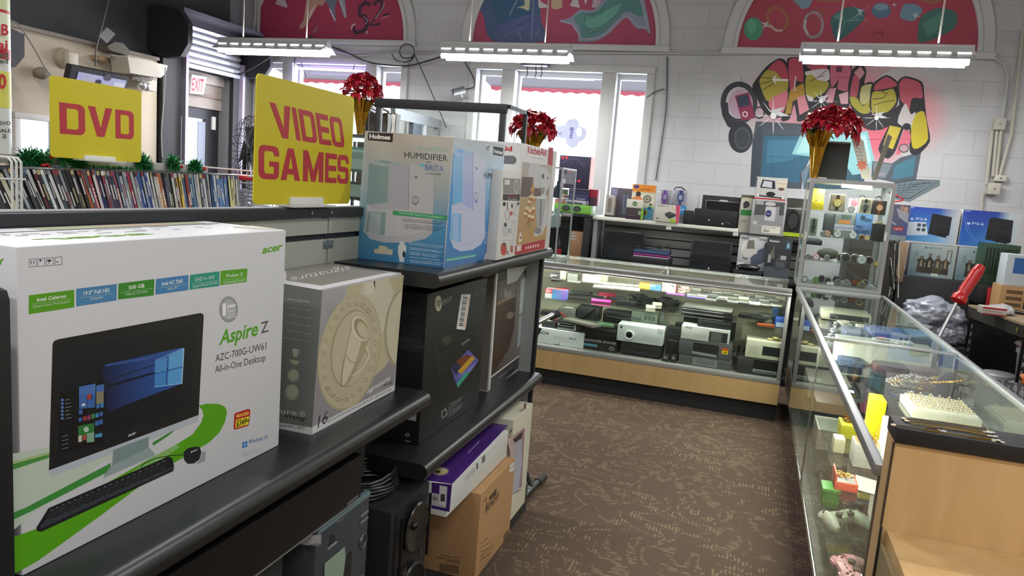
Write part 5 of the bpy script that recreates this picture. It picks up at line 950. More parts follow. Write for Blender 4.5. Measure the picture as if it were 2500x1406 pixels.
# signs
def sign(X, quad, name, label, cat, words, clip, tilt=0):
    P = [oX(x, y, X) for x, y in quad]; y0, y1 = (P[0].y+P[3].y)/2, (P[1].y+P[2].y)/2; z1, z0 = (P[0].z+P[1].z)/2, (P[2].z+P[3].z)/2
    r = T(name, label, cat, (X, (y0+y1)/2, z0)); rr = .014; o = []
    for cx, cz, a0 in ((y1-rr, z1-rr, 0), (y0+rr, z1-rr, 90), (y0+rr, z0+rr, 180), (y1-rr, z0+rr, 270)):
        o += [(cx+rr*math.cos(math.radians(a0+k*15)), cz+rr*math.sin(math.radians(a0+k*15))) for k in range(7)]
    b = MB(); b.prism(o, 'x', X-.004, X, M('cabc1c', .35)); b.build('sign_panel', r, True)
    yz = lambda x, y: (oX(x, y, X).y, oX(x, y, X).z)
    a = Art((X, 0, 0), (1, 0, 0), (X, 0, 0), (0, 1, 0), (0, 0, 1))
    for s, bl, br, tl in words:
        A, B, C = yz(*bl), yz(*br), yz(*tl); block_text(a, s, A, B, (C[0]-A[0], C[1]-A[1]), 'b0323c', 'cabc1c')
    a.build('lettering', r, .35)
    q0, q1 = yz(*clip[0]), yz(*clip[1]); b = MB(); b.box(X-.012, q0[0], q1[1], X+.008, q1[0], q0[1], M('d4d4d0', .4), .002); b.box(X-.03, q0[0]-.02, z0-.006, X+.03, q1[0]+.03, z0-.001, M('c4c4c2', .4)); b.build('clip_base', r, True)
    return r
sign(-2.47, [(123, 187), (345, 219), (345, 396), (123, 384)], 'department_sign', 'yellow sign reading DVD clipped above the disc rack', 'sign', [([('D', 0, .32), ('V', .36, .69), ('D', .73, 1)], (146, 326), (327, 341), (144, 249))], [(204, 378), (279, 394)])
sign(-1.19, [(627, 177), (866, 238), (853, 499), (620, 498)], 'department_sign', 'large yellow sign reading VIDEO GAMES standing on the shelf rail', 'sign', [([('V', 0, .26), ('I', .275, .335), ('D', .36, .575), ('E', .60, .785), ('O', .805, 1)], (671, 334), (842, 361), (657, 249)), ([('G', 0, .195), ('A', .21, .415), ('M', .445, .68), ('E', .70, .845), ('S', .855, 1)], (631, 436), (850, 449), (631, 352))], [(706, 481), (784, 499)])
# poster tube at the left edge
c = oX(-12, 392, -2.5); r = T('poster_tube', 'tall clear tube wrapped in red and yellow price posters, at the left edge', 'poster', (c.x, c.y, 1.486))
b = MB(); b.cyl((c.x, c.y, 1.486), .050, .85, M('cdcfcc', .3), 'z', 28); b.build('tube', r, True)
b = MB()
for z0, z1, col in ((1.64, 1.76, 'd0cc5c'), (1.80, 1.835, 'b02834'), (1.835, 1.95, 'd4dabc'), (1.95, 1.96, 'b02834'), (1.96, 2.13, 'c4cfa0'), (2.135, 2.16, 'b02834')):
    b.lathe([(.0508, z0), (.0508, z1)], (c.x, c.y, 0), M(col, .35), 28)
b.build('poster', r, True)
n = Vector((-c.x, -c.y, 0)).normalized(); a = Art(Vector((c.x, c.y, 0))+n*.052, n)
for s, x0, x1, y, h, col in (('1GB', -34, 21, 84, 26, 'b82c38'), ('Dai', -34, 19, 120, 24, 'b82c38'), ('United', -44, 20, 138, 12, '46584a'), ('Limited', -44, 20, 153, 12, '46584a'), ('50', -26, 16, 214, 34, 'b82c38'), ('XXX DVD', -34, 26, 303, 8, '3c3c34'), ('FOR SALE', -36, 26, 321, 8, '3c3c34'), ('$5', 6, 16, 336, 9, '3c3c34')): a.text(s, (x0, y), (x1, y+2), h, col, .03)
a.build('lettering', r, .3)
# things on and before the beige wall
def px_panel(name, label, cat, X, pts, dep, mat, group=None):
    b = MB(); P = [oX(x, y, X) for x, y in pts]; b.slab(P, (-dep, 0, 0), mat); return centered(b, name, label, cat, group)
px_panel('wall_speaker', 'dark wedge-shaped speaker hanging high at the left, beside the poster tube', 'speaker', -5.2, [(24, 68), (60, 84), (60, 138), (38, 164), (24, 160)], .3, M('33343c', .5))
wallX = XL+.07
r = T('motion_detector', 'white dome alarm detector high on the beige wall', 'detector', oX(158, 148, wallX)); c = oX(152, 142, wallX); b = MB(); b.lathe([(.085, 0), (.08, .035), (.05, .06), (.001, .065)], c, M('a89d88', .5), 20, 'x'); b.build('base_plate', r, True); b = MB(); b.box(c.x+.05, c.y-.03, c.z-.06, c.x+.11, c.y+.06, c.z+.05, M('c9c2b2', .5), .012); b.build('sensor', r, True)
c = oX(90, 178, wallX); b = MB(); b.ell((c.x+.05, c.y, c.z), .055, .06, .05, M('8f8674', .7)); centered(b, 'alarm_bell', 'small brown rounded alarm cover on the beige wall above the mirror', 'detector')
c = oX(238, 143, wallX); b = MB(); b.box(c.x, c.y-.07, c.z-.02, c.x+.05, c.y+.05, c.z+.02, M('a08664', .6), .008); b.ell((c.x+.05, c.y, c.z), .03, .04, .03, M('b49a78', .6)); centered(b, 'cable_clamp', 'small tan bracket on the beige wall above the hanging monitor', 'bracket')
r = T('wall_mirror', 'white framed mirror on the beige wall, behind the tinsel', 'mirror', oX(80, 400, wallX)); F0, F1 = oX(33, 272, wallX+.03), oX(172, 400, wallX+.03)
b = MB(); y0, y1, z1, z0 = F0.y, 5.15, 1.76, 1.2; t = .05
for q in ((y0, z1-t, y1, z1), (y0, z0, y1, z0+t), (y0, z0+t, y0+t, z1-t), (y1-t, z0+t, y1, z1-t)): b.box(wallX+.001, q[0], q[1], wallX+.045, q[2], q[3], M('d4d2d2', .4), .006)
mf_ = b.build('mirror_frame', r, True); b = MB(); b.box(wallX+.005, y0+t, z0+t, wallX+.015, y1-t, z1-t, M('c4ccd8', .03, 1)); b.build('mirror_glass', mf_, True)
r = T('hanging_monitor', 'black hanging monitor with a lilac picture behind the DVD sign', 'monitor', oX(245, 200, -5.2)); n = Vector((.95, 0, -.30)).normalized(); pc = oX(245, 190, -5.2)
P = [onPl(x, y, pc, n) for x, y in ((176, 160), (316, 188), (305, 240), (163, 218))]; b = MB(); b.slab(P, -n*.06, M('22232a', .4)); mc_ = b.build('monitor_case', r, True)
P = [onPl(x, y, pc+n*.002, n) for x, y in ((192, 175), (309, 197), (298, 236), (180, 214))]; b = MB(); b.slab(P, n*.002, M('8f8fb0', .3, emit=.55)); b.build('monitor_screen', mc_, True)
a = Art(pc+n*.0045, n); a.poly([(200, 186), (232, 190), (226, 214), (196, 206)], 'c4c0dc').ell(262, 190, 10, 8, '55556a').poly([(280, 200), (304, 204), (298, 226), (276, 216)], 'dcdcec').ell(240, 200, 8, 6, '3c3c50'); a.build('monitor_picture', r, .3)
b = MB(); b.tube([oX(233, 162, -5.24), oX(234, 120, -5.24), oX(250, 60, -5.24), oX(268, -10, -5.24)], .006, M('2a2a2c', .5), 6); b.build('hanging_cord', r, True)
def cable(pts, ax, val, r, mat, label, name='wall_cable', group=None):
    P = []
    for i in range(len(pts)-1):
        for k in range(6):
            t = k/6; p0, p1, p2, p3 = pts[max(i-1, 0)], pts[i], pts[i+1], pts[min(i+2, len(pts)-1)]
            q = [.5*((2*p1[j])+(-p0[j]+p2[j])*t+(2*p0[j]-5*p1[j]+4*p2[j]-p3[j])*t*t+(-p0[j]+3*p1[j]-3*p2[j]+p3[j])*t**3) for j in (0, 1)]
            P.append(onA(q[0], q[1], ax, val))
    P.append(onA(*pts[-1], ax, val)); b = MB(); b.tube(P, r, mat, 6); return centered(b, name, label, 'cable', group)
cable([(26, 50), (45, 60), (60, 80), (85, 120), (110, 165), (127, 187)], 0, -5.1, .006, M('8a877f', .5), 'grey cable sagging from the poster tube to the DVD sign')
cable([(404, 165), (400, 240), (394, 320), (396, 385)], 0, -5.3, .005, M('8c8a86', .5), 'thin grey cord hanging down in front of the dark doorway pillar')
px_panel('ceiling_tile_piece', 'light grey loose panel dangling above the monitor', 'panel', -5.4, [(262, 67), (282, 83), (262, 106), (242, 88)], .02, M('7f8080', .7))
px_panel('cornice_block', 'white moulded block at the end of the beige wall near the shutter', 'moulding', -5.35, [(312, 138), (335, 142), (410, 160), (404, 180), (392, 190), (345, 183), (318, 178)], .2, M('b9b2a6', .5))
px_panel('cornice_fragment', 'crumpled grey plaster piece resting on top of the beige wall', 'moulding', -5.45, [(262, 112), (280, 102), (300, 105), (318, 124), (312, 136), (268, 122)], .12, M('77736c', .9))
r = T('emergency_light', 'white emergency light box with two lamp heads and loose wires', 'light', oX(360, 222, -5.45)); b = MB(); P = [oX(x, y, -5.45) for x, y in ((336, 182), (384, 192), (382, 224), (334, 214))]; b.slab(P, (-.12, 0, 0), M('b4ada2', .5)); b.build('housing', r, True)
for x, y in ((346, 208), (356, 211)): b = MB(); b.ell(oX(x, y, -5.41), .045, .045, .045, M('d4d4d4', .15, .6)); b.build('lamp_head', r, True)
b = MB(); rg = random.Random(5)
for k in range(9): b.tube([oX(334+rg.uniform(-12, 50), 180+rg.uniform(0, 18), -5.40) for _ in range(4)], .004, M('6c665c', .5), 5)
b.build('loose_wire', r, True)
# fan cage and plastic tub behind the disc rack
r = T('pedestal_fan', 'black wire-caged pedestal fan between the door and the games sign', 'fan', (-3.6, 4.75, 0)); c = oX(612, 372, -3.6)
b = MB()
for k in range(28):
    a0 = PI*2*k/28; p = [(0, 0), (.15, .05), (.24, .045), (.27, 0)]
    b.tube([(c.x+dx*1.0, c.y+rr*math.cos(a0)*.55, c.z+rr*math.sin(a0)) for rr, dx in p], .0022, M('2a2b2f', .4), 4)
    b.tube([(c.x-dx*1.4, c.y+rr*math.cos(a0)*.55, c.z+rr*math.sin(a0)) for rr, dx in p], .0022, M('2a2b2f', .4), 4)
for rr in (.12, .2, .27): b.tube([(c.x+(.05 if rr < .25 else 0), c.y+rr*math.cos(a2/20*2*PI)*.55, c.z+rr*math.sin(a2/20*2*PI)) for a2 in range(21)], .004, M('2a2b2f', .4), 5)
b.build('fan_cage', r, True)
for k in range(4):
    b = MB(); a0 = k*PI/2; b.slab([(c.x, c.y, c.z), (c.x+.02, c.y+.12*math.cos(a0-.4), c.z+.2*math.sin(a0-.4)), (c.x-.02, c.y+.12*math.cos(a0+.4), c.z+.2*math.sin(a0+.4))], (.004, 0, 0), M('3a3c42', .4)); b.build('blade', r, True)
b = MB(); b.tube([(c.x-.05, c.y, c.z), (c.x-.06, c.y, .03)], .016, BLK, 8); b.cyl((c.x-.06, c.y, 0.001), .2, .03, BLK, 'z', 20); b.build('stand', r, True)
r = T('plastic_tub', 'clear plastic tub with a red lid at the right end of the disc rack', 'tub', (-2.46, 3.12, 1.265)); b = MB(); b.box(-2.54, 3.045, 1.2635, -2.37, 3.24, 1.43, glass_mat((.8, .82, .86), 1.4)); b.build('tub_body', r, True)
b = MB(); b.box(-2.55, 3.035, 1.431, -2.36, 3.25, 1.455, M('b01c28', .3), .01); b.build('lid', r, True)
b = MB(); 
for k in range(6): b.tube([(-2.5+.02*k, 3.06, 1.28+.02*k), (-2.44, 3.15, 1.30+.018*k), (-2.5+.02*k, 3.22, 1.29+.02*k)], .008, M('b8b8c0', .2), 6)
centered(b, 'plastic_bag', 'bundle of clear plastic packing inside the red lidded tub', 'bag')
# glass tower behind the games sign, with poinsettia
def tower(name, label, x0, y0, z0, x1, y1, z1, shelves, fr=ALU, t=.02, lab=None, back=True):
    r = T(name, label, 'display case', ((x0+x1)/2, (y0+y1)/2, z0)); b = MB()
    for x in (x0, x1-t):
        for y in (y0, y1-t): b.box(x, y, z0, x+t, y+t, z1, fr)
    for z in (z0, z1-t):
        b.box(x0+t, y0, z, x1-t, y0+t, z+t, fr); b.box(x0+t, y1-t, z, x1-t, y1, z+t, fr); b.box(x0, y0+t, z, x0+t, y1-t, z+t, fr); b.box(x1-t, y0+t, z, x1, y1-t, z+t, fr)
    b.build('frame', r, True)
    for q, nm in (((x0+t, y0+.006, z0+t, x1-t, y0+.010, z1-t), 'front_glass'), ((x0+.006, y0+t, z0+t, x0+.010, y1-t, z1-t), 'left_glass'), ((x1-.010, y0+t, z0+t, x1-.006, y1-t, z1-t), 'right_glass'), ((x0+t, y0+t, z1-.010, x1-t, y1-t, z1-.004), 'top_glass')):
        b = MB(); b.box(*q, GLS); b.build(nm, r, True)
    for z in shelves:
        b = MB(); b.box(x0+.012, y0+.015, z, x1-.012, y1-.015, z+.006, GLSD); b.build('glass_shelf', r, True)
    return r
r = tower('glass_tower', 'tall glass tower case with dark goods behind the games sign', -2.98, 4.7, .001, -2.55, 5.1, 1.77, (.5, .9, 1.3, 1.5), M('4a4c50', .4))
for (x, y, z, sx, sz, c, l) in ((-2.8, 4.85, 1.506, .10, .18, '3c5c58', 'dark green framed item on the top shelf of the glass tower behind the games sign'), (-2.82, 4.85, 1.306, .12, .13, '2a2b30', 'black boxed item on the middle shelf of the glass tower behind the games sign')):
    b = MB(); b.box(x-sx, y-.03, z, x+sx, y+.03, z+sz, M(c, .4), .006); b.box(x-sx*.8, y-.032, z+.02, x+sx*.8, y-.030, z+sz-.02, M('8f9a94', .3)); centered(b, 'framed_item', l, 'picture frame')
b = MB(); b.box(-2.97, 4.72, 1.72, -2.56, 4.74, 1.745, M('c9f0ee', .3, emit=2.2)); centered(b, 'light_strip', 'pale blue light strip inside the top of the glass tower', 'light')
MRED = M('b4122c', .5); MRED2 = M('960f28', .5); MLEAF = M('3f5c30', .5)
def poinsettia(c, R, label, seed, potr=.06, poth=.22, squash=.55, off=0, vz=.62, group='poinsettias in gold foil'):
    rg = random.Random(seed); r = T('poinsettia', label, 'plant', (c[0], c[1], c[2]), 0, group)
    b = MB(); prof = [(potr*.35, 0), (potr*.5, poth*.3), (potr*.75, poth*.7), (potr*1.25, poth)]; n = 22; vs = []; fs = []
    for j, (rad, h) in enumerate(prof):
        for k in range(n): a0 = 2*PI*k/n; q = rad*(1+(.16 if k % 2 else -.12)*(.4+j*.25)); vs.append((q*math.cos(a0), q*math.sin(a0), h+(rg.uniform(0, .035) if j == 3 else 0)))
    for j in range(3):
        for k in range(n): fs.append((j*n+k, j*n+(k+1) % n, (j+1)*n+(k+1) % n, (j+1)*n+k))
    fs.append(tuple(range(n))[::-1]); b.add(vs, fs, M('c99a3a', .16, 1), False); b.build('gold_foil', r)
    b = MB(); b.cyl((0, 0, poth*.3), potr*.5, poth*.6, M('2c2018', .9), 'z', 12)
    for k in range(6): a0 = k*1.05; b.tube([(0, 0, poth*.6), (R*.3*math.cos(a0), R*.3*math.sin(a0), poth+R*.3)], .004, M('4c5a34', .6), 5)
    b.build('stem', r)
    def leaf(bm, o, d, L, W, mat):
        d = d.normalized(); s = d.cross(Vector((0, 0, 1))); s = s.normalized() if s.length > .01 else Vector((1, 0, 0)); u = s.cross(d)
        prof = [(0, .12), (.2, .7), (.38, 1), (.5, .75), (.62, .85), (.8, .4), (1, 0)]; vs = []; 
        for t, w_ in prof: p = o+d*L*t+u*(L*.16*math.sin(PI*t)-L*.14*t*t); vs += [p-s*W*w_+u*W*.12, p-u*W*.15, p+s*W*w_+u*W*.12]
        fs = []
        for i in range(6): fs += [(3*i, 3*i+1, 3*i+4, 3*i+3), (3*i+1, 3*i+2, 3*i+5, 3*i+4)]
        bm.add(vs, fs, mat, False)
    heads = []
    for i in range(13):
        ph = i*2.39996; el = math.asin(min(1, .05+.93*(i+.5)/13)); n_ = Vector((math.cos(ph)*math.cos(el), math.sin(ph)*math.cos(el), math.sin(el))); heads.append((Vector((off+n_.x*R*.85, n_.y*R*.85, poth+R*.15+n_.z*R*vz)), n_))
    b = MB()
    for h, n_ in heads:
        t1 = n_.orthogonal().normalized(); t2 = n_.cross(t1)
        for k in range(10):
            a0 = 2*PI*k/10+rg.random()*.4; el = rg.uniform(.0, .45); leaf(b, h, t1*math.cos(a0)+t2*math.sin(a0)+n_*el, R*rg.uniform(.5, .7), R*.19, rg.choice((MRED, MRED, MRED2)))
    b.build('red_bracts', r)
    b = MB()
    for k in range(12): a0 = rg.random()*6.28; leaf(b, Vector((0, 0, poth*.95)), Vector((math.cos(a0), math.sin(a0), rg.uniform(-.1, .5))), R*.75, R*.17, MLEAF)
    b.build('green_leaves', r)
    b = MB()
    for h, n_ in heads: b.ell(h+n_*R*.05, .008, .008, .008, M('c9b040', .5))
    b.build('flower_centres', r); return r
poinsettia((-2.82, 4.9, 1.772), .135, 'red poinsettia in gold foil, behind the right edge of the VIDEO GAMES sign', 11, .062, .24, .35, 0, 1.15)
# black-framed glass cabinet and clothes behind it
r = T('framed_glass_panel', 'large black-framed glass cabinet front behind the humidifier box', 'display case', (-2.1, 4.62, 0)); b = MB()
MFB = M('26262c', .4); b.box(-2.55, 4.60, 1.955, -1.60, 4.64, 2.015, MFB, .003); b.build('top_rail', r, True)
for x in (-2.54, -1.64): b = MB(); b.box(x, 4.60, .001, x+.035, 4.64, 1.954, MFB, .003); b.build('side_post', r, True)
b = MB(); b.box(-2.54, 4.60, .9, -1.605, 4.64, .94, MFB); b.build('lower_rail', r, True)
b = MB(); b.box(-2.503, 4.616, .941, -1.642, 4.622, 1.953, GLS); b.build('glass_pane', r, True)
b = MB(); b.box(-1.61, 5.0, .001, -1.585, 5.03, 2.02, MFB); b.box(-1.61, 4.64, 1.99, -1.585, 5.03, 2.015, MFB); b.build('rear_post', r, True)
r = T('wall_shelf_rack', 'grey shelf frame receding behind the black-framed glass', 'shelf', (-3.3, 6.0, 0)); gm = M('a4a6ae', .5)
XR = -3.25; b = MB(); b.slab([oX(x, y, XR) for x, y in ((965, 262), (1114, 303), (1113, 322), (966, 290))], (-.05, 0, 0), gm); b.build('header', r, True)
for x, yt, w_, c_ in ((1010, 298, 22, '4c5664'), (1036, 304, 6, 'c4c6cc'), (1070, 310, 16, '8c9298'), (1104, 320, 14, '5c6068')):
    P = [oX(x, yt, XR), oX(x+w_, yt+3, XR)]; b = MB(); b.box(XR-.05, P[0].y, .001, XR-.001, P[1].y, min(P[0].z, P[1].z), M(c_, .5)); b.build('upright', r, True)
r = T('garment_rail', 'dark rail with leather jackets behind the gold foil pot', 'clothes rail', (-2.95, 5.6, 0)); XG = -2.95; b = MB()
for (xa, ya, xb, yb) in ((900, 250, 942, 268), (902, 262, 940, 280), (903, 270, 932, 287)): b.tube([oX(xa, ya, XG), oX(xb, yb, XG)], .008, M('2c2c34', .4), 6)
q = oX(900, 250, XG); q2 = oX(948, 272, XG); b.tube([q, (XG, q.y, .001)], .01, M('2c2c34', .4), 6); b.tube([q2, (XG, q2.y, .001)], .01, M('2c2c34', .4), 6); b.tube([q, q2], .01, M('2c2c34', .4), 6); b.build('rail', r, True)
for k, (x0, x1, c, l) in enumerate(((936, 946, '4a3f3a', 'dark brown leather jacket, left one on the garment rail'), (945, 957, '7a6450', 'tan leather jacket on the garment rail, between two darker ones'), (956, 967, '443a34', 'blackish leather jacket, right one on the garment rail'))):
    b = MB(); A_, B_ = oX(x0, 276, XG), oX(x1, 280, XG); o = [(A_.y+.02*math.sin(j*1.7+k)*.5, A_.z-j*.09) for j in range(9)]+[(B_.y+.02*math.sin(j*2.1+k)*.5, B_.z-j*.09) for j in range(8, -1, -1)]; b.prism(o, 'x', XG-.22, XG+.04, M(c, .45, bump=(20, .5))); centered(b, 'leather_jacket', l, 'jacket', 'jackets on the garment rail')
# security camera, cables on the back wall
r = T('security_camera', 'silver bullet security camera on the pillar between the windows', 'camera', oY(1150, 222, 7.15)); p0, p1 = oY(1104, 226, 7.0), oY(1132, 219, 7.1); b = MB(); b.tube([p0, p1], .035, M('a4a6aa', .3, .7), 14); cb_ = b.build('camera_body', r, True)
b = MB(); d = (p0-p1).normalized(); b.tube([p0, p0+d*.008], .029, M('15151a', .1), 14); b.build('lens', cb_, True); b = MB(); b.tube([oY(1124, 224, 7.06), oY(1127, 236, 7.15), oY(1132, 238, 7.29)], .012, M('c4c5c8', .4), 8); b.build('mount_arm', r, True)
KB = M('2c2c32', .5); YW = YB-.08
cable([(1132, 219), (1150, 215), (1158, 210), (1156, 190), (1140, 160), (1133, 145)], 1, YW, .006, KB, 'black cable rising from the security camera to the middle lamp')
cable([(806, 112), (850, 130), (900, 152), (960, 160), (1000, 160), (1040, 150), (1078, 138)], 1, YW, .008, KB, 'black cable sagging between the left and middle lamps')
cable([(575, 182), (600, 175), (630, 158), (662, 137)], 1, YW-.3, .008, KB, 'black cable rising from the shutter to the left lamp')
cable([(592, 138), (605, 146), (640, 147)], 1, YW, .005, M('8a3848', .5), 'thin red wire beside the left window')
cable([(808, 120), (850, 132), (900, 133), (960, 122), (1000, 126), (1060, 127)], 1, YW, .007, M('a8a4a8', .5), 'white cable drooping from the left lamp toward the coiled wire')
cable([(1000, 150), (1012, 130), (1005, 112), (988, 108), (976, 122), (982, 140), (1004, 140), (1012, 128), (1006, 145), (985, 152), (965, 145), (957, 132)], 1, YW, .006, KB, 'black cable coiled in a loop on the wall beside the left window')
cable([(1010, 130), (1030, 172), (1062, 245), (1090, 312)], 1, YW, .005, KB, 'black cable running diagonally down the wall to the glass cabinet')
cable([(1629, 138), (1628, 230), (1622, 300), (1604, 420), (1601, 440)], 1, YB-.015, .006, M('4c4c54', .5), 'dark cable running down the wall right of the middle window')
cable([(1580, 238), (1600, 224), (1622, 217)], 1, YB-.03, .005, M('55555a', .5), 'short dark twig of wire beside the middle window frame')
r = T('ballast_box', 'dark control box with dangling hooks under the middle lamp', 'electrical box', oY(1312, 160, YB-.1)); p, q = oY(1276, 161, YB-.1), oY(1338, 148, YB-.1); b = MB(); b.box(p.x, YB-.16, p.z, q.x, YB-.001, q.z, M('4c4c60', .4), .005); b.build('housing', r, True)
for x in (1287, 1308, 1322): b = MB(); b.tube([oY(x, 162, YB-.12), oY(x+1, 180, YB-.12), oY(x-3, 190, YB-.12)], .005, KB, 5); b.build('hook', r, True)
p, q = oY(1326, 160, YB-.1), oY(1347, 150, YB-.1)
# neon tube in the left window
r = T('neon_tube', 'purple neon tube hanging across the top of the left window', 'light', oY(800, 175, YB-.05)); b = MB(); b.tube([oY(716, 166, YB-.05), oY(882, 174, YB-.05)], .012, M('b48cff', .3, emit=9), 8); b.build('lamp_tube', r, True)
for x0, y0, x1, y1 in ((735, 152, 748, 190), (866, 158, 860, 175), (720, 140, 718, 168)): b = MB(); b.tube([oY(x0, y0, YB-.05), oY(x1, y1, YB-.05)], .004, KB, 5); b.build('hanger_chain', r, True)
# the key-shaped window sign
r = T('key_sign', 'white key-shaped sign with blue lettering in the middle window', 'sign', oY(1385, 361, YB-.06)); b = MB()
P = [oY(x, y, YB-.06) for x, y in ((1290, 318), (1345, 310), (1378, 306), (1388, 292), (1405, 290), (1414, 300), (1412, 306), (1430, 316), (1432, 330), (1424, 342), (1414, 346), (1408, 358), (1396, 362), (1384, 352), (1380, 338), (1345, 334), (1290, 342))]
from mathutils.geometry import tessellate_polygon as _tp
n = len(P); b.add(P+[p+Vector((0, .012, 0)) for p in P], [tuple(t) for t in _tp([P])]+[tuple(k+n for k in t) for t in _tp([P])]+[(k, (k+1) % n, n+(k+1) % n, n+k) for k in range(n)], M('b4bad8', .5), False); b.build('sign_panel', r, True)
a = Art((0, YB-.0605, 0), (0, -1, 0)); a.text('Made Here', (1288, 331), (1372, 329), 9, '5a5a98', .01).text('ilco', (1401, 312), (1396, 339), (-9, -2), '5050a0', .04).ell(1414, 322, 7, 12, 'f0f2ff'); a.build('lettering', r)
# ================================================================ BACK COUNTER AND THE SHELVES BEHIND IT
def wood(c1, c2, rot=0, name='maple'):
    m = bpy.data.materials.new(name); m.use_nodes = True; nt = m.node_tree; b = nt.nodes['Principled BSDF']; L = nt.links.new
    tc = nt.nodes.new('ShaderNodeTexCoord'); mp = nt.nodes.new('ShaderNodeMapping'); mp.inputs['Scale'].default_value = (6, 6, .9); mp.inputs['Rotation'].default_value = (0, rot, 0); L(tc.outputs['Object'], mp.inputs[0])
    n = nt.nodes.new('ShaderNodeTexNoise'); n.inputs['Scale'].default_value = 3; n.inputs['Detail'].default_value = 8; n.inputs['Distortion'].default_value = .6; L(mp.outputs[0], n.inputs[0])
    cr = nt.nodes.new('ShaderNodeValToRGB'); cr.color_ramp.elements[0].color = (*lin(c1), 1); cr.color_ramp.elements[1].color = (*lin(c2), 1); cr.color_ramp.elements[0].position = .35; cr.color_ramp.elements[1].position = .65; L(n.outputs[0], cr.inputs[0]); L(cr.outputs[0], b.inputs['Base Color'])
    b.inputs['Roughness'].default_value = .42; return m
MAPLE = wood('ab8d5e', 'b19466'); MAPLE2 = wood('b99664', 'c6a373')
CX0, CX1, CY0, CY1 = -1.95, .295, 5.36, 6.02
cr_ = T('glass_counter', 'long glass display counter with a pale wood base, across the back of the aisle', 'display case', (-.8, 5.7, 0))
b = MB(); b.box(CX0, CY0+.05, .001, CX1, CY1, .128, M('15151a', .6)); b.build('kick_plate', cr_, True)
b = MB(); b.box(CX0, CY0+.004, .129, CX1, CY1, .276, MAPLE); b.build('wood_base', cr_, True)
b = MB(); b.box(CX0, CY0, .277, CX1, CY1, .308, M('9b9c9a', .4, .5), .003); b.build('deck', cr_, True)
b = MB(); b.box(CX0, CY0-.004, .925, CX1, CY0+.025, .952, ALU, .004); b.build('upper_rail', cr_, True)
b = MB(); b.tube([(CX0, CY0+.008, .909), (CX1, CY0+.008, .909)], .014, M('c9cbcc', .28, .85), 12); b.build('round_rail', cr_, True)
b = MB(); b.box(CX0, CY1-.02, .93, CX1, CY1, .952, ALU); b.box(CX0, CY1-.02, .31, CX1, CY1-.006, .33, ALU); b.build('rear_rail', cr_, True)
for x in (CX0, CX1-.026): b = MB(); b.box(x, CY0, .309, x+.026, CY0+.03, .924, ALU, .003); b.build('corner_post', cr_, True)
b = MB(); b.box(CX0+.03, CY0+.026, .944, -.62, CY1-.021, .951, GLSD); b.build('top_glass', cr_, True)
b = MB(); b.box(-.61, CY0+.026, .944, CX1-.005, CY1-.021, .951, GLSD); b.build('top_glass', cr_, True)
b = MB(); b.box(CX0+.03, CY0+.010, .309, CX1-.028, CY0+.015, .897, GLS); b.build('front_glass', cr_, True)
b = MB(); b.box(CX0, CY1-.004, .331, CX1, CY1-.001, .929, M('9a9484', .5)); b.build('sliding_door', cr_, True)
for z, yf in ((.654, 5.42), (.792, 5.585), (.49, 5.62)): b = MB(); b.box(CX0+.02 if z < .7 else CX0+.02, yf, z, CX1-.02, CY1-.05, z+.007, glass_mat((.93, .97, .955))); b.build('glass_shelf', cr_, True)
for x in (-.62,): b = MB(); b.box(x, CY1-.05, .309, x+.015, CY1-.022, .93, ALU); b.build('shelf_standard', cr_, True)
b = MB(); b.tube([(CX0+.1, CY0+.045, .905), (CX1-.1, CY0+.045, .905)], .010, M('fff6d8', .4, emit=5), 8); b.build('lamp_tube', cr_, True)
area('counter_light', (-.83, CY0+.06, .893), (math.radians(18), 0, 0), 2.0, .03, 17, (1, .95, .82))
# ---- generic builders for goods
def pbox(name, label, cat, x0, y0, x1, y1, Y, d, z0, col, group=None, bev=.002, rough=.5, lean=0, zt=None, mat=None):
    """box whose front face fills the pixel rectangle on the plane Y; z0 = height of what it stands on"""
    xm, ym = (x0+x1)/2, (y0+y1)/2; X0, X1 = oY(x0, ym, Y).x, oY(x1, ym, Y).x; z1 = oY(xm, y0, Y).z if zt is None else zt
    r = T(name, label, cat, (X0, Y, z0+.0006), 0, group, rot=(lean, 0, 0)); w, h = X1-X0, max(.004, z1-z0)
    b = MB(); b.box(0, 0, 0, w, d, h, mat or M(col, rough), bev); b.build('carton' if 'box' in name else 'body', r); r['w'] = w; r['h'] = h; return r
def clear(r):
    for k in ('w', 'h'):
        if k in r: del r[k]
def fart(r, rough=.4, d=0):
    """artwork in fractions of the front face of a pbox"""
    m = mw(r); R3 = m.to_3x3(); w, h = r['w'], r['h']; return Art(m @ Vector((0, 0, 0)), R3 @ Vector((0, -1, 0)), m @ Vector((0, 0, 0)), R3 @ Vector((w, 0, 0)), R3 @ Vector((0, 0, h)))
# ---- wall unit behind the counter
u = T('slat_wall_unit', 'grey slat wall shelving with a white upper shelf behind the back counter', 'shelf', (-.6, 6.9, 0)); b = MB(); SL = M('9b9c9c', .5)
z = .80
while z < 1.22: b.box(-1.36, 6.98, z, .45, 7.0, z+.066, SL); z += .078
b.box(-1.36, 7.0005, .0011, .45, 7.02, 1.23, M('2c2d30', .6)); b.build('slat_panel', u, True)
b = MB(); b.box(-1.40, 6.70, .001, -1.365, 7.02, 1.24, M('a4a6a8', .5)); b.build('side_panel', u, True)
b = MB(); b.box(-1.41, 6.66, 1.243, -.13, 7.02, 1.278, M('d4d3cc', .4), .012); b.build('upper_shelf', u, True)
b = MB(); b.box(-.125, 6.66, 1.20, .55, 7.02, 1.245, M('26272b', .4), .012); b.build('upper_shelf', u, True)
b = MB(); b.box(-1.36, 6.45, .86, .55, 6.97, .885, M('1c1d20', .5), .005); b.build('lower_shelf', u, True)
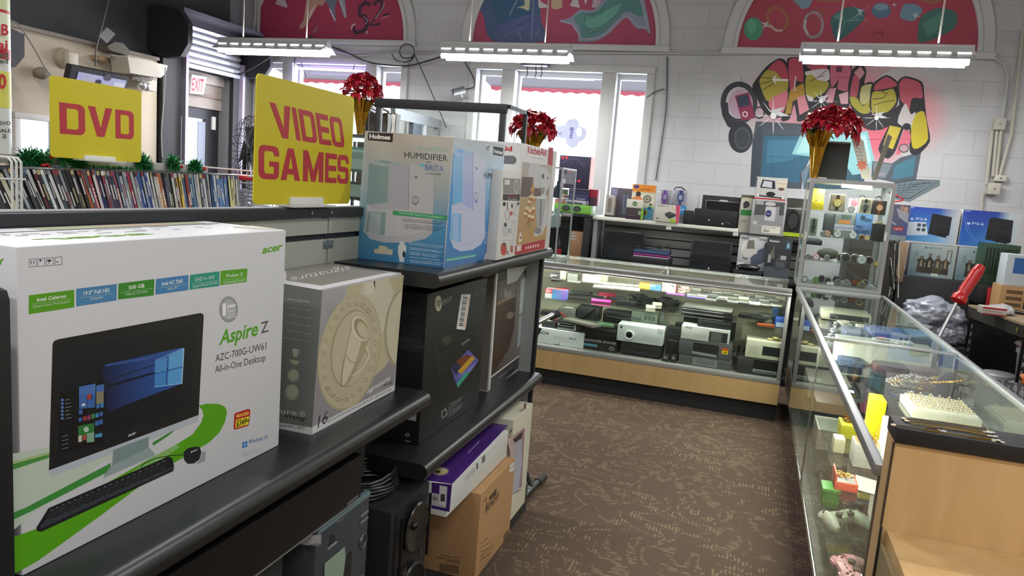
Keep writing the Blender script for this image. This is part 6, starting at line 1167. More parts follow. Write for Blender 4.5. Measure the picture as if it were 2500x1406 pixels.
for x in (-.74, -.17): b = MB(); b.box(x, 6.655, 1.215, x+.045, 6.70, 1.242, M('c4c4c0', .4)); b.build('shelf_bracket', u, True)
b = MB(); b.box(.05, 6.655, 1.208, .11, 6.659, 1.225, M('b4b4b0', .4)); b.build('price_holder', u, True)
b = MB(); b.box(-1.36, 6.5, .001, .55, 6.95, .06, BLKM); b.build('base', u, True)
ZS1, ZS2, YF = 1.2785, 1.2455, 6.72
r = pbox('device_box', 'slim pale grey and white boxed device, leftmost on the white shelf', 'box', 1478, 476, 1500, 523, YF-.03, .10, ZS1, 'a9a49c'); a = fart(r); a.rect(.25, .2, .7, .85, '7c766e').rect(0, 0, 1, .08, '2c2c30').poly([(.2, 1), (.5, .93), (.8, .97), (.8, 1)], 'd4d4dc'); a.build('print', r); clear(r)
r = pbox('gadget_box', 'dusky purple boxed gadget set behind the slim grey box on the white shelf', 'box', 1489, 459, 1546, 523, YF+.05, .12, ZS1, '5c5464'); a = fart(r); a.rect(.04, .75, .3, .98, '8c94b4').rect(.55, .1, .8, .8, '6c7488').rect(.65, .35, .68, .85, '3c3c48').rect(0, .96, 1, 1, '7a6470'); a.build('print', r); clear(r)
r = pbox('smart_watch_box', 'orange topped children smart watch box with an orange-shirted child, on the white shelf', 'box', 1541, 451, 1598, 529, YF, .09, ZS1, 'c9c6b4'); a = fart(r)
a.rect(0, .79, 1, 1, 'd8862c').ell(.17, .93, .12, .05, '4c4484').text('ACTION', (.35, .83), (.78, .84), .06, '8a3a1c', .02).line([(.0, .76), (1, .76)], .02, 'b4b4a4').ell(.28, .72, .11, .08, '3c2c26').poly([(.0, .58), (.18, .66), (.38, .66), (.5, .55), (.5, .46), (.02, .46)], 'c87a4c').ell(.68, .6, .17, .11, '44443c').ell(.68, .6, .12, .08, 'b4b09c').ell(.68, .6, .07, .045, '6c705c').ell(.85, .44, .07, .04, '2c3428').ell(.85, .37, .13, .06, '8cb464').poly([(.4, .02), (.98, .02), (.98, .33), (.55, .36), (.45, .2)], '4c94b8').ell(.6, .2, .16, .1, '7c9438').ell(.6, .2, .09, .06, '3c3c2c').rect(.75, .3, .9, .38, '284c84')
a.build('print', r); clear(r)
r1 = pbox('bulb_box', 'dark purple and green low box in front of the orange smart watch box', 'box', 1527, 508, 1571, 529, YF-.06, .055, ZS1, '3c3038'); a = fart(r1); a.rect(.86, 0, 1, 1, '7aa83c').ell(.78, .6, .08, .22, '8c9c7c').rect(.1, .3, .6, .38, '5c5058'); a.build('print', r1); z1 = ZS1+r1['h']+.001; clear(r1)
r = pbox('bulb_box', 'small white box with a green disc, on top of the dark purple low box', 'box', 1530, 487, 1570, 508, YF-.058, .05, z1, 'd0cec4'); a = fart(r); a.ell(.5, .5, .15, .28, '5c7c50').text('eco', (.42, .44), (.58, .44), .14, 'c4d4bc', .02); a.build('print', r); clear(r)
r = pbox('laptop_box', 'white cardboard laptop case box with a handle, behind two toy watches', 'box', 1612, 464, 1705, 540, YF+.07, .06, ZS1, 'b9b9be'); a = fart(r); a.text('MacBook Pro', (.16, .47), (.62, .47), .11, '4c4c54', .0).line([(.98, .1), (.98, .9)], .006, '6c6c70').rect(.0, .95, .3, .99, 'c4c4c8'); a.build('print', r); b = MB(); w_, h_ = r['w'], r['h']; b.tube([(w_*.3, .03, h_), (w_*.36, .03, h_+.022), (w_*.5, .03, h_+.024), (w_*.62, .03, h_)], .006, M('3c3c44', .5), 6); b.build('handle', r); clear(r)
for x0, x1, cc, cb, l in ((1603, 1636, '6c3c94', '7c3ca4', 'purple toy watch in a clear pack with a purple base strip'), (1640, 1676, '2c3c74', '2c84c4', 'navy toy watch in a clear pack with a blue base strip')):
    r = pbox('toy_watch_pack', l, 'watch', x0, 463, x1, 535, YF+.045, .02, ZS1, 'd4d4da', mat=glass_mat((.93, .93, .95))); a = fart(r); xm = .55
    a.rect(0, .25, 1, .52, cb).text('tech', (.3, .38), (.9, .38), .06, 'd4dcf0', .02).poly([(xm-.14, .98), (xm+.14, .98), (xm+.1, .86), (xm-.1, .86)], cc).poly([(xm-.2, .88), (xm+.2, .88), (xm+.22, .66), (xm-.22, .66)], cc).rect(xm-.12, .70, xm+.12, .84, '8c94a8').poly([(xm-.1, .66), (xm+.1, .66), (xm+.08, .54), (xm-.08, .54)], cc); a.build('print', r); clear(r)
r = pbox('smart_tv_box', 'white streaming player box with a pink right edge lettered SMART TV', 'box', 1600, 500, 1659, 538, YF-.07, .06, ZS1, 'c4c0b8'); a = fart(r); a.poly([(.82, 1), (1, 1), (1, 0), (.9, 0)], 'c8406c').poly([(.6, 0), (.9, 0), (.85, .2), (.65, .2)], '9cb83c').text('SMART TV', (.07, .86), (.53, .86), .1, '4c4c4c', .01).poly([(.4, .5), (.58, .62), (.86, .5), (.84, .35), (.6, .2), (.42, .36)], '34363a').poly([(.4, .5), (.58, .62), (.86, .5), (.62, .42)], '4c4f54').ell(.09, .18, .03, .05, '5c2c34').text('LG', (.14, .14), (.2, .14), .07, '5c5c5c', .02).line([(.66, .97), (.8, .7), (.9, .66)], .02, 'd8a838'); a.build('print', r); clear(r)
r = pbox('phone_dock', 'small black upright dock between the streaming box and the black folder', 'dock', 1668, 514, 1692, 543, YF-.06, .07, ZS1, '17181c', bev=.006); clear(r)
r = pbox('picture_stand', 'wide black frame with a thin silver inner line, standing at the back', 'picture frame', 1712, 479, 1811, 546, YF+.06, .03, ZS1, '1c1d21'); a = fart(r); a.rect(.10, .06, .94, .84, '8c8e92').rect(.11, .08, .93, .82, '15161a').poly([(.4, .82), (.66, .82), (.62, .88), (.44, .88)], 'b4b4b8'); a.build('print', r, .2); clear(r)
r = pbox('portable_player', 'low black portable player in front of the black frame', 'electronics', 1694, 512, 1800, 548, YF-.06, .09, ZS1, '131317', bev=.008); a = fart(r, .2); a.ell(.36, .35, .02, .05, 'b4b4b4').ell(.68, .2, .02, .05, 'd8d8d8').line([(.74, .35), (.82, .28), (.86, .2)], .03, '5c5c60'); a.build('print', r, .2); clear(r)
r = pbox('bulb_pack', 'narrow white box with a green square on the black shelf', 'box', 1806, 476, 1838, 553, YF-.02, .05, ZS2, 'b4b2a8'); a = fart(r); a.rect(0, .9, 1, 1, '54503c').rect(.1, .84, .9, .93, 'b4b09c').ell(.45, .75, .25, .09, '26282c').ell(.35, .68, .12, .04, '2c2c30').rect(.08, .46, .92, .61, '2c7c3c').text('LED', (.2, .3), (.6, .3), .04, '6c5c5c', .02); a.build('print', r); clear(r)
r11 = pbox('camera_box', 'silver grey boxed webcam with a white label sheet, on the black shelf', 'box', 1834, 489, 1918, 562, YF-.07, .13, ZS2, '9c9c9e', rough=.3); a = fart(r11)
a.rect(.08, .3, .94, .97, '4c4c50').poly([(.08, .3), (.94, .3), (.94, .6), (.08, .55)], '88888c').rect(.4, .42, .7, .82, 'b9b9bb').poly([(.7, .42), (.8, .5), (.8, .85), (.7, .82)], '8c8c90').ell(.5, .62, .09, .1, '2c3464').text('VISTA', (.44, .6), (.57, .6), .03, 'c4c4d4', .02).rect(.1, .86, .32, .97, '9c9c9c').ell(.52, .9, .16, .06, 'b4b4b4').rect(.36, .06, .9, .26, 'd4d0c4').text('Edlund', (.4, .09), (.57, .09), .08, '2c2c2c', .02, .2).text('Swiss Power 68-4', (.4, .2), (.76, .2), .035, '4c4c4c', .01).rect(.08, .28, .2, .38, 'b8b8b4'); a.build('print', r11, .3); z1 = ZS2+r11['h']+.001; clear(r11)
r = pbox('headphone_pack', 'clear blister pack of earphones with a red stripe, on top of the silver camera box', 'box', 1843, 431, 1924, 489, YF-.05, .04, z1, 'cccccc', mat=glass_mat((.92, .92, .92)), bev=.008); a = fart(r); a.rect(.04, .04, .96, .96, 'b4b4b2').rect(0, .02, .96, .08, 'a83434').poly([(.15, .5), (.2, .85), (.58, .82), (.62, .48)], '2a2c32').poly([(.2, .55), (.25, .8), (.5, .78), (.52, .52)], 'b4b8c0').poly([(.66, .55), (.95, .62), (.95, .85), (.66, .85)], 'c4bca4').ell(.8, .5, .09, .06, '5c4438').text('SYSTEM', (.66, .7), (.92, .7), .05, '3c3c3c', .02).ell(.5, .26, .14, .1, '26282c').line([(.08, .17), (.92, .12)], .06, '2c2c34').ell(.12, .18, .03, .05, 'e4e4e4').ell(.88, .14, .03, .05, 'e4e4e4'); a.build('print', r, .2); clear(r)
r = pbox('headset_pack', 'dark clamshell headset pack with a lime stripe, right end of the black shelf', 'box', 1917, 484, 1958, 566, YF-.03, .06, ZS2, '2a2b2c', rough=.25, bev=.006); a = fart(r); a.rect(0, .02, 1, .12, 'a4b82c').poly([(.02, .97), (.98, .97), (.9, .78), (.08, .78)], '3c4038').line([(.05, .74), (.95, .74)], .02, 'b4b8b8').ell(.5, .42, .4, .28, '1a1b1c').ell(.5, .42, .28, .2, '34363a'); a.build('print', r, .2); clear(r)
# lower shelf
ZL = .8856
r = pbox('laptop', 'large dark laptop lid standing at the left of the lower back shelf', 'laptop', 1471, 564, 1573, 640, 6.72, .02, ZL, '191b20', rough=.25, lean=-.08, bev=.006); a = fart(r); a.rect(.03, .05, .97, .95, '15171c').poly([(.1, .1), (.2, .5), (.9, .45), (.95, .1)], '1f2228'); a.build('lid_panel', r, .15); clear(r)
zz = .962
for nm, c, h, l in (('laptop', 'b4a8bc', .012, 'pale lilac closed laptop, bottom of the stack on the lower back shelf'), ('laptop', '8c2c74', .020, 'magenta closed laptop in the middle of the stack on the lower back shelf'), ('laptop', '2c4468', .026, 'navy blue closed laptop, top of the stack on the lower back shelf')):
    b = MB(); b.box(-.98, 6.50, zz, -.68, 6.72, zz+h, M(c, .35), .006); centered(b, nm, l, 'laptop', 'closed laptops in a stack'); zz += h+.001
b = MB(); b.box(-1.0, 6.48, .8856, -.66, 6.74, .961, M('1c1d20', .5), .004); centered(b, 'laptop_stand', 'black block under the stack of coloured laptops', 'stand')
b = MB(); rg = random.Random(9)
b.tube([(-.98, 6.6, zz+.008), (-.93, 6.58, zz+.03), (-.88, 6.62, zz+.01), (-.82, 6.6, zz+.028), (-.76, 6.6, zz+.02), (-.70, 6.6, zz+.055), (-.675, 6.6, zz+.03), (-.67, 6.6, zz-.02)], .006, M('1b1b1f', .4), 6); b.box(-.95, 6.57, zz+.0, -.89, 6.60, zz+.012, BLK); centered(b, 'charger_cable', 'black charger cable coiled on the navy laptop', 'cable')
r = pbox('laptop', 'open black laptop with a white logo dot below its screen', 'laptop', 1684, 587, 1786, 660, 6.68, .015, ZL, '1e2025', rough=.35, lean=-.06, bev=.006); a = fart(r); a.rect(.05, .20, .95, .94, '121317').ell(.49, .09, .018, .025, 'e4e4e8'); a.build('screen', r, .25); clear(r); b = MB(); X0, X1 = oY(1684, 655, 6.68).x, oY(1786, 655, 6.68).x; b.box(0, -.20, .0, X1-X0, -.001, .016, M('17181c', .4), .004); b.build('keyboard_base', r)
r = pbox('phone_box', 'white desk phone box with a telephone picture on the lower back shelf', 'box', 1803, 575, 1875, 634, 6.66, .09, .935, 'b0b2b6'); a = fart(r); a.poly([(.5, .05), (1, .3), (1, .75), (.7, .6), (.45, .35)], '4c5468').text('vtech', (.04, .87), (.33, .87), .09, '2c2c34', .02).poly([(.12, .5), (.2, .85), (.55, .9), (.66, .5), (.3, .35)], 'c0beb8').poly([(.28, .6), (.3, .85), (.5, .87), (.56, .62)], '6c6c68').ell(.16, .68, .05, .16, 'd0cec8', rot=-.3).ell(.93, .74, .06, .09, '4c4c50').line([(.18, .35), (.3, .3), (.36, .34)], .03, '2c2c34').rect(.02, .12, .25, .2, 'd4d4dc'); a.build('print', r); clear(r)
r = pbox('phone_box', 'dark cordless phone box with a blue badge, beside the white phone box', 'box', 1870, 584, 1932, 655, 6.60, .09, ZL, '26282e'); a = fart(r); a.rect(0, 0, 1, .3, '4c5058').text('Panasonic', (.08, .92), (.48, .92), .05, 'd4d4d8', .03).poly([(.75, .78), (.93, .78), (.9, .94), (.78, .94)], '4c7c94').text('1', (.82, .82), (.86, .82), .07, 'd8e8f0', .03).poly([(.08, .5), (.3, .85), (.36, .5)], '5c5c50').poly([(.3, .3), (.55, .65), (.9, .45), (.85, .25), (.5, .22)], '3c3e44').rect(.6, .5, .82, .6, 'a4a8a8').rect(.1, .4, .22, .6, '8c9094')
for k in range(4): a.line([(.48+k*.08, .42), (.52+k*.08, .3)], .015, '8c8c90')
a.build('print', r); clear(r)
b = MB(); b.box(-.13, 6.52, .8856, .10, 6.655, .934, M('1b1c20', .5), .006); centered(b, 'black_tray', 'flat black tray under the white phone box', 'tray')
b = MB(); b.ell((-.01, 6.57, .965), .10, .05, .028, M('17181b', .3), 18); b.box(-.09, 6.54, .9345, .08, 6.60, .945, BLK); centered(b, 'computer_mouse', 'glossy black rounded device in front of the white phone box', 'electronics')
# ---- left stack beside the window
u2 = T('black_cabinet', 'black open cabinet below the window holding a brown carton', 'cabinet', (-1.6, 6.7, 0)); b = MB(); MB2 = M('1b1c22', .5)
b.box(-2.05, 6.60, 1.255, -1.42, 7.0, 1.285, MB2, .004); b.box(-2.05, 6.98, .001, -1.42, 7.0, 1.254, MB2); b.box(-1.47, 6.60, .001, -1.42, 6.979, 1.254, MB2); b.box(-2.05, 6.60, .001, -2.02, 6.979, 1.254, MB2); b.box(-2.019, 6.61, .80, -1.471, 6.979, .83, MB2); b.build('cabinet_body', u2, True)
r = pbox('green_box', 'lime green speaker box with two black discs on the black cabinet', 'box', 1352, 499, 1442, 528, 6.62, .2, 1.2855, '6ca83c'); a = fart(r); a.ell(.33, .5, .11, .36, '26302a').ell(.63, .5, .11, .36, '26302a').ell(.33, .5, .07, .24, '3a443c').ell(.63, .5, .07, .24, '3a443c').rect(.05, .1, .16, .32, '1c2420').text('ION', (.06, .15), (.15, .15), .12, '8cb864', .02); a.build('print', r); zg = 1.2855+r['h']+.001; clear(r)
r = pbox('disc_drive', 'silver disc drive lying on the lime green speaker box', 'electronics', 1379, 489, 1430, 502, 6.62, .18, zg, 'a4a4ac', rough=.3); a = fart(r); a.rect(.1, .1, .85, .5, '3c3c44').ell(.5, .55, .1, .1, '77777c'); a.build('print', r); zd = zg+r['h']+.001; clear(r)
r = pbox('printer_ink_box', 'navy blue camera box stacked on the silver drive', 'box', 1388, 462, 1437, 489, 6.62, .14, zd, '34345c'); a = fart(r); a.text('Canon', (.06, .84), (.3, .86), .1, 'c4c4dc', .02).text('PowerShot', (.42, .08), (.85, .09), .12, 'a4a4c4', .02); a.build('print', r); zc = zd+r['h']+.001; clear(r)
r = pbox('red_box', 'red and maroon box on end at the right of the navy box', 'box', 1437, 463, 1458, 500, 6.66, .12, zg, '8c2434'); a = fart(r); a.rect(0, .6, 1, 1, 'a8243c').rect(0, 0, 1, .5, '4c3048'); a.build('print', r); clear(r)
r = pbox('green_pack', 'small olive green pack at the left of the navy box', 'box', 1362, 462, 1384, 482, 6.66, .06, zc-.062, '7c9c3c'); clear(r)
b = MB(); X0, X1 = oY(1362, 470, 6.66).x, oY(1384, 470, 6.66).x; b.box(X0-.02, 6.65, zg, X1+.01, 6.78, zc-.063, M('b4707c', .5), .002); centered(b, 'pink_pack', 'pink and white pack under the olive green pack', 'box')
r = pbox('bag_box', 'dark boxed shoulder bag with red butterflies and an orange side, on top of the pile', 'box', 1364, 381, 1440, 461, 6.60, .18, zc, '26243a', rough=.35); a = fart(r); a.line([(.1, .75), (.3, .92), (.6, .9), (.8, .7)], .07, '3c3a54')
for cx, cy in ((.40, .55), (.62, .24), (.15, .93)): a.poly([(cx-.1, cy+.05), (cx, cy), (cx-.08, cy-.07)], 'c83444').poly([(cx, cy), (cx+.1, cy+.07), (cx+.09, cy-.05)], 'c83444')
for k in range(14): a.ell(R_.random(), R_.random()*.9, .012, .012, '6c6c88')
a.build('print', r); w_, h_ = r['w'], r['h']; b = MB(); b.box(w_, .001, 0, w_+.002, .179, h_, M('c8603c', .5)); b.build('orange_side', r); clear(r)
r = pbox('brown_carton', 'brown cardboard carton with a torn label inside the black cabinet', 'carton', 1388, 565, 1426, 632, 6.64, .25, .8305, '8c6a4c', rough=.8); a = fart(r); a.rect(.1, .72, .42, .95, 'a4988c').line([(.12, .9), (.4, .9)], .02, '3c342c').line([(.12, .8), (.4, .8)], .02, '4c443c').line([(.42, .8), (.7, .6)], .015, 'b4a898'); a.build('torn_label', r, .6); clear(r)
b = MB(); c = oY(1362, 620, 6.63); b.lathe([(.03, 0), (.032, .02), (.032, .13), (.027, .17), (.012, .21), (.012, .24)], (c.x-.0, 6.63, .8305), M('26181a', .15), 16); b.lathe([(.0325, .06), (.0325, .12)], (c.x, 6.63, .8305), M('a82834', .4), 16); centered(b, 'soda_bottle', 'dark bottle with a red label at the left inside the black cabinet', 'bottle')
# tall glass case on the counter's left end, with poinsettia
tw = tower('glass_tower', 'small clear glass tower standing on the left end of the back counter', -1.90, 5.42, .953, -1.40, 5.85, 1.66, (1.2, 1.42), M('b4b8ba', .3, .6), .012)
for z, sx, sz, c, l in ((1.427, .04, .13, '34384c', 'slender dark bottle on the upper shelf of the small glass tower'), (1.207, .045, .14, '9ca4a8', 'slender pale bottle on the lower shelf of the small glass tower')):
    b = MB(); b.lathe([(sx*.8, 0), (sx, .02), (sx, sz*.6), (sx*.35, sz*.8), (sx*.35, sz)], (-1.475, 5.6, z), M(c, .15), 14); centered(b, 'bottle', l, 'bottle')
poinsettia((-1.72, 5.6, 1.661), .165, 'red poinsettia in crumpled gold foil, in front of the middle window', 23, .085, .24, .3)
# ---- goods inside the counter: deck row
ZD = .3085
def dbox(name, label, cat, x0, y0, x1, y1, z0=ZD, Y=5.46, d=.2, col='222226', group=None, rough=.45, bev=.004): return pbox(name, label, cat, x0, y0, x1, y1, Y, d, z0, col, group, bev, rough)
r = dbox('router_box', 'white router box with black capitals at the left end of the counter deck', 'box', 1300, 806, 1425, 846, Y=5.44, d=.22, col='d0d0d2'); a = fart(r); a.text('ACN', (.10, .60), (.31, .60), .18, '2c2c34', .03).text('IRIS X', (.72, .50), (.86, .50), .12, '4c4c54', .02).rect(.43, .02, .55, .06, '2c2c34').poly([(.52, .05), (.55, .05), (.54, .3)], '9c9ca0').line([(.4, .55), (.64, .5)], .02, 'a4a4a8'); a.build('print', r); z1 = ZD+r['h']+.001; clear(r)
r = dbox('desk_phone', 'dark grey handset base with a pale label on the white router box', 'telephone', 1322, 785, 1356, 806, z1, 5.48, .12, '34363a'); b = MB(); b.box(r['w']*.1, .02, r['h'], r['w']*.6, .09, r['h']+.001, M('b4b8b4', .4)); b.build('label_card', r); clear(r)
r = dbox('photo_printer', 'black and silver photo slot printer with a red cable, on the white router box', 'printer', 1358, 785, 1420, 809, z1, 5.46, .14, '26262a'); a = fart(r); a.rect(.05, .45, .78, .75, '9c9ca0').rect(.12, .52, .7, .7, '17171a').rect(.03, .05, .75, .25, '8c8e92').ell(.75, .3, .04, .2, 'b4b4b8'); a.build('front_print', r, .25); b = MB(); b.tube([(.0, .02, r['h']*.6), (-.01, .03, r['h']+.03), (.02, .05, r['h']+.05), (.06, .05, r['h']+.02)], .006, M('a82430', .4), 6); b.build('red_cable', r); clear(r)
r = dbox('radio_box', 'black box with spaced white capitals beside the white router box', 'box', 1423, 829, 1506, 861, col='1a1a1d'); a = fart(r); a.text('SHARPER IMAGE', (.03, .72), (.96, .74), .18, 'c8c8c8', .03).rect(.02, .3, .42, .5, '5ca4b8').text('GarmentPro', (.04, .35), (.38, .35), .1, '2c5c70', .02).ell(.85, .35, .07, .16, 'a4a4a4').ell(.85, .35, .05, .1, '2c2c30'); a.build('print', r); z1 = ZD+r['h']+.001; clear(r)
r = dbox('stereo_unit', 'black box with two pale pinstripes stacked on the black box with white capitals', 'electronics', 1424, 797, 1506, 829, z1, 5.48, .13, '1c1c1f'); a = fart(r, .3); a.line([(.0, .93), (1, .86)], .03, '8c8a7c').line([(.0, .80), (1, .74)], .05, '77766c'); a.build('print', r); clear(r)
r = dbox('projector_case', 'black soft case under the white projector', 'case', 1512, 838, 1616, 872, Y=5.46, d=.22, col='1c1d1f', bev=.03); b = MB(); b.tube([(.08, -.003, .04), (.14, -.006, .03), (.22, -.003, .04)], .004, M('2c2d30', .5), 6); b.build('strap', r); z1 = ZD+r['h']+.001; clear(r)
r = dbox('projector', 'white video projector with a round lens, in the middle of the counter deck', 'projector', 1506, 797, 1620, 839, z1, 5.44, .17, 'ccd0d0', bev=.008); w_, h_ = r['w'], r['h']
b = MB(); b.lathe([(.036, 0), (.036, -.01), (.029, -.012), (.026, -.004), (.001, -.002)], (w_*.27, -.002, h_*.42), M('dcdede', .3), 26, 'y'); lr_ = b.build('lens_ring', r); b = MB(); b.ell((w_*.27, -.004, h_*.42), .024, .008, .024, M('101014', .05)); b.build('lens', lr_)
a = fart(r); a.rect(.06, .74, .10, .9, '2c2c30').text('SANYO', (.05, .45), (.12, .45), .05, '6c6c70', .02)
for j in range(6): a.line([(.56, .5-j*.06), (.93, .5-j*.06)], .012, 'a4a8a8')
a.build('front_print', r); b = MB(); b.box(w_*.86, -.003, h_*.8, w_*.99, .05, h_+.002, M('e4e4e0', .4)); b.build('price_label', r); clear(r)
r = dbox('computer_tower', 'slim black desktop computer standing between projector and grey radios', 'computer', 1626, 800, 1658, 878, Y=5.50, d=.115, col='1a1b1e'); a = fart(r); a.line([(.1, .62), (.9, .60)], .015, '8c8c90').rect(.1, .8, .9, .82, '3c3c40'); a.build('front_print', r); clear(r)
for x0, x1, l in ((1616, 1634, 'small black gadget at the foot of the slim black computer, left one'), (1637, 1652, 'small black gadget at the foot of the slim black computer, right one')):
    r = dbox('small_gadget', l, 'electronics', x0, 866, x1, 884, Y=5.42, d=.03, col='17181a', group='small gadgets at the front of the deck'); a = fart(r); a.rect(.2, .4, .7, .8, '77797c'); a.build('front_print', r); clear(r)
r = dbox('slim_radio', 'dark grey slim radio base with a ribbed silver panel, lowest of the grey pile', 'radio', 1655, 873, 1787, 902, Y=5.43, d=.26, col='4c4d4e', bev=.008); a = fart(r); a.rect(.27, .1, .73, .85, '77797a')
for j in range(4): a.line([(.33, .25+j*.13), (.68, .25+j*.13)], .05, '4c4d50')
a.build('front_print', r, .3); z1 = ZD+r['h']+.001; clear(r)
r = dbox('table_radio', 'dark grey table radio with an orange price sticker, second up in the grey pile', 'radio', 1656, 834, 1788, 873, z1, 5.43, .18, '4f5052', bev=.012); a = fart(r); a.rect(.27, .12, .75, .85, '26272a').poly([(.26, .3), (.73, .25), (.72, .1), (.27, .14)], '8c9092').rect(.81, .58, .93, .75, 'd85c20').rect(.81, .38, .93, .58, 'd8c020').line([(.84, .48), (.91, .48)], .05, '4c4c20'); a.build('front_print', r, .3); z1 += r['h']+.001; clear(r)
r = dbox('headphone_box', 'white box with a headphone sketch and black text panel, third up in the grey pile', 'box', 1662, 801, 1782, 836, z1, 5.43, .17, 'd0d0cc', bev=.003); a = fart(r); a.text('BOSE', (.06, .82), (.2, .82), .09, '2c2c30', .04, .3).rect(.58, .04, .96, .80, '26282a').line([(.3, .3), (.45, .55), (.5, .4), (.35, .2), (.55, .3)], .02, '9c9c9c')
for j in range(7): a.line([(.62, .7-j*.09), (.86-.03*(j % 2), .7-j*.09)], .03, 'a4a4a0')
a.build('print', r); z1 += r['h']+.001; clear(r)
r = dbox('receiver', 'flat black receiver on top of the white headphone box', 'electronics', 1702, 786, 1785, 806, z1, 5.46, .14, '1f2022', bev=.006); a = fart(r, .3); a.line([(.02, .93), (.98, .9)], .06, '5c5e60').line([(.05, .6), (.12, .6)], .05, '8c8c8c'); a.build('front_print', r, .3); clear(r)
r = dbox('black_radio', 'black table radio with a silver slot under the cream radio', 'radio', 1798, 876, 1906, 913, Y=5.42, d=.2, col='2a2b2d', bev=.014); a = fart(r); a.rect(.38, .25, .95, .92, '141518').rect(.38, .18, .93, .36, '8c9094').rect(.42, .22, .9, .28, '34363a'); a.build('front_print', r, .25); z1 = ZD+r['h']+.001; clear(r)
r = dbox('cream_radio', 'cream coloured table radio with a dark window, on the black radio', 'radio', 1820, 833, 1911, 876, z1, 5.42, .18, 'c4c0ac', bev=.01); a = fart(r); a.rect(.46, .22, .98, .72, '15181c')
for j in range(9):
    a.line([(.09, .2+j*.055), (.34, .2+j*.055)], .018, 'a4a08c')
a.build('front_print', r); z2 = z1+r['h']+.001; clear(r)
b = MB(); rg = random.Random(2); c = oY(1890, 826, 5.5)
for k in range(5): b.torus((c.x+rg.uniform(-.03, .04), 5.5+rg.uniform(-.02, .02), z2+.006+k*.004), .018, .0045, M('c0ae78', .5), 'z', 14)
centered(b, 'phone_cable', 'coiled cream cord on top of the cream radio', 'cable')
# third glass shelf: black boxes behind the deck row
Z3 = .4975
r = dbox('handset_base', 'grey handset base with a white paper slip on the lowest glass shelf', 'telephone', 1362, 752, 1405, 775, Z3, 5.66, .12, '6c6e68'); b = MB(); b.box(r['w']*.3, .02, r['h'], r['w']*.8, .09, r['h']+.001, M('c4c8c0', .4)); b.build('paper_slip', r); clear(r)
r = dbox('black_speaker', 'boxy black speaker with a draped cable on the lowest glass shelf', 'speaker', 1409, 750, 1463, 779, Z3, 5.65, .14, '26282a', bev=.006); b = MB(); b.tube([(.03, -.006, .0), (.1, -.008, r['h']*.6), (.14, -.006, r['h']), (.13, .05, r['h']+.004)], .006, BLK, 6); b.build('cable', r); clear(r)
r = dbox('camera_bag', 'black zipped camera bag on the lowest glass shelf behind the projector', 'bag', 1470, 762, 1542, 800, Z3, 5.65, .16, '1c1d20', bev=.014); b = MB(); b.tube([(.03, -.003, r['h']*.6), (.15, -.006, r['h']*.5), (.26, -.003, r['h']*.6)], .003, M('77797c', .3), 5); b.build('zip', r); clear(r)
r = dbox('port_switch', 'grey green network switch with a row of ports above the projector', 'electronics', 1541, 762, 1606, 788, Z3, 5.64, .14, '626c60'); a = fart(r)
for j in range(4): a.rect(.08+j*.08, .45, .12+j*.08, .6, '26282a')
for j in range(3): a.rect(.5+j*.15, .5, .6+j*.15, .75, '3c4440'); a.rect(.45+j*.15, .1, .55+j*.15, .3, '4c544c')
a.build('front_print', r); clear(r)
r = dbox('disc_player', 'wide black disc player on the lowest glass shelf behind the grey radios', 'electronics', 1668, 770, 1798, 800, Z3, 5.68, .14, '1b1d1e'); clear(r)
r = dbox('file_tray', 'pale cream open tray on the lowest glass shelf at the right', 'tray', 1812, 790, 1892, 815, Z3, 5.68, .14, 'b0ac94'); clear(r)
# second glass shelf goods
Z2 = .6618
def flat(name, label, cat, px, py, w, d, h, rz, col, z=Z2, rough=.25, group=None, scr=None, bev=.002):
    c = oZ(px, py, z); r = T(name, label, cat, (c.x, min(c.y, 5.9), z+.0005), rz, group); b = MB(); b.box(-w/2, -d/2, 0, w/2, d/2, h, M(col, rough), bev); b.build('body', r)
    if scr: b = MB(); b.box(-w/2+.006, -d/2+.008, h, w/2-.006, d/2-.008, h+.0006, M(scr, .1)); b.build('screen', r)
    return r
r = dbox('phone_box', 'blue and purple phone box with a red corner, left on the second glass shelf', 'box', 1331, 707, 1383, 724, Z2, 5.47, .07, '5c6cb0'); a = fart(r); a.poly([(.35, 0), (1, 0), (1, 1), (.35, 1)], ['4c9cc8', '6c54b8', '8c60b8', '4c84c0']).rect(0, .5, .33, 1, 'b83848').text('BLU', (.05, .62), (.28, .62), .26, 'e8e0e0', .03).rect(0, 0, .33, .5, 'c4c4c8'); a.build('print', r); b = MB(); b.box(.02, .01, r['h'], r['w']-.02, .06, r['h']+.002, M('b0604c', .5)); b.build('open_top', r); clear(r)
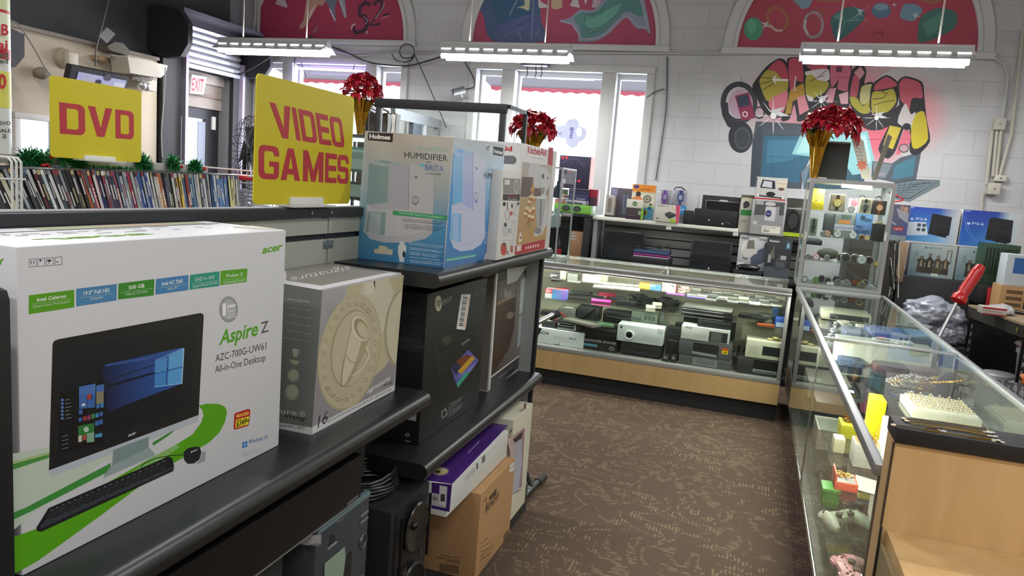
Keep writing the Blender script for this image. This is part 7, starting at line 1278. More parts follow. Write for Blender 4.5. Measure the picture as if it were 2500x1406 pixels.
for i, (nm, l, c, px, py, w, d, h, rz, col, scr) in enumerate((
    ('phone_case', 'pink phone case behind the blue phone box', 'phone case', 1395, 702, .10, .07, .03, .3, 'b03c5c', None), ('tablet', 'black tablet with a pale emblem, front middle of the second glass shelf left part', 'tablet', 1425, 718, .16, .10, .010, .25, '2a2c30', '3c4044'),
    ('tablet', 'black tablet with a greenish glare at the back of the second glass shelf', 'tablet', 1475, 708, .17, .10, .010, -.1, '2c2e32', '5a6c60'), ('tablet', 'dark tablet lying across others beneath the white boxes', 'tablet', 1440, 706, .16, .10, .018, .1, '26282c', '34383c'),
    ('tablet', 'slim tablet with a silver edge lying near the shelf front', 'tablet', 1402, 726, .20, .07, .012, .12, '3a3a3c', '1f2022'), ('phone_case', 'dark red folded phone case behind the pink handle', 'phone case', 1500, 712, .14, .05, .035, .5, 'a03048', None),
    ('tablet', 'white backed tablet lying beside the pink handle', 'tablet', 1466, 721, .13, .08, .008, -.15, '8c8c90', '4c5054'), ('hard_drive', 'black hard drive half under the cable tangle', 'electronics', 1530, 742, .15, .10, .025, -.1, '26282a', None),
    ('hard_drive', 'black slab behind the cable tangle with a thin pale edge', 'electronics', 1580, 722, .18, .12, .02, .05, '1f2124', '3a3d42'))):
    flat(nm, l, c, px, py, w, d, h, rz, col, scr=scr)
p0, p1 = oZ(1444, 732, Z2+.014), oZ(1492, 737, Z2+.014); b = MB(); b.tube([p0, p0.lerp(p1, .05), p0.lerp(p1, .3), p0.lerp(p1, .7), p0.lerp(p1, .95), p1], [.010, .0135, .011, .011, .0135, .010], M('e83ca8', .4), 12); centered(b, 'rubber_grip', 'bright pink rubber handle at the front edge of the second glass shelf', 'handle')
for k, (xc, yc, n, l, col) in enumerate(((1568, 738, 9, 'black tangled cable heap behind the projector', '1b1c20'), (1628, 745, 7, 'black tangled cable bundle beside the silver laptop', '1e1f22'))):
    b = MB(); rg = random.Random(30+k); c = oZ(xc, yc, Z2)
    for j in range(n):
        pts = []; a0 = rg.random()*6; R0 = rg.uniform(.03, .075)
        for q in range(14): a0 += rg.uniform(.35, .7); pts.append((c.x+R0*1.5*math.cos(a0)+rg.uniform(-.01, .01), c.y+R0*math.sin(a0)+.02, Z2+.007+rg.uniform(0, .045)))
        b.tube(pts, .0045, M(col, .4), 5)
    centered(b, 'cable_tangle', l, 'cable')
for k, (px, py, l) in enumerate(((1588, 752, 'small white adapter block at the front of the second glass shelf'), (1604, 745, 'small cream adapter block beside the black cable bundle'))): flat('adapter', l, 'adapter', px, py, .07, .035, .022, .3, 'c8c6b4', rough=.4)
for k, (px, py, l, col, z_, w, h) in enumerate(((1725, 775, 'black laptop with a bright front edge, lower of the pair on the second glass shelf', '202226', 0, .36, .024), (1727, 765, 'silver topped laptop, upper of the pair on the second glass shelf', '26282b', .0255, .36, .024))):
    c = oZ(1725, 772, Z2); r = T('laptop', l, 'laptop', (c.x, c.y+.10, Z2+.001+z_), -.03*k, 'laptops on the second glass shelf'); b = MB(); b.box(-w/2, -.12, 0, w/2, .12, h, M(col, .35), .004); b.box(-w/2+.004, -.122, h*.4, w/2-.06, -.1195, h*.6, M('c4c6c4', .3, .7)); b.build('laptop_base', r)
    if k: b = MB(); b.box(-w/2+.002, -.118, h, w/2-.002, .118, h+.004, M('8c8f8a', .3, .3), .002); b.build('lid', r)
for k, (px, py, l, col, w, h, rz) in enumerate(((1838, 782, 'black netbook at the right of the silver topped laptop', '26282a', .20, .024, -.05), (1850, 790, 'cream and orange edged game box under the netbook', 'b4b098', .20, .03, -.02), (1868, 776, 'grey tablet tilted against the netbook', '5c605c', .10, .012, .6))): flat('netbook' if k == 0 else ('game_case' if k == 1 else 'tablet'), l, 'laptop' if k == 0 else 'electronics', px, py-6, w, .14, h, rz, col, z=Z2+(.031 if k == 0 else 0 if k == 1 else .056))
for k, (x0, y0, x1, y1, l, c) in enumerate(((1886, 753, 1900, 778, 'blue upright case near the counter corner, behind the blue and white box', '3a68a0'), (1901, 754, 1918, 780, 'dark grey upright case near the counter corner', '34383c'))):
    r = dbox('plastic_case', l, 'case', x0, y0, x1, y1, Z2, 5.62, .06, c); clear(r)
r = dbox('card_box', 'bright blue and white box at the counter corner on the second glass shelf', 'box', 1893, 776, 1916, 800, Z2, 5.46, .08, '2c4c9c'); a = fart(r); a.rect(.1, .05, 1, .5, 'a4b4cc'); a.build('print', r); clear(r)
# top glass shelf goods
Z1 = .7998
for k, (x0, y0, x1, y1, l, c, d, h) in enumerate(((1421, 671, 1465, 699, 'large plain white box at the left of the top glass shelf', 'dcdccc', .07, 0), (1452, 665, 1483, 684, 'white box set behind the large plain white box', 'd4d2bc', .06, .0), (1341, 668, 1366, 692, 'small black box at the far left of the top glass shelf', '2a2a2e', .07, 0), (1367, 660, 1382, 684, 'small cream lidded box at the left of the top glass shelf', 'a09c88', .06, 0), (1384, 668, 1410, 688, 'grey clear-lidded gadget box at the left of the top glass shelf', '6c706c', .08, 0))):
    r = dbox('gift_box' if k < 2 else 'gadget_box', l, 'box', x0, y0, x1, y1, Z1, 5.62 if k != 1 else 5.75, d, c); 
    if k == 2: a = fart(r); a.rect(.1, .5, .7, .7, 'b4b4ac').rect(.1, .2, .3, .35, 'd4d4cc'); a.build('print', r)
    clear(r)
r = dbox('phone_box', 'tan and blue phone box on the top glass shelf', 'box', 1560, 692, 1614, 710, Z1, 5.62, .07, 'b8963c'); a = fart(r); a.rect(.5, 0, 1, 1, '3c6cb0').text('BLU', (.54, .55), (.74, .55), .24, 'dce4f0', .03).rect(.0, .85, .5, 1, '8c6c2c'); a.build('print', r); clear(r)
r = dbox('cartridge_box', 'white box with barcodes and a red side on the top glass shelf', 'box', 1616, 689, 1650, 713, Z1, 5.62, .08, 'd8d6cc'); a = fart(r)
for x, y in ((.08, .6), (.08, .4), (.08, .15), (.5, .6), (.7, .55)): a.rect(x, y, x+.25, y+.13, '6c6c6c' if x < .6 else '4c4c4c')
a.build('print', r); b = MB(); b.box(r['w'], .001, 0, r['w']+.002, .079, r['h'], M('a8444c', .5)); b.build('red_side', r); clear(r)
b = MB(); rg = random.Random(4); c = oY(1668, 706, 5.66)
for k in range(8): b.torus((c.x+rg.uniform(-.02, .02), 5.68+rg.uniform(-.02, .02), Z1+.006+k*.005), rg.uniform(.02, .035), .004, M('d0b4a8', .4), 'z', 14)
centered(b, 'white_cable', 'pinkish white cable bundle beside the barcode box', 'cable')
k = 0
for row, (y0, x0, x1, n) in enumerate(((692, 1478, 1560, 5), (702, 1462, 1548, 5))):
    for i in range(n):
        px = x0+(x1-x0)*i/(n-1); k += 1; flat('mobile_phone', 'white phone, %s from the left in the %s row of white phones' % (ordn(i+1), ('back', 'front')[row]), 'phone', px, y0+i*1.6, .082, .12 if row else .10, .012, .12, 'dcdacc', z=Z1, scr='b4b4a8', group='white phones on the top glass shelf')
for row, (y0, x0, x1, n) in enumerate(((708, 1700, 1880, 8), (720, 1690, 1890, 9), (735, 1735, 1895, 7))):
    for i in range(n):
        px = x0+(x1-x0)*i/(n-1); flat('mobile_phone', 'dark glassy phone, %s from the left in the %s row of phones' % (ordn(i+1), ('back', 'middle', 'front')[row]), 'phone', px, y0+i*2.0, .072, .085, .012 if (i+row) % 3 else .022, .05, ('9c9c94', '6c706c', '8c8e90', '4c5054')[(i*3+row) % 4], z=Z1, scr=('2c3030', '3c4444', '54584f')[(i+row) % 3], group='phones in rows on the top glass shelf')
for px, py, l, c in ((1650, 719, 'purple edged phone, left of two at the front of the top glass shelf', '6c3ca4'), (1700, 727, 'violet edged phone, right of two at the front of the top glass shelf', '5c54b0')): flat('mobile_phone', l, 'phone', px, py, .13, .06, .010, -.02, c, z=Z1, scr='3c3c44')
flat('computer_mouse', 'white computer mouse at the right end of the second glass shelf', 'mouse', 1908, 752, .07, .05, .02, .0, 'd4d0c4', z=Z2+.0, rough=.3, bev=.012)

# more goods filling the counter shelves
for nm, l, cat, px, py, w, d, h, rz, col, z, scr in (
    ('dvd_drive', 'thin black disc drive at the left end of the lowest glass shelf', 'electronics', 1345, 768, .16, .12, .03, .2, '2c2d30', Z3, None), ('keyboard', 'grey keyboard lying askew behind the photo slot printer', 'keyboard', 1420, 790, .30, .10, .02, -.5, '77776f', Z3, None),
    ('green_cloth', 'green folded cloth behind the black stereo boxes', 'cloth', 1478, 796, .12, .10, .02, .3, '5c7c5c', Z3, None), ('modem', 'pale modem at the right of the grey green network switch', 'electronics', 1618, 786, .12, .10, .03, .1, '7c8478', Z3, None),
    ('set_top_box', 'dark set top box under the silver topped laptop', 'electronics', 1700, 795, .30, .12, .03, 0, '242628', Z3, None), ('cream_speaker', 'cream speaker behind the cream radio', 'speaker', 1832, 812, .09, .10, .12, .1, 'a8a48c', Z3, None),
    ('red_case', 'dark red case beside the cream speaker', 'case', 1858, 822, .10, .08, .05, .3, '6c2428', Z3, None), ('tablet', 'pale green glass tablet at the back left of the second glass shelf', 'tablet', 1385, 715, .12, .09, .012, .5, '3c4040', Z2, '6c7c74'),
    ('tablet', 'dark tablet with a cracked pale corner near the red phone case', 'tablet', 1512, 725, .14, .09, .012, .3, '34363a', Z2, '2c2e32'), ('battery_pack', 'long black battery pack behind the cable bundle', 'electronics', 1640, 728, .20, .07, .03, 0, '1f2023', Z2, None),
    ('tablet', 'orange edged tablet between the netbook and the blue case', 'tablet', 1872, 792, .14, .10, .010, .1, 'c05a30', Z2, '3c3c3c'), ('bluetooth_headset', 'small black headset at the left end of the top glass shelf', 'electronics', 1358, 687, .08, .05, .018, .4, '2a2b2e', Z1, None),
    ('card_reader', 'flat grey card reader between the small boxes on the top glass shelf', 'electronics', 1402, 689, .10, .06, .012, .1, '5c605c', Z1, None), ('memory_case', 'cream memory card case right end of the top glass shelf', 'electronics', 1905, 735, .06, .06, .03, .2, 'a4a08c', Z1, None)):
    flat(nm, l, cat, px, py, w, d, h, rz, col, z=z, scr=scr)
b = MB(); rg = random.Random(55); c = oZ(1800, 868, ZD)
for j in range(9):
    pts = []; a0 = rg.random()*6
    for q in range(9): a0 += rg.uniform(.3, .8); pts.append((c.x+.05*math.cos(a0)+rg.uniform(-.02, .02), 5.66+.06*math.sin(a0), ZD+.01+rg.uniform(0, .13)))
    b.tube(pts, .004, M('1c1d20' if j % 3 else 'c4c4bc', .4), 5)
centered(b, 'cable_heap', 'heap of black and white wires between the grey radios and the cream radio', 'cable')
# ================================================================ RIGHT COUNTER, WATCH TOWER, END CABINET
RX0, RX1, RY0, RY1 = .322, .884, 1.795, 5.95
rc = T('jewelry_counter', 'long glass jewellery counter with aluminium rails running up the right side', 'display case', (.6, 3.9, 0))
b = MB(); b.box(RX0+.16, RY0, .001, RX1-.02, RY1, .248, M('15151a', .6)); b.build('kick_plate', rc, True)
b = MB(); b.box(RX0+.022, RY0, .2485, RX1, RY1, .275, M('26241f', .5)); b.build('deck', rc, True)
b = MB(); b.box(RX0+.012, RY0, .256, RX0+.0215, RY1, .279, CHROME, .002); b.build('front_trim', rc, True)
b = MB(); b.box(RX0, RY0, .934, RX0+.023, 5.50, .962, ALU, .004); b.build('front_rail', rc, True)
b = MB(); b.box(RX1-.018, RY0, .940, RX1+.004, 5.50, .962, ALU, .003); b.build('rear_rail', rc, True)
b = MB(); b.box(RX0+.024, 3.478, .948, RX1-.019, 3.50, .962, M('c4c8ca', .3, .8), .002); b.build('cross_bar', rc, True)
b = MB(); b.box(RX0+.024, 5.478, .94, RX1-.019, 5.50, .962, ALU, .002); b.build('end_rail', rc, True)
for y in (RY0, 3.485, 5.48):
    b = MB(); b.box(RX0+.010, y, .280, RX0+.018, y+.008, .933, M('77787a', .3, .8)); b.build('glass_joint', rc, True); b = MB(); b.box(RX1-.02, y, .276, RX1-.004, y+.02, .939, ALU); b.build('glass_joint', rc, True)
for y0, y1 in ((RY0+.01, 3.476), (3.502, 5.476)):
    b = MB(); b.box(RX0+.024, y0, .951, RX1-.020, y1, .958, glass_mat((.93, .97, .95), 1.22)); b.build('top_glass', rc, True)
    b = MB(); b.box(RX0+.011, y0, .280, RX0+.017, y1, .933, glass_mat((.93, .97, .95), 1.5)); b.build('front_glass', rc, True)
    b = MB(); b.box(RX1-.012, y0+.02, .276, RX1-.006, y1-.01, .938, M('7d857c', .08, .55)); b.build('sliding_door', rc, True)
b = MB(); b.box(RX0+.04, RY1-.01, .276, RX1-.02, RY1, .93, M('3c3f40', .5)); b.build('end_panel', rc, True)
for z, x0, y0, y1 in ((.600, .365, 1.82, 3.47), (.380, .365, 1.82, 5.47), (.800, .60, 1.82, 3.47), (.80, .42, 3.51, 5.45)):
    b = MB(); b.box(x0, y0, z-.006, RX1-.022, y1, z, glass_mat((.86, .93, .89))); b.build('glass_shelf', rc, True)
b = MB(); b.tube([(RX0+.014, RY0+.1, .926), (RX0+.014, 5.4, .926)], .006, M('fff4d8', .4, emit=3), 8); b.build('lamp_tube', rc, True)
area('counter_light', (RX0+.03, 3.6, .922), (0, math.radians(-20), 0), .03, 3.3, 28, (1, .95, .82))
# watch tower
wt = tower('watch_tower', 'tall aluminium framed glass tower full of watches at the counter corner', .325, 5.505, .9635, .862, 5.95, 1.712, (1.1465, 1.312, 1.491), ALU, .026)
b = MB(); b.box(.352, 5.51, .99, .83, 5.94, .992, M('77797a', .4)); b.build('tower_floor', wt, True)
b = MB(); b.tube([(.53, 5.56, 1.675), (.72, 5.56, 1.672)], .012, M('fff2d0', .3, emit=12), 10); b.build('lamp_tube', wt, True)
area('tower_light', (.6, 5.6, 1.665), (0, 0, 0), .4, .05, 6, (1, .95, .85))
b = MB(); b.box(.333, 5.50, 1.29, .345, 5.5045, 1.345, M('d0d0cc', .4)); b.box(.829, 5.50, 1.33, .845, 5.5045, 1.385, M('d4d4d0', .4)); b.build('door_label', wt, True)
GREYW = 'a8aaac'
def watch(x, y, z, s, bez, dial, strap, label, lean=.9, rz=0, face_up=False):
    """wrist watch curled upright; s = dial radius"""
    r = T('wrist_watch', label, 'watch', (x, y, z), rz, 'watches in the glass tower'); zc = s*1.02; b = MB()
    b.lathe([(s, 0), (s*1.03, -s*.12), (s*.95, -s*.28), (s*.82, -s*.30)], (0, -s*.55, zc), bez, 20, 'y'); bz_ = b.build('bezel', r)
    b = MB(); b.lathe([(s*.83, 0), (s*.83, -s*.008)], (0, -s*.855, zc), M(dial, .25), 20, 'y', smooth=False)
    for k in range(12): a0 = k*PI/6; b.box(s*.68*math.cos(a0)-s*.04, -s*.875, zc+s*.68*math.sin(a0)-s*.04, s*.68*math.cos(a0)+s*.04, -s*.862, zc+s*.68*math.sin(a0)+s*.04, STEEL)
    b.box(-s*.03, -s*.89, zc, s*.03, -s*.862, zc+s*.5, BLK); b.box(0, -s*.89, zc-s*.03, s*.4, -s*.862, zc+s*.03, BLK); b.build('dial', bz_)
    b = MB(); n = 14; w_ = s*.55; vs = []; fs = []
    for k in range(n):
        a0 = 2*PI*k/n; yy, zz_ = s*.9*math.cos(a0)+s*.35, zc+s*.98*math.sin(a0)*1.0
        for q, (dx, rr) in enumerate(((-w_, 1), (w_, 1), (w_, .86), (-w_, .86))): vs.append((dx, s*.9*math.cos(a0)*rr+s*.35, zc+s*.98*math.sin(a0)*rr))
    for k in range(n):
        j = (k+1) % n
        for q in range(4): fs.append((k*4+q, k*4+(q+1) % 4, j*4+(q+1) % 4, j*4+q))
    b.add(vs, fs, strap, False); b.build('strap', r); return r
def wpx(px, py, z, Y): return oY(px, py, Y).x
SIL = M('c4c6c8', .2, 1); LTH = M('2a201c', .5); BLKS = M('1a1b1d', .45); RG = M('c88c68', .2, 1)
def tbox(name, label, x0, y0, x1, y1, Y, d, z, col, cat='box', **k): return pbox(name, label, cat, x0, y0, x1, y1, Y, d, z, col, **k)
ZT1, ZT2, ZT3, ZT4 = 1.4975, 1.3185, 1.153, .9925
r = tbox('watch_box', 'open yellow watch box at the left of the tower top shelf', 1981, 492, 2011, 511, 5.60, .07, ZT1, 'd0bc18'); w_, h_ = r['w'], r['h']; b = MB(); b.box(0, .06, h_, w_, .07, h_+.09, M('c4b23a', .5), .002); b.build('lid', r); b = MB(); b.torus((w_*.5, .03, h_+.008), .018, .004, SIL, 'z', 14); b.build('bracelet', r); clear(r)
def cushion_box(label, x0, y0, x1, y1, z, col, inner, bez, dial, strap, Y=5.58):
    r = tbox('watch_box', label, x0, y0, x1, y1, Y, .05, z, col); w_, h_ = r['w'], r['h']
    b = MB(); b.box(w_*.12, -.002, h_*.1, w_*.88, -.0005, h_*.9, M(inner, .6)); b.box(w_*.4, -.006, h_*.06, w_*.6, -.0025, h_*.94, strap); b.build('cushion', r)
    b = MB(); s = w_*.27; b.lathe([(s, 0), (s, -s*.3), (s*.8, -s*.35)], (w_/2, -.006, h_*.48), bez, 18, 'y'); b.lathe([(s*.8, -s*.355), (s*.8, -s*.37)], (w_/2, -.006, h_*.48), M(dial, .3), 18, 'y'); b.build('watch_face', r); clear(r); return r
cushion_box('grey watch box holding a gold watch on a dark strap, tower top shelf', 2025, 474, 2064, 514, ZT1, '8c857c', 'a49c90', GOLD, 'd8cc90', LTH)
r = tbox('gift_card', 'white card with a red heart behind a silver watch, tower top shelf', 2072, 485, 2094, 505, 5.66, .01, ZT1, 'c4c0c0'); a = fart(r); a.ell(.6, .7, .4, .3, 'b83a44'); a.build('print', r); clear(r)
watch(wpx(2079, 505, 0, 5.6), 5.60, ZT1, .024, SIL, 'b4b8bc', SIL, 'round silver watch in front of the red heart card')
cushion_box('cream watch box holding a dark faced watch, tower top shelf', 2098, 484, 2128, 521, ZT1, 'b9b59c', '8c8c7c', STEEL, '4c544c', BLKS)
cushion_box('black watch box with a rose gold watch, right end of the tower top shelf', 2130, 490, 2164, 523, ZT1, '34302e', '3c3836', RG, 'd8a888', RG)
watch(wpx(2062, 470, 0, 5.7), 5.74, ZT1, .02, RG, '5c2c24', LTH, 'brown dial watch behind the grey watch box')
cushion_box('pale green watch box with a black watch, left end of the second tower shelf', 1976, 531, 1996, 572, ZT2, 'a4b09c', '77806c', BLKS, '3c4448', BLKS)
r = tbox('phone_bust', 'dark velvet necklace bust standing on the second tower shelf', 2010, 520, 2038, 568, 5.78, .04, ZT2, '34383c', cat='display stand', bev=.02); clear(r)
r = tbox('touchscreen_box', 'grey box lettered touchscreen with an orange band, second tower shelf', 2037, 524, 2087, 572, 5.80, .04, ZT2, '6c7074'); a = fart(r); a.rect(.2, .6, .75, .75, 'c07838').rect(0, .3, 1, .56, '9c9ca8').text('touchscreen', (-.0, .36), (.95, .36), .12, '4c4484', .01).rect(.3, .8, .8, 1, '4c5c58'); a.build('print', r); clear(r)
r = tbox('security_box', 'blue box lettered PRO SECURITY on the second tower shelf', 2088, 522, 2130, 573, 5.78, .04, ZT2, '4c6c9c'); a = fart(r); a.text('PRO', (.1, .4), (.48, .4), .12, '1c1c3c', .03).text('SECURITY', (.08, .22), (.9, .22), .12, '1c1c3c', .03).ell(.4, .82, .16, .1, '2c3c54').ell(.7, .75, .25, .08, '34506c'); a.build('print', r); clear(r)
r = tbox('ring_box', 'small black box with a gold ring on top, right end of the second tower shelf', 2129, 547, 2160, 586, 5.60, .05, ZT2, '222224'); w_, h_ = r['w'], r['h']; b = MB(); b.torus((w_*.5, .02, h_+.006), .02, .004, GOLD, 'z', 14); b.build('gold_ring', r); clear(r)
for px, s, bz, dl, st, l in ((2009, .020, SIL, '8c9094', SIL, 'silver bracelet watch left of the large round watches, second tower shelf'), (2020, .022, RG, 'c4a898', RG, 'rose toned watch on the second tower shelf'), (2044, .027, SIL, 'd8dadc', BLKS, 'large round silver watch on a black strap, second tower shelf, left one'), (2082, .027, SIL, 'e4e6e8', BLKS, 'large round silver watch on a black strap, second tower shelf, right one'),
                             (2104, .018, GOLD, '5c4434', GOLD, 'small gold bracelet watch beside the blue security box'), (2118, .018, GOLD, 'd8c8a0', GOLD, 'tiny gold watch before the blue security box'), (1982, .010, SIL, '8c8c90', SIL, 'tiny silver watch at the foot of the pale green box')): watch(wpx(px, 572, 0, 5.56), 5.56, ZT2, s, bz, dl, st, l)
watch(wpx(1973, 620, 0, 5.58), 5.60, ZT3, .018, SIL, '8c8c90', SIL, 'small silver watch at the left end of the third tower shelf'); watch(wpx(1992, 632, 0, 5.54), 5.545, ZT3, .021, M('c83c6c', .4), 'd8d8dc', M('c8386c', .4), 'pink strapped watch on the third tower shelf')
b = MB(); c = oY(2024, 620, 5.62); b.ell((c.x, 5.70, ZT3+.042), .075, .05, .040, M('5c5852', .8), 20); pil = centered(b, 'watch_pillow', 'oval grey display pillow on the third tower shelf', 'display stand')
watch(wpx(2021, 620, 0, 5.58), 5.60, ZT3, .019, SIL, '77797c', STEEL, 'silver watch leaning on the grey oval pillow')
for px, Y, s, bz, dl, st, l in ((2062, 5.56, .034, SIL, '3c4448', SIL, 'big silver diver watch with a yellow underside, third tower shelf, left one'), (2102, 5.56, .032, SIL, 'c8ccd0', SIL, 'big bright silver watch on the third tower shelf, right one'), (2050, 5.68, .028, SIL, '4c4c50', STEEL, 'steel bracelet watch behind the big silver diver watch'), (2084, 5.68, .03, STEEL, '5c544c', M('77685c', .3, .8), 'brownish steel watch behind between the two big watches'), (2120, 5.66, .028, SIL, '2c2c30', SIL, 'steel bracelet watch behind the big bright silver watch'), (2140, 5.545, .016, GOLD, 'c8b070', GOLD, 'gold bracelet watch at the right end of the third tower shelf')): watch(wpx(px, 640, 0, Y), Y, ZT3, s, bz, dl, st, l)
for px, Y, s, bz, dl, st, l in ((1963, 5.545, .020, BLKS, 'b4bcb8', BLKS, 'black watch with a pale face at the far left of the tower floor'), (1990, 5.58, .020, M('3c6c34', .4), '5c8c44', M('8c9c2c', .4), 'green sports watch on the tower floor'), (2004, 5.66, .024, BLKS, '2c2c30', BLKS, 'black sports watch behind the green one on the tower floor'), (2020, 5.58, .024, STEEL, '2c2c30', BLKS, 'black strapped watch beside the white tag on the tower floor'), (2045, 5.57, .022, SIL, '5c6064', BLKS, 'silver rimmed watch right of the white tag on the tower floor'), (2066, 5.57, .024, SIL, '77797c', STEEL, 'shiny steel watch in the middle of the tower floor'), (2086, 5.66, .026, BLKS, '8c4c34', BLKS, 'black watch with a reddish dial on the tower floor'), (2104, 5.54, .024, GOLD, '5c5c5c', LTH, 'gold rimmed watch near the right of the tower floor'), (2040, 5.70, .024, BLKS, '34343c', BLKS, 'dark watch at the back of the tower floor, left one'), (2110, 5.70, .024, STEEL, '3c3c44', BLKS, 'dark watch at the back of the tower floor, right one')): watch(wpx(px, 690, 0, Y), Y, ZT4, s, bz, dl, st, l)
b = MB(); c = oY(2028, 690, 5.535); b.box(c.x-.025, 5.53, ZT4, c.x+.02, 5.535, ZT4+.02, M('d8d8d4', .4)); centered(b, 'price_tag', 'small white price tag standing on the tower floor', 'tag')
for px, z, l in ((2150, ZT1, 'clear acrylic watch stand at the right of the tower top shelf'), (2110, ZT1, 'clear acrylic watch stand behind the cream watch box')):
    b = MB(); c = oY(px, 480, 5.75); b.box(c.x-.03, 5.74, z, c.x+.03, 5.79, z+.004, GLS); b.tube([(c.x, 5.76, z+.004), (c.x, 5.76, z+.08), (c.x-.02, 5.75, z+.10)], .004, CHROME, 6); b.torus((c.x-.01, 5.75, z+.10), .025, .004, SIL, 'y', 16); centered(b, 'acrylic_stand', l, 'display stand')
# on top of the tower
ZTT = 1.7125
c = oY(1990, 420, 5.62); poinsettia((c.x-.005, 5.64, ZTT), .172, 'largest red poinsettia in gold foil, on top of the watch tower', 41, .062, .31, .25, .075, .7)
r = pbox('display_easel', 'black easel-backed sign board seen from behind on the watch tower', 'sign', 1996, 345, 2072, 433, 5.72, .012, ZTT, '17181c', rough=.6); a = fart(r); a.rect(0, .96, 1, 1, '8c8a84').poly([(.55, 0), (.62, .95), (.9, .95), (.95, 0)], '1c1d21').rect(.08, .0, .38, .06, 'b4b4b0'); a.build('back_panel', r, .6); clear(r)
b = MB(); P = [oY(x, y, 5.66) for x, y in ((2078, 336), (2108, 342), (2126, 437), (2104, 436))]; b.slab(P, (0, .004, 0), M('c0bfb8', .5)); r = T('price_card', 'tall white handwritten card with a pink star leaning on the black easel board', 'sign', (P[3].x, 5.66, ZTT)); b.build('card', r, True)
a = Art((0, 5.66, 0), (0, -1, 0)); a.star(2104, 403, 15, 'c87868', 8, .6)
for i in range(5): a.line([(2086+i*2, 352+i*9), (2100+i*2, 354+i*9)], 1.6, '8c8c8c')
a.build('lettering', r)
b = MB(); P = [oY(x, y, 5.70) for x, y in ((2168, 327), (2178, 334), (2140, 440), (2128, 439))]; b.slab(P, (0, .006, 0), M('77756f', .4, .3)); centered(b, 'metal_strip', 'grey metal strip leaning to the right on the watch tower', 'strip')
# ---- goods inside the jewellery counter
def jbox(label, x0, y0, x1, y1, z, h, col, name='jewelry_box', lid=None, cat='box', bev=.003):
    r = T(name, label, cat, ((x0+x1)/2, (y0+y1)/2, z+.0008)); w_, d_ = (x1-x0)/2, (y1-y0)/2; b = MB(); b.box(-w_, -d_, 0, w_, d_, h, M(col, .5), bev); b.build('carton', r)
    if lid: b = MB(); b.box(-w_+.006, -d_+.006, h, w_-.006, d_-.006, h+.0008, M(lid, .7)); b.build('lining', r)
    return r
def trinket(r, n, mat, s=.012, z=0, seed=0):
    rg = random.Random(seed); b = MB()
    for k in range(n): b.torus((rg.uniform(-.02, .02), rg.uniform(-.02, .02), z+.004+k*.0025), s*rg.uniform(.8, 1.3), .0022, mat, 'z', 12)
    b.build('chain', r)
ZB = .600
r = jbox('orange jewellery box with a gold chain on grey lining, front of the middle shelf', .355, 2.585, .425, 2.69, ZB, .028, 'c84a2c', lid='8c8c8c'); trinket(r, 5, GOLD, .012, .029, 1); b = MB(); b.box(-.037, -.052, .0, -.031, .052, .055, M('c84a2c', .5), .002); b.build('open_lid', r)
r = jbox('large grey white box with an open top holding gold pieces', .44, 2.86, .53, 2.97, ZB, .085, 'a4a49c', lid='8c7448'); trinket(r, 6, GOLD, .014, .087, 2)
jbox('small cream box tucked left of the large grey white box', .385, 2.99, .425, 3.06, ZB, .055, 'b9b898')
r = jbox('acid yellow box with a bronze bracelet on top, behind the small cream box', .43, 3.20, .52, 3.32, ZB, .055, 'a8a414', lid='9c9818'); trinket(r, 6, M('8c5c2c', .25, 1), .018, .056, 3)
jbox('upright bright yellow box beside the bracelet pile', .515, 3.10, .565, 3.22, ZB, .20, 'd8c80c'); jbox('white box speckled with dark dots, right of the bright yellow box', .525, 2.80, .575, 2.93, ZB, .19, 'd0cfb8')
b = MB(); b.slab([(.43, 2.62, ZB+.001), (.50, 2.60, ZB+.001), (.51, 2.74, ZB+.001), (.44, 2.77, ZB+.001)], (0, 0, .002), M('a4a498', .4)); centered(b, 'paper_card', 'pale grey card lying right of the orange jewellery box', 'card')
jbox('coral red box with a silver bracelet, far left on the middle shelf', .50, 3.36, .62, 3.46, ZB, .02, 'c04c38', lid='c4c4c0'); 
ZC = .380
r = T('green_pouch', 'green rounded pouch standing left of the white game controller', 'pouch', (.40, 3.02, ZC+.001)); b = MB(); b.box(-.033, -.05, 0, .033, .05, .075, M('3c8c2c', .5), .02); b.build('pouch_body', r); b = MB(); b.box(-.034, -.051, .06, .034, .051, .079, M('4c9c38', .45), .008); b.build('flap', r)
def controller(label, x, y, z, rz, col, col2, scale=1.0):
    r = T('game_controller', label, 'game controller', (x, y, z+.001), rz); m1, m2 = M(col, .35), M(col2, .5); b = MB()
    b.box(-.045, -.022, .012, .045, .028, .036, m1, .014)
    for sg in (-1, 1):
        b.ell((sg*.045, .008, .025), .030, .030, .017, m1, 18)
        b.tube([(sg*.050, .0, .024), (sg*.062, -.03, .022), (sg*.068, -.058, .018), (sg*.067, -.066, .017)], [.024, .021, .016, .009], m1, 14)
    b.build('shell', r)
    for sg in (-1, 1):
        b = MB(); b.cyl((sg*.022, -.014, .034), .009, .009, m2, 'z', 14); b.lathe([(.0115, .043), (.0115, .046), (.008, .0485), (.001, .048)], (sg*.022, -.014, 0), m2, 16); b.build('thumb_stick', r)
    for sx, sy in ((-.052, .008), (.052, .008)):
        for dx, dy in ((0, .011), (0, -.011), (.011, 0), (-.011, 0)): b = MB(); b.cyl((sx+dx, sy+dy, .040), .0042, .0035, m2, 'z', 10); b.build('button', r)
    b = MB()
    for dx in (-.009, .009): b.box(dx-.004, .006, .0355, dx+.004, .010, .0375, m2, .001)
    b.build('menu_buttons', r); b = MB(); b.box(-.05, .028, .018, -.028, .038, .032, m1, .004); b.box(.028, .028, .018, .05, .038, .032, m1, .004); b.build('shoulder_buttons', r)
    r.scale = (scale,)*3; return r
controller('white game controller with dark sticks lying on the lower counter shelf', .425, 2.84, ZC, math.radians(35), 'b9b8a8', '3c3c3a', 1.15)
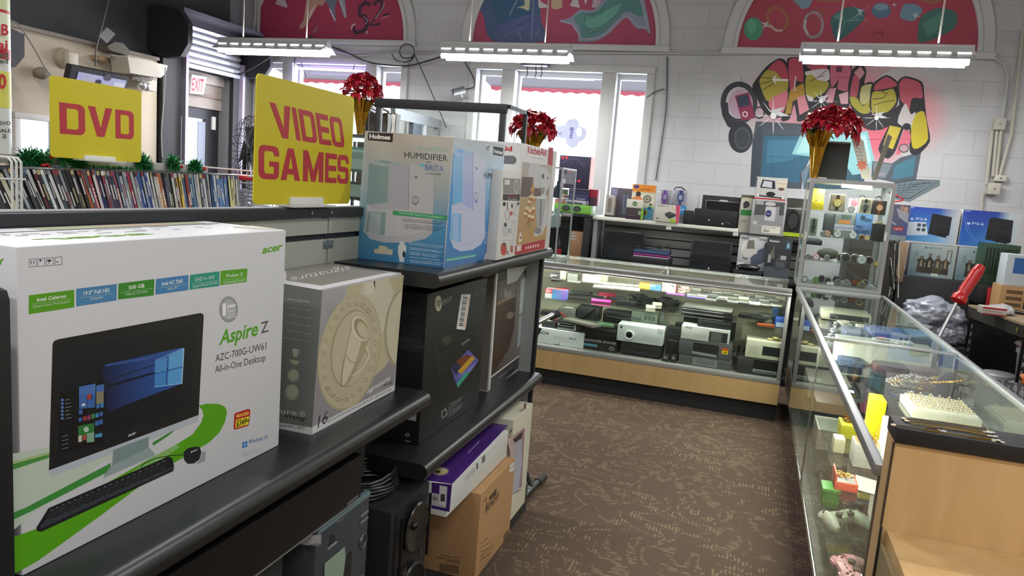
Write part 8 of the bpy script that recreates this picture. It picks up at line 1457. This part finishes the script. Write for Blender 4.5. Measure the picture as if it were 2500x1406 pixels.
controller('pink game controller at the near end of the lower counter shelf', .405, 2.42, ZC, math.radians(100), 'c88c94', '3c302e', 1.1)
controller('white and green game controller half hidden by the wooden cabinet', .500, 2.46, ZC, math.radians(80), 'a8b09c', '3c8c34', 1.05)
ZA = .8005
# ring tray
def ring_tray(label, x0, y0, x1, y1, z, rows, cols_, seed):
    r = T('ring_tray', label, 'jewelry tray', ((x0+x1)/2, (y0+y1)/2, z)); w_, d_ = (x1-x0)/2, (y1-y0)/2; b = MB(); b.box(-w_, -d_, 0, w_, d_, .028, M('cfcbb4', .6), .004); b.build('tray_base', r)
    b = MB()
    for k in range(rows): y = -d_+.02+k*(2*d_-.04)/(rows-1); b.tube([(-w_+.012, y, .030), (w_-.012, y, .030)], .0085, M('d8d5c4', .8), 8)
    b.build('foam_rolls', r); rg = random.Random(seed); return r, w_, d_
tr, w_, d_ = ring_tray('cream ring tray full of gold rings in six columns', .617, 2.92, .84, 3.165, ZA, 7, 6, 1)
proto = None; rg = random.Random(8); n = 0
for j in range(6):
    for k in range(6):
        x = .617+.03+j*.033; y = 2.92+.035+k*.035
        if proto is None:
            proto = T('gold_ring', '', 'ring', (x, y, ZA+.034), 0, 'gold rings in the cream ring tray'); b = MB(); b.torus((0, 0, .004), .0088, .0014, GOLD, 'y', 16, 6); bd_ = b.build('band', proto); b = MB(); b.ell((0, 0, .0145), .0032, .0032, .0028, M('e8ecf0', .05, .2), 8); b.build('stone', bd_); q = proto
        else: q = dup(proto, (x+rg.uniform(-.003, .003), y, ZA+.034), rg.uniform(-.3, .3))
        q['label'] = 'gold ring in the cream tray, %s row from the front, %s from the left' % (ORD[k], ORD[j])
# bust with a gold bracelet
r = T('bracelet_bust', 'dark grey velvet bust behind the cream ring tray', 'display stand', (.80, 3.24, ZA)); b = MB(); o = [(-.05+.0, 0)]+[(.05*math.cos(PI-PI*k/14)*1.0, .065+.06*math.sin(PI*k/14)) for k in range(15)]+[(.05, 0)]; b.prism(o, 'y', -.008, .008, M('34363a', .9)); b.box(-.04, -.03, 0, .04, .03, .006, M('34363a', .9)); b.build('velvet_board', r)
b = MB(); b.tube([(.73, 3.228, ZA+.075), (.76, 3.215, ZA+.083), (.80, 3.21, ZA+.092), (.84, 3.222, ZA+.100), (.855, 3.24, ZA+.104)], .004, GOLD, 8); 
for k in range(8): b.ell((.745+.012*k, 3.212, ZA+.08+.003*k), .006, .005, .006, GOLD, 8)
centered(b, 'gold_bracelet', 'chunky gold bracelet draped on the dark grey bust', 'bracelet')
# heap of bagged bracelets: each its own
rg = random.Random(12)
mats = (M('b89c50', .3, 1), M('b4aea0', .3, 1), M('8c8474', .35, .9), M('c8c8cc', .25, 1), M('a47c50', .3, 1))
MN = ('gold', 'pale silver', 'dull bronze', 'bright silver', 'copper')
for k in range(44):
    i = (k*3) % 5; x = rg.uniform(.63, .82); y = rg.uniform(3.27, 3.46) if k < 34 else rg.uniform(3.20, 3.28); x = x if k < 34 else rg.uniform(.62, .72); b = MB(); b.torus((x, y, ZA+.006+.0015*k), rg.uniform(.022, .032), rg.uniform(.002, .0035), mats[i], 'z', 18, 6, 1, rg.uniform(.6, .9)); b.torus((x+.004, y+.004, ZA+.010+.0015*k), .02, .0022, mats[i], 'z', 16, 6)
    centered(b, 'bangle_pair', '%s bangle pair, %s from the bottom of the bracelet heap' % (MN[i], ordn(k+1)), 'bracelet', 'bangles heaped behind the ring tray')
# far half of the counter
r = jbox('long pale grey white box across the counter just beyond the cross bar', .44, 3.80, .85, 3.93, ZA, .11, 'b0b4a8', 'long_box'); jbox('dark maroon leather case in front of the long pale box', .58, 3.58, .84, 3.70, ZA, .05, '3c2428', 'leather_case', cat='case', bev=.018)
b = MB(); rg = random.Random(5)
for k in range(4): b.tube([(.62+rg.uniform(-.02, .16), 3.86+rg.uniform(-.03, .05), ZA+.114+rg.uniform(0, .012)) for _ in range(7)], .003, M('c8c8c4', .2), 5)
centered(b, 'clear_cord', 'clear coiled cord lying on the long pale box', 'cable')
r = jbox('bright blue game bundle box at the far right of the counter', .68, 4.45, .86, 4.75, ZA, .06, '2c4a8c', 'game_box'); jbox('navy gadget box left of the bright blue bundle box', .55, 4.42, .66, 4.66, ZA, .05, '2a3c5c', 'game_box'); b = MB(); b.ell((.72, 4.6, ZA+.064), .03, .03, .005, M('a8483c', .5), 12)
b = MB(); b.box(.66, 4.88, ZA+.001, .72, 4.95, ZA+.03, M('c4c4b8', .4), .004); centered(b, 'power_adapter', 'cream square power adapter with a coiled cord', 'adapter')
b = MB(); rg = random.Random(6)
for k in range(5): b.torus((.60+rg.uniform(-.02, .02), 4.98+rg.uniform(-.02, .02), ZA+.006+k*.005), .035, .0035, M('c4c4b4', .4), 'z', 16, 6)
centered(b, 'looped_cable', 'cream cable coil beside the square power adapter', 'cable')
r = jbox('cream curved printer lid at the far end of the counter', .48, 5.15, .78, 5.40, ZA, .06, 'a8a890', 'printer', cat='printer', bev=.02); b = MB(); b.box(-.10, -.128, .012, .13, -.124, .045, M('26282c', .3)); b.build('paper_slot', r)
for k in range(9): 
    b = MB(); x = .46+.012*k; y = 4.35+.075*k; b.torus((x, y, ZA+.011), .017, .004, SIL if k % 2 else STEEL, 'x' if k % 3 == 0 else 'z', 14, 6); b.ell((x, y-.012, ZA+.014), .012, .006, .010, M('8c9094', .2, .8), 10)
    centered(b, 'bracelet_watch', 'steel bracelet watch in a slanting line, %s from the cross bar' % ordn(k+1), 'watch', 'steel watches lined up in the far half')
for k, (x, y, c, l) in enumerate(((.5, 3.75, '26324c', 'navy square case left of the long pale box'), (.47, 4.1, '2c2c30', 'black square case beyond the navy square case'), (.62, 4.2, '34383c', 'charcoal flat case behind the long pale box'), (.76, 4.2, '6c6844', 'olive flat pouch behind the long pale box'))): jbox(l, x-.05, y-.06, x+.05, y+.06, ZA if x > .47 else ZA, .03, c, 'gadget_case', cat='case')
# low shelf goods seen through the side glass beyond the joint
for k, (x0, y0, x1, y1, h, c, l) in enumerate(((.40, 3.70, .60, 3.95, .10, '8c887c', 'pale beige equipment box on the lower shelf beyond the glass joint'), (.42, 4.15, .62, 4.45, .12, '2c2e34', 'black equipment box on the lower shelf beyond the glass joint'), (.42, 4.7, .66, 5.1, .10, '6c6c64', 'grey equipment box at the far end of the lower shelf'), (.62, 3.7, .82, 3.9, .08, '8c2c3c', 'dark red box on the lower shelf behind the pale beige box'))): jbox(l, x0, y0, x1, y1, ZC, h, c, 'equipment_box')
# ---- wooden end cabinet with a black slab and necklaces
ec = T('end_cabinet', 'pale maple stepped cabinet with a black top at the near end of the counter', 'cabinet', (.9, 1.4, 0))
b = MB(); b.box(.335, 1.69, .001, 1.45, 1.786, 1.049, MAPLE2); b.build('riser', ec, True)
b = MB(); b.box(.333, 1.684, 1.0495, 1.45, 1.79, 1.083, M('131316', .5, bump=(400, .1)), .003); b.build('black_slab', ec, True)
b = MB(); b.box(.3445, .95, .826, 1.45, 1.689, .855, MAPLE2, .001); b.build('step_top', ec, True); b = MB(); b.box(.335, 1.0, .001, 1.42, 1.689, .8255, M('8c7c5a', .5)); b.build('side_panel', ec, True)
b = MB(); b.box(.3305, 1.683, .001, .3345, 1.689, .862, M('202022', .4)); b.box(.3305, 1.690, .862, .3345, 1.695, 1.049, M('3c3226', .4)); b.build('edge_band', ec, True)
b = MB(); b.box(.338, 1.6, .47, .3345, 1.62, .56, STEEL) ; b.build('hinge', ec, True)
MG2 = M('a8884c', .3, 1)
NK = [[(2206, 1024), (2300, 1036), (2400, 1052), (2418, 1066)], [(2214, 1030), (2310, 1046), (2410, 1066)], [(2222, 1036), (2300, 1050), (2380, 1063), (2425, 1076)], [(2186, 1046), (2240, 1052), (2300, 1058)], [(2254, 1053), (2262, 1047), (2300, 1050), (2360, 1062), (2420, 1076)], [(2254, 1053), (2270, 1062), (2330, 1070), (2400, 1080), (2432, 1086)], [(2194, 1058), (2240, 1062), (2330, 1080), (2440, 1098)], [(2200, 1057), (2300, 1071), (2400, 1088), (2450, 1100)]]
for k, L in enumerate(NK):
    P = []; L = [(x, y-(x-2200)*.045-2) for x, y in L]
    for i in range(len(L)-1):
        for t in range(8): P.append(oZ(L[i][0]+(L[i+1][0]-L[i][0])*t/8, L[i][1]+(L[i+1][1]-L[i][1])*t/8, 1.0855))
    P.append(oZ(*L[-1], 1.0855)); P = [Vector((p.x, min(max(p.y, 1.692), 1.782), p.z)) for p in P]
    r = T('gold_necklace', 'thin gold necklace laid on the black slab, %s from the ring tray' % ORD[k], 'necklace', P[0], 0, 'necklaces on the black slab'); b = MB(); b.tube(P, .0013, GOLD if k % 2 else MG2, 6); b.build('chain', r, True)
    b = MB(); b.box(P[-1].x-.008, P[-1].y-.003, 1.0848, P[-1].x+.008, P[-1].y+.003, 1.0862, M('d8d6cc', .4)); b.build('paper_tag', r, True)
    if k in (0, 1, 3): b = MB(); b.ell(P[0], .006, .005, .003, M('d8c8b0', .2, .6), 8); b.build('clasp', r, True)
# ================================================================ BEHIND THE RIGHT COUNTER
r = T('black_cabinet', 'large black cabinet holding the stacked console boxes', 'cabinet', (1.7, 6.8, 0)); b = MB(); b.box(1.12, 6.50, .001, 2.6, 7.1, 1.035, M('17181b', .45), .006); b.build('cabinet_body', r, True)
def console(label, quad, z0, kind, Yp=6.6, name='console_box'):
    x0 = (quad[0][0]+quad[3][0])/2; x1 = (quad[1][0]+quad[2][0])/2; y0 = (quad[0][1]+quad[1][1])/2; y1 = (quad[2][1]+quad[3][1])/2
    X0 = (oY(*quad[0], Yp).x+oY(*quad[3], Yp).x)/2; X1 = (oY(*quad[1], Yp).x+oY(*quad[2], Yp).x)/2; z1 = (oY(*quad[0], Yp).z+oY(*quad[1], Yp).z)/2
    r = T(name, label, 'box', (X0, Yp, z0+.0006)); w_, h_ = X1-X0, z1-z0; b = MB(); b.box(0, 0, 0, w_, .12, h_, M('c4c8cc', .4), .003); b.build('carton', r); r['w'] = w_; r['h'] = h_; a = fart(r)
    if kind == 'ps4':
        a.poly([(0, 0), (.6, 0), (.6, 1), (0, 1)], ['2c64b4', '4c8cc8', '2c3f94', '2a3c9c']).poly([(.6, 0), (.8, 0), (.8, 1), (.6, 1)], ['4c8cc8', 'a4bcd0', 'b4c0c8', '2c3f94']).poly([(.8, 0), (1, 0), (1, 1), (.8, 1)], ['a4bcd0', 'b4b8bc', 'bcbcbc', 'b4c0c8'])
        a.poly([(.44, .22), (.46, .8), (.50, .84), (.86, .80), (.88, .2), (.80, .14)], '24242a').line([(.46, .52), (.86, .47)], .012, '3c3c42').poly([(.62, .22), (.64, .33), (.72, .36), (.82, .33), (.86, .16), (.78, .2), (.7, .2), (.64, .14)], '1a1a1e').text('PS4', (.18, .60), (.38, .59), .07, 'a4bcd8', .01).ell(.12, .62, .03, .035, 'b4c8e0').text('SONY', (.02, .95), (.13, .95), .03, 'c4d4e8', .02).line([(.02, .8), (.12, .4), (.3, .1)], .006, '6ca0d8').line([(.04, .85), (.16, .42), (.34, .12)], .004, '6ca0d8')
    if kind == 'ps4b':
        a.poly([(0, 0), (.6, 0), (.6, 1), (0, 1)], ['4c8cc8', '6ca4d0', '2c4ca4', '2a44a4']).poly([(.6, 0), (1, 0), (1, 1), (.6, 1)], ['6ca4d0', 'b4b8bc', 'bcbcbc', '2c4ca4']).poly([(0, .15), (.0, .55), (.35, .58), (.42, .2)], 'bcc8d4').text('PS4', (.14, .62), (.36, .62), .07, 'b4c8e0', .01).ell(.06, .64, .03, .035, 'b4c8e0').text('SONY', (.0, .95), (.08, .95), .03, 'c4d4e8', .02)
        for cx, cy in ((.22, .48), (.32, .48), (.22, .35), (.32, .35)): a.rect(cx-.035, cy-.045, cx+.035, cy+.045, '3c4854')
        a.poly([(.42, .25), (.44, .80), (.48, .84), (.84, .78), (.84, .25), (.72, .18)], '242429').line([(.44, .55), (.84, .5)], .012, '3c3c42').poly([(.6, .22), (.64, .34), (.74, .33), (.8, .16), (.7, .2)], '1a1a1e')
    if kind == 'xbox':
        a.poly([(0, 0), (1, 0), (1, 1), (0, 1)], ['5c7480', '8c989c', 'a4aca8', '9cb0b4']).text('XBOX ONE', (.38, .87), (.68, .87), .06, '5c6c68', .01).ell(.33, .89, .025, .035, '5c6c68').text('UNITY', (.04, .1), (.26, .1), .06, '4c7084', .01)
        a.poly([(.05, .3), (.1, .7), (.16, .8), (.2, .6), (.22, .3)], '7c8c90').line([(.8, .45), (.82, .85), (.9, .87), (.9, .45)], .02, '4c5048')
        for k, (x, s) in enumerate(((.27, .9), (.45, 1.05), (.63, 1), (.8, .85))):
            c = ('3c3a34', '34322e', '4a443a', '3c3630')[k]; a.poly([(x-.10*s, .12), (x-.08*s, .42), (x-.11*s, .5), (x-.05*s, .56), (x, .60*s+.03), (x+.05*s, .56), (x+.11*s, .48), (x+.08*s, .4), (x+.10*s, .1)], c).ell(x, .6*s+.04, .035, .055, c).poly([(x-.03, .3), (x+.03, .3), (x+.02, .5), (x-.02, .5)], '8c8068').ell(x, .6*s+.03, .018, .03, '9c8a74')
        a.rect(.52, .05, .68, .12, 'c4c4bc')
    if kind == 'bundle':
        a.poly([(0, 0), (1, 0), (1, 1), (0, 1)], ['4c5470', '3c4c84', '4c4c64', '5c5464']).poly([(.3, .9), (.95, .8), (.98, .5), (.5, .65)], '8c8c98').ell(.6, .9, .12, .08, '8c7064').ell(.8, .88, .1, .08, 'a08470').line([(.0, .55), (.4, .45)], .04, '8c98ac').rect(.3, .28, .8, .40, '8c2c34').text('HITS', (.35, .3), (.75, .3), .06, 'c8a8a8', .02).rect(0, 0, 1, .16, '77848c')
    a.build('print', r, .35); clear(r); return r
console('left one of the two Xbox-style hooded figure boxes on the black cabinet'.replace('Xbox-style ', ''), ((2226, 592), (2338, 604), (2324, 684), (2214, 674)), 1.0355, 'xbox')
console('right one of the two hooded figure boxes, half hidden by the green crate', ((2342, 604), (2452, 612), (2440, 692), (2333, 688)), 1.0355, 'xbox')
z1 = 1.3085
console('blue console box with four small game pictures, on the left hooded figure box', ((2223, 503), (2345, 514), (2336, 598), (2212, 588)), z1, 'ps4b')
console('plain blue console box with a curved line pattern, at the far right of the stack', ((2349, 514), (2495, 519), (2487, 604), (2342, 602)), z1+.001, 'ps4')
r = console('dark blue bundle box with people, partly behind the watch tower', ((2172, 496), (2222, 503), (2212, 588), (2166, 586)), 1.3, 'bundle', 6.5); 
b = MB(); b.box(.75, 6.48, .001, 1.10, 7.05, 1.2995, M('2c2824', .5), .004); centered(b, 'shelf_block', 'dark shelf block supporting the blue bundle box behind the tower', 'cabinet')
cable([(2170, 470), (2190, 478), (2205, 488), (2185, 492), (2172, 488)], 1, 6.52, .006, M('a82c34', .4), 'red and black cable lying on the blue bundle box', 'loose_cable')
b = MB(); rg = random.Random(77)
for k in range(7): b.tube([oY(2175+rg.uniform(-6, 22), 640+rg.uniform(-60, 90), 6.3) for _ in range(5)], .005, M(('17171a', 'c8c4b8', '2c2c30')[k % 3], .4), 5)
b.tube([(1.0, 6.3, 1.295), (1.02, 6.49, 1.302)], .006, BLK, 6); centered(b, 'hanging_cables', 'tangle of black and cream cables hanging right of the watch tower', 'cable')
r = pbox('cardboard_sheet', 'tan cardboard sheet with a cream hose beside the left hooded figure box', 'cardboard', 2192, 590, 2212, 672, 6.45, .01, 1.0355-.05, '8c745c'); clear(r)
def lump(name, label, cat, c, rx, ry, rz, mat, seed, sub=5, amp=.25):
    from mathutils import noise
    bm = bmesh.new(); bmesh.ops.create_icosphere(bm, subdivisions=sub, radius=1)
    for v in bm.verts:
        n = noise.noise(v.co*1.6+Vector((seed, 0, 0)))*amp+noise.noise(v.co*4.5+Vector((0, seed, 0)))*amp*.55+abs(noise.noise(v.co*7))*amp*.35+abs(noise.noise(v.co*15+Vector((3, 1, 2))))*amp*.15; v.co *= (1+n); v.co.x *= rx; v.co.y *= ry; v.co.z = max(v.co.z, -.75)*rz
    zm = min(v.co.z for v in bm.verts)
    for v in bm.verts: v.co.z -= zm
    b = MB(); b.bm(bm, mat, True); o = b.build(name); o.location = c; return tag(o, label, cat)
r = T('black_bin', 'low black bin under the grey plastic bags', 'bin', (1.5, 6.1, 0)); b = MB(); b.box(1.12, 5.95, .001, 1.54, 6.40, .60, M('1a1b1e', .6), .01); b.build('bin_body', r, True)
MBAG = M('8c8f9c', .25, coat=.3); MBAG2 = M('7c7e88', .3, coat=.3)
lump('plastic_bag', 'largest grey plastic bag, on top of the bag pile behind the counter', 'bag', (1.33, 6.17, .72), .20, .13, .11, MBAG, 1); lump('plastic_bag', 'crumpled grey plastic bag at the lower left of the bag pile', 'bag', (1.24, 6.10, .602), .13, .11, .08, MBAG2, 4); lump('plastic_bag', 'crumpled pale grey plastic bag at the lower right of the bag pile', 'bag', (1.46, 6.20, .602), .13, .12, .10, MBAG, 7); lump('plastic_bag', 'small grey plastic bag with a tied white loop in the middle of the pile', 'bag', (1.41, 6.02, .602), .08, .05, .07, MBAG2, 9)
# workbench
wb = T('workbench', 'cluttered workbench with a worn wood top and black angle legs at the right edge', 'table', (2.1, 5.8, 0)); o = [(1.55, 6.15), (1.665, 5.36), (1.72, 5.32), (2.7, 5.45), (2.7, 6.35)]
b = MB(); b.prism(o, 'z', .885, .90, M('8c7a60', .6, noise=(12, .3))); b.build('table_top', wb, True); b = MB(); b.prism([(x+.004, y+.004) for x, y in o], 'z', .81, .884, M('2c2822', .6)); b.build('apron', wb, True)
for x, y in ((1.56, 6.08), (1.69, 5.37), (2.6, 5.5), (2.6, 6.2)):
    b = MB(); b.box(x, y, .001, x+.035, y+.004, .81, M('1c1c1e', .5)); b.box(x, y, .001, x+.004, y+.035, .81, M('1c1c1e', .5))
    for k in range(12): b.box(x+.013, y-.0006, .1+k*.058, x+.022, y, .13+k*.058, M('8c8c90', .5))
    b.build('leg', wb, True)
b = MB(); b.prism([(x+.01, y+.01) for x, y in o], 'z', .22, .24, M('26241f', .6)); b.build('lower_shelf', wb, True); b = MB(); b.box(1.653, 5.40, .835, 1.656, 5.42, .865, M('c8b84c', .3, .8)); b.build('brass_latch', wb, True)
ZW = .9005
r = pbox('parts_crate', 'dark green slotted plastic crate on the workbench', 'crate', 2402, 597, 2490, 650, 6.30, .2, 1.05, '24402c'); a = fart(r, .4)
for k in range(9): a.rect(.05+k*.1, .25, .11+k*.1, .9, '14241a')
a.build('slots', r); w_ = r['w']; X0 = r.location.x; clear(r)
r = T('tool_cabinet', 'black tool cabinet with a red latch beneath the green crate', 'cabinet', (X0, 6.3, ZW)); b = MB(); b.box(0, 0, 0, w_, .2, .149, M('1d1d1f', .5), .004); b.build('cabinet_body', r); b = MB(); b.box(.06, -.006, .08, .09, -.001, .12, M('c0242c', .4), .002); b.build('red_latch', r)
r = pbox('red_canister', 'red canister below the green crate on the workbench', 'canister', 2424, 655, 2446, 690, 6.2, .06, ZW, '9c1c26', zt=1.03); clear(r)
r = pbox('drawer_box', 'small wooden drawer box with dark slots on the workbench', 'box', 2448, 655, 2510, 702, 5.95, .2, ZW, 'a8845a', zt=1.08); a = fart(r)
for k in range(3): a.rect(.25, .2+k*.25, .9, .34+k*.25, '5c4428')
a.build('slots', r); clear(r)
r = pbox('blue_box', 'white and blue carton on the wooden drawer box', 'box', 2458, 622, 2510, 662, 5.97, .17, 1.081, 'b4bcc4'); a = fart(r); a.rect(.35, .4, 1, .9, '2c5c9c'); a.build('print', r); clear(r)
r = pbox('staple_box', 'flat red and white box on the front of the workbench', 'box', 2402, 726, 2462, 752, 5.62, .12, ZW, 'b4aca4', zt=.95); a = fart(r); a.rect(0, .75, 1, 1, 'a82430').rect(0, 0, 1, .15, 'a82430').line([(.1, .5), (.8, .45)], .08, '8c8480'); a.build('print', r); clear(r)
lump('plastic_bag', 'white plastic bag hanging over the left corner of the workbench', 'bag', (1.66, 5.78, .901), .07, .10, .035, M('a8a8ac', .3), 3, 4); lump('plastic_bag', 'pinkish white plastic bag beneath the workbench corner', 'bag', (1.80, 5.56, .712), .085, .09, .035, M('b8a4a8', .3), 13, 4)
lump('plastic_bag', 'small white crumpled bag behind the flat red box', 'bag', (1.93, 5.95, .901), .06, .05, .05, M('c4c4c4', .3), 15, 4)
b = MB(); b.tube([(1.70, 5.95, ZW+.012), (1.86, 5.72, ZW+.02), (1.98, 5.62, ZW+.015)], [.012, .008, .004], M('1c1a1a', .4), 8); b.tube([(1.70, 5.95, ZW+.012), (1.80, 5.86, ZW+.01), (1.95, 5.80, ZW+.01)], .010, M('242022', .4), 8); centered(b, 'pliers', 'long black handled pliers lying on the workbench', 'tool')
b = MB(); b.tube([(1.86, 5.48, ZW+.012), (1.96, 5.52, ZW+.03), (2.08, 5.56, ZW+.05)], [.012, .009, .012], M('1a1718', .4), 8); centered(b, 'screwdriver', 'dark screwdriver pointing up to the right on the workbench', 'tool')
b = MB(); b.lathe([(.03, 0), (.032, .05), (.02, .07), (.012, .085)], (1.98, 5.75, ZW), M('b8b0ac', .2), 14); b.cyl((1.98, 5.75, ZW+.085), .014, .02, M('b8242c', .4), 'z', 12); centered(b, 'glue_bottle', 'clear bottle with a red cap on the workbench', 'bottle')
# red handled pole leaning on the bench
p0, p1, p2 = oY(2290, 826, 5.2), oY(2336, 738, 5.28), oY(2395, 650, 5.36); r = T('lifting_bar', 'steel bar with a fat red ribbed grip leaning on the workbench', 'tool', (p0.x-.15, 5.05, 0)); d = (p1-p0); q = p0-d*(p0.z/d.z)
b = MB(); b.tube([q, p1], .011, STEEL, 12); b.build('steel_bar', r, True); b = MB(); dd = p2-p1; b.tube([p1-dd*.02, p1+dd*.04, p1+dd*.16, p1+dd*.22]+[p1+dd*(.28+.06*k) for k in range(11)]+[p2, p2+dd*.03], [.022, .047, .047, .034]+[.034+(.004 if k % 2 else 0) for k in range(11)]+[.028, .012], M('b41c20', .3, coat=.3), 16); b.build('red_grip', r, True)
# buckets, crate with red cloth, small parts tray
for k, (x, y, z, l) in enumerate(((1.83, 5.60, .241, 'white lidded bucket at the front under the workbench'), (1.84, 5.60, .478, 'white lidded bucket stacked on another under the workbench'), (1.74, 5.88, .241, 'white lidded bucket behind, beside the workbench leg'))):
    b = MB(); b.lathe([(.085, 0), (.10, .2)], (0, 0, 0), M('a8acb0', .4), 26); r = T('plastic_bucket', l, 'bucket', (x, y, z), 0, 'white buckets under the workbench'); b.build('bucket_body', r); b = MB(); b.lathe([(.10, .2), (.109, .2), (.109, .225), (.10, .232), (.001, .232)], (0, 0, 0), M('b9bcc0', .35), 26); b.build('lid', r)
r = T('grey_crate', 'dark grey crate with a red cloth, standing left of the workbench', 'crate', (1.38, 5.45, 0)); b = MB(); b.box(1.26, 5.32, .001, 1.52, 5.62, .40, M('3c3c40', .5), .006); b.build('crate_body', r, True); 
b = MB(); b.slab([(1.25, 5.30, .405), (1.46, 5.33, .405), (1.50, 5.55, .405), (1.30, 5.63, .405)], (0, 0, .008), M('b01c24', .7)); b.slab([(1.249, 5.31, .404), (1.249, 5.50, .404), (1.249, 5.44, .28)], (-.006, 0, 0), M('b01c24', .7)); centered(b, 'red_cloth', 'red cloth draped over the dark grey crate', 'cloth')
r = T('dark_monitor', 'grey framed dark panel standing under the right side of the workbench', 'monitor', (2.1, 5.34, 0)); b = MB(); b.box(1.84, 5.30, .001, 2.5, 5.325, .70, M('77797c', .5), .004); b.build('frame', r, True); b = MB(); b.box(1.88, 5.296, .10, 2.46, 5.2995, .64, M('15182a', .3)); b.build('dark_panel', r, True)
r = T('parts_tray', 'black tray of small upright glass bottles at the far right, beyond the counter', 'tray', (1.5, 4.25, .0)); b = MB(); b.box(1.20, 4.0, .001, 1.9, 4.6, .66, M('121214', .5), .006); b.build('tray_stand', r, True)
rg = random.Random(3); k = 0
for i in range(4):
    for j in range(8):
        x, y = 1.25+j*.06, 4.06+i*.10; k += 1; b = MB(); b.lathe([(.011, 0), (.012, .02), (.006, .03), (.008, .045)], (0, 0, 0), M('9c9ca0', .15, .4), 10); o_ = b.build('small_bottle'); o_.location = (x, y, .6615); tag(o_, 'small clear bottle on the black tray, %s row from the front, %s from the left' % (ORD[i], ORD[j]), 'bottle', 'small bottles on the black tray')
b = MB(); c = oY(2492, 880, 4.6); b.tube([(c.x, 4.55, .70), (c.x+.06, 4.55, .735)], .018, M('c86c28', .4), 10); b.tube([(c.x-.0, 4.52, .69), (c.x+.06, 4.52, .69)], .018, M('c86c28', .4), 10); centered(b, 'orange_clamp', 'orange handled clamp at the right edge of the picture', 'tool')
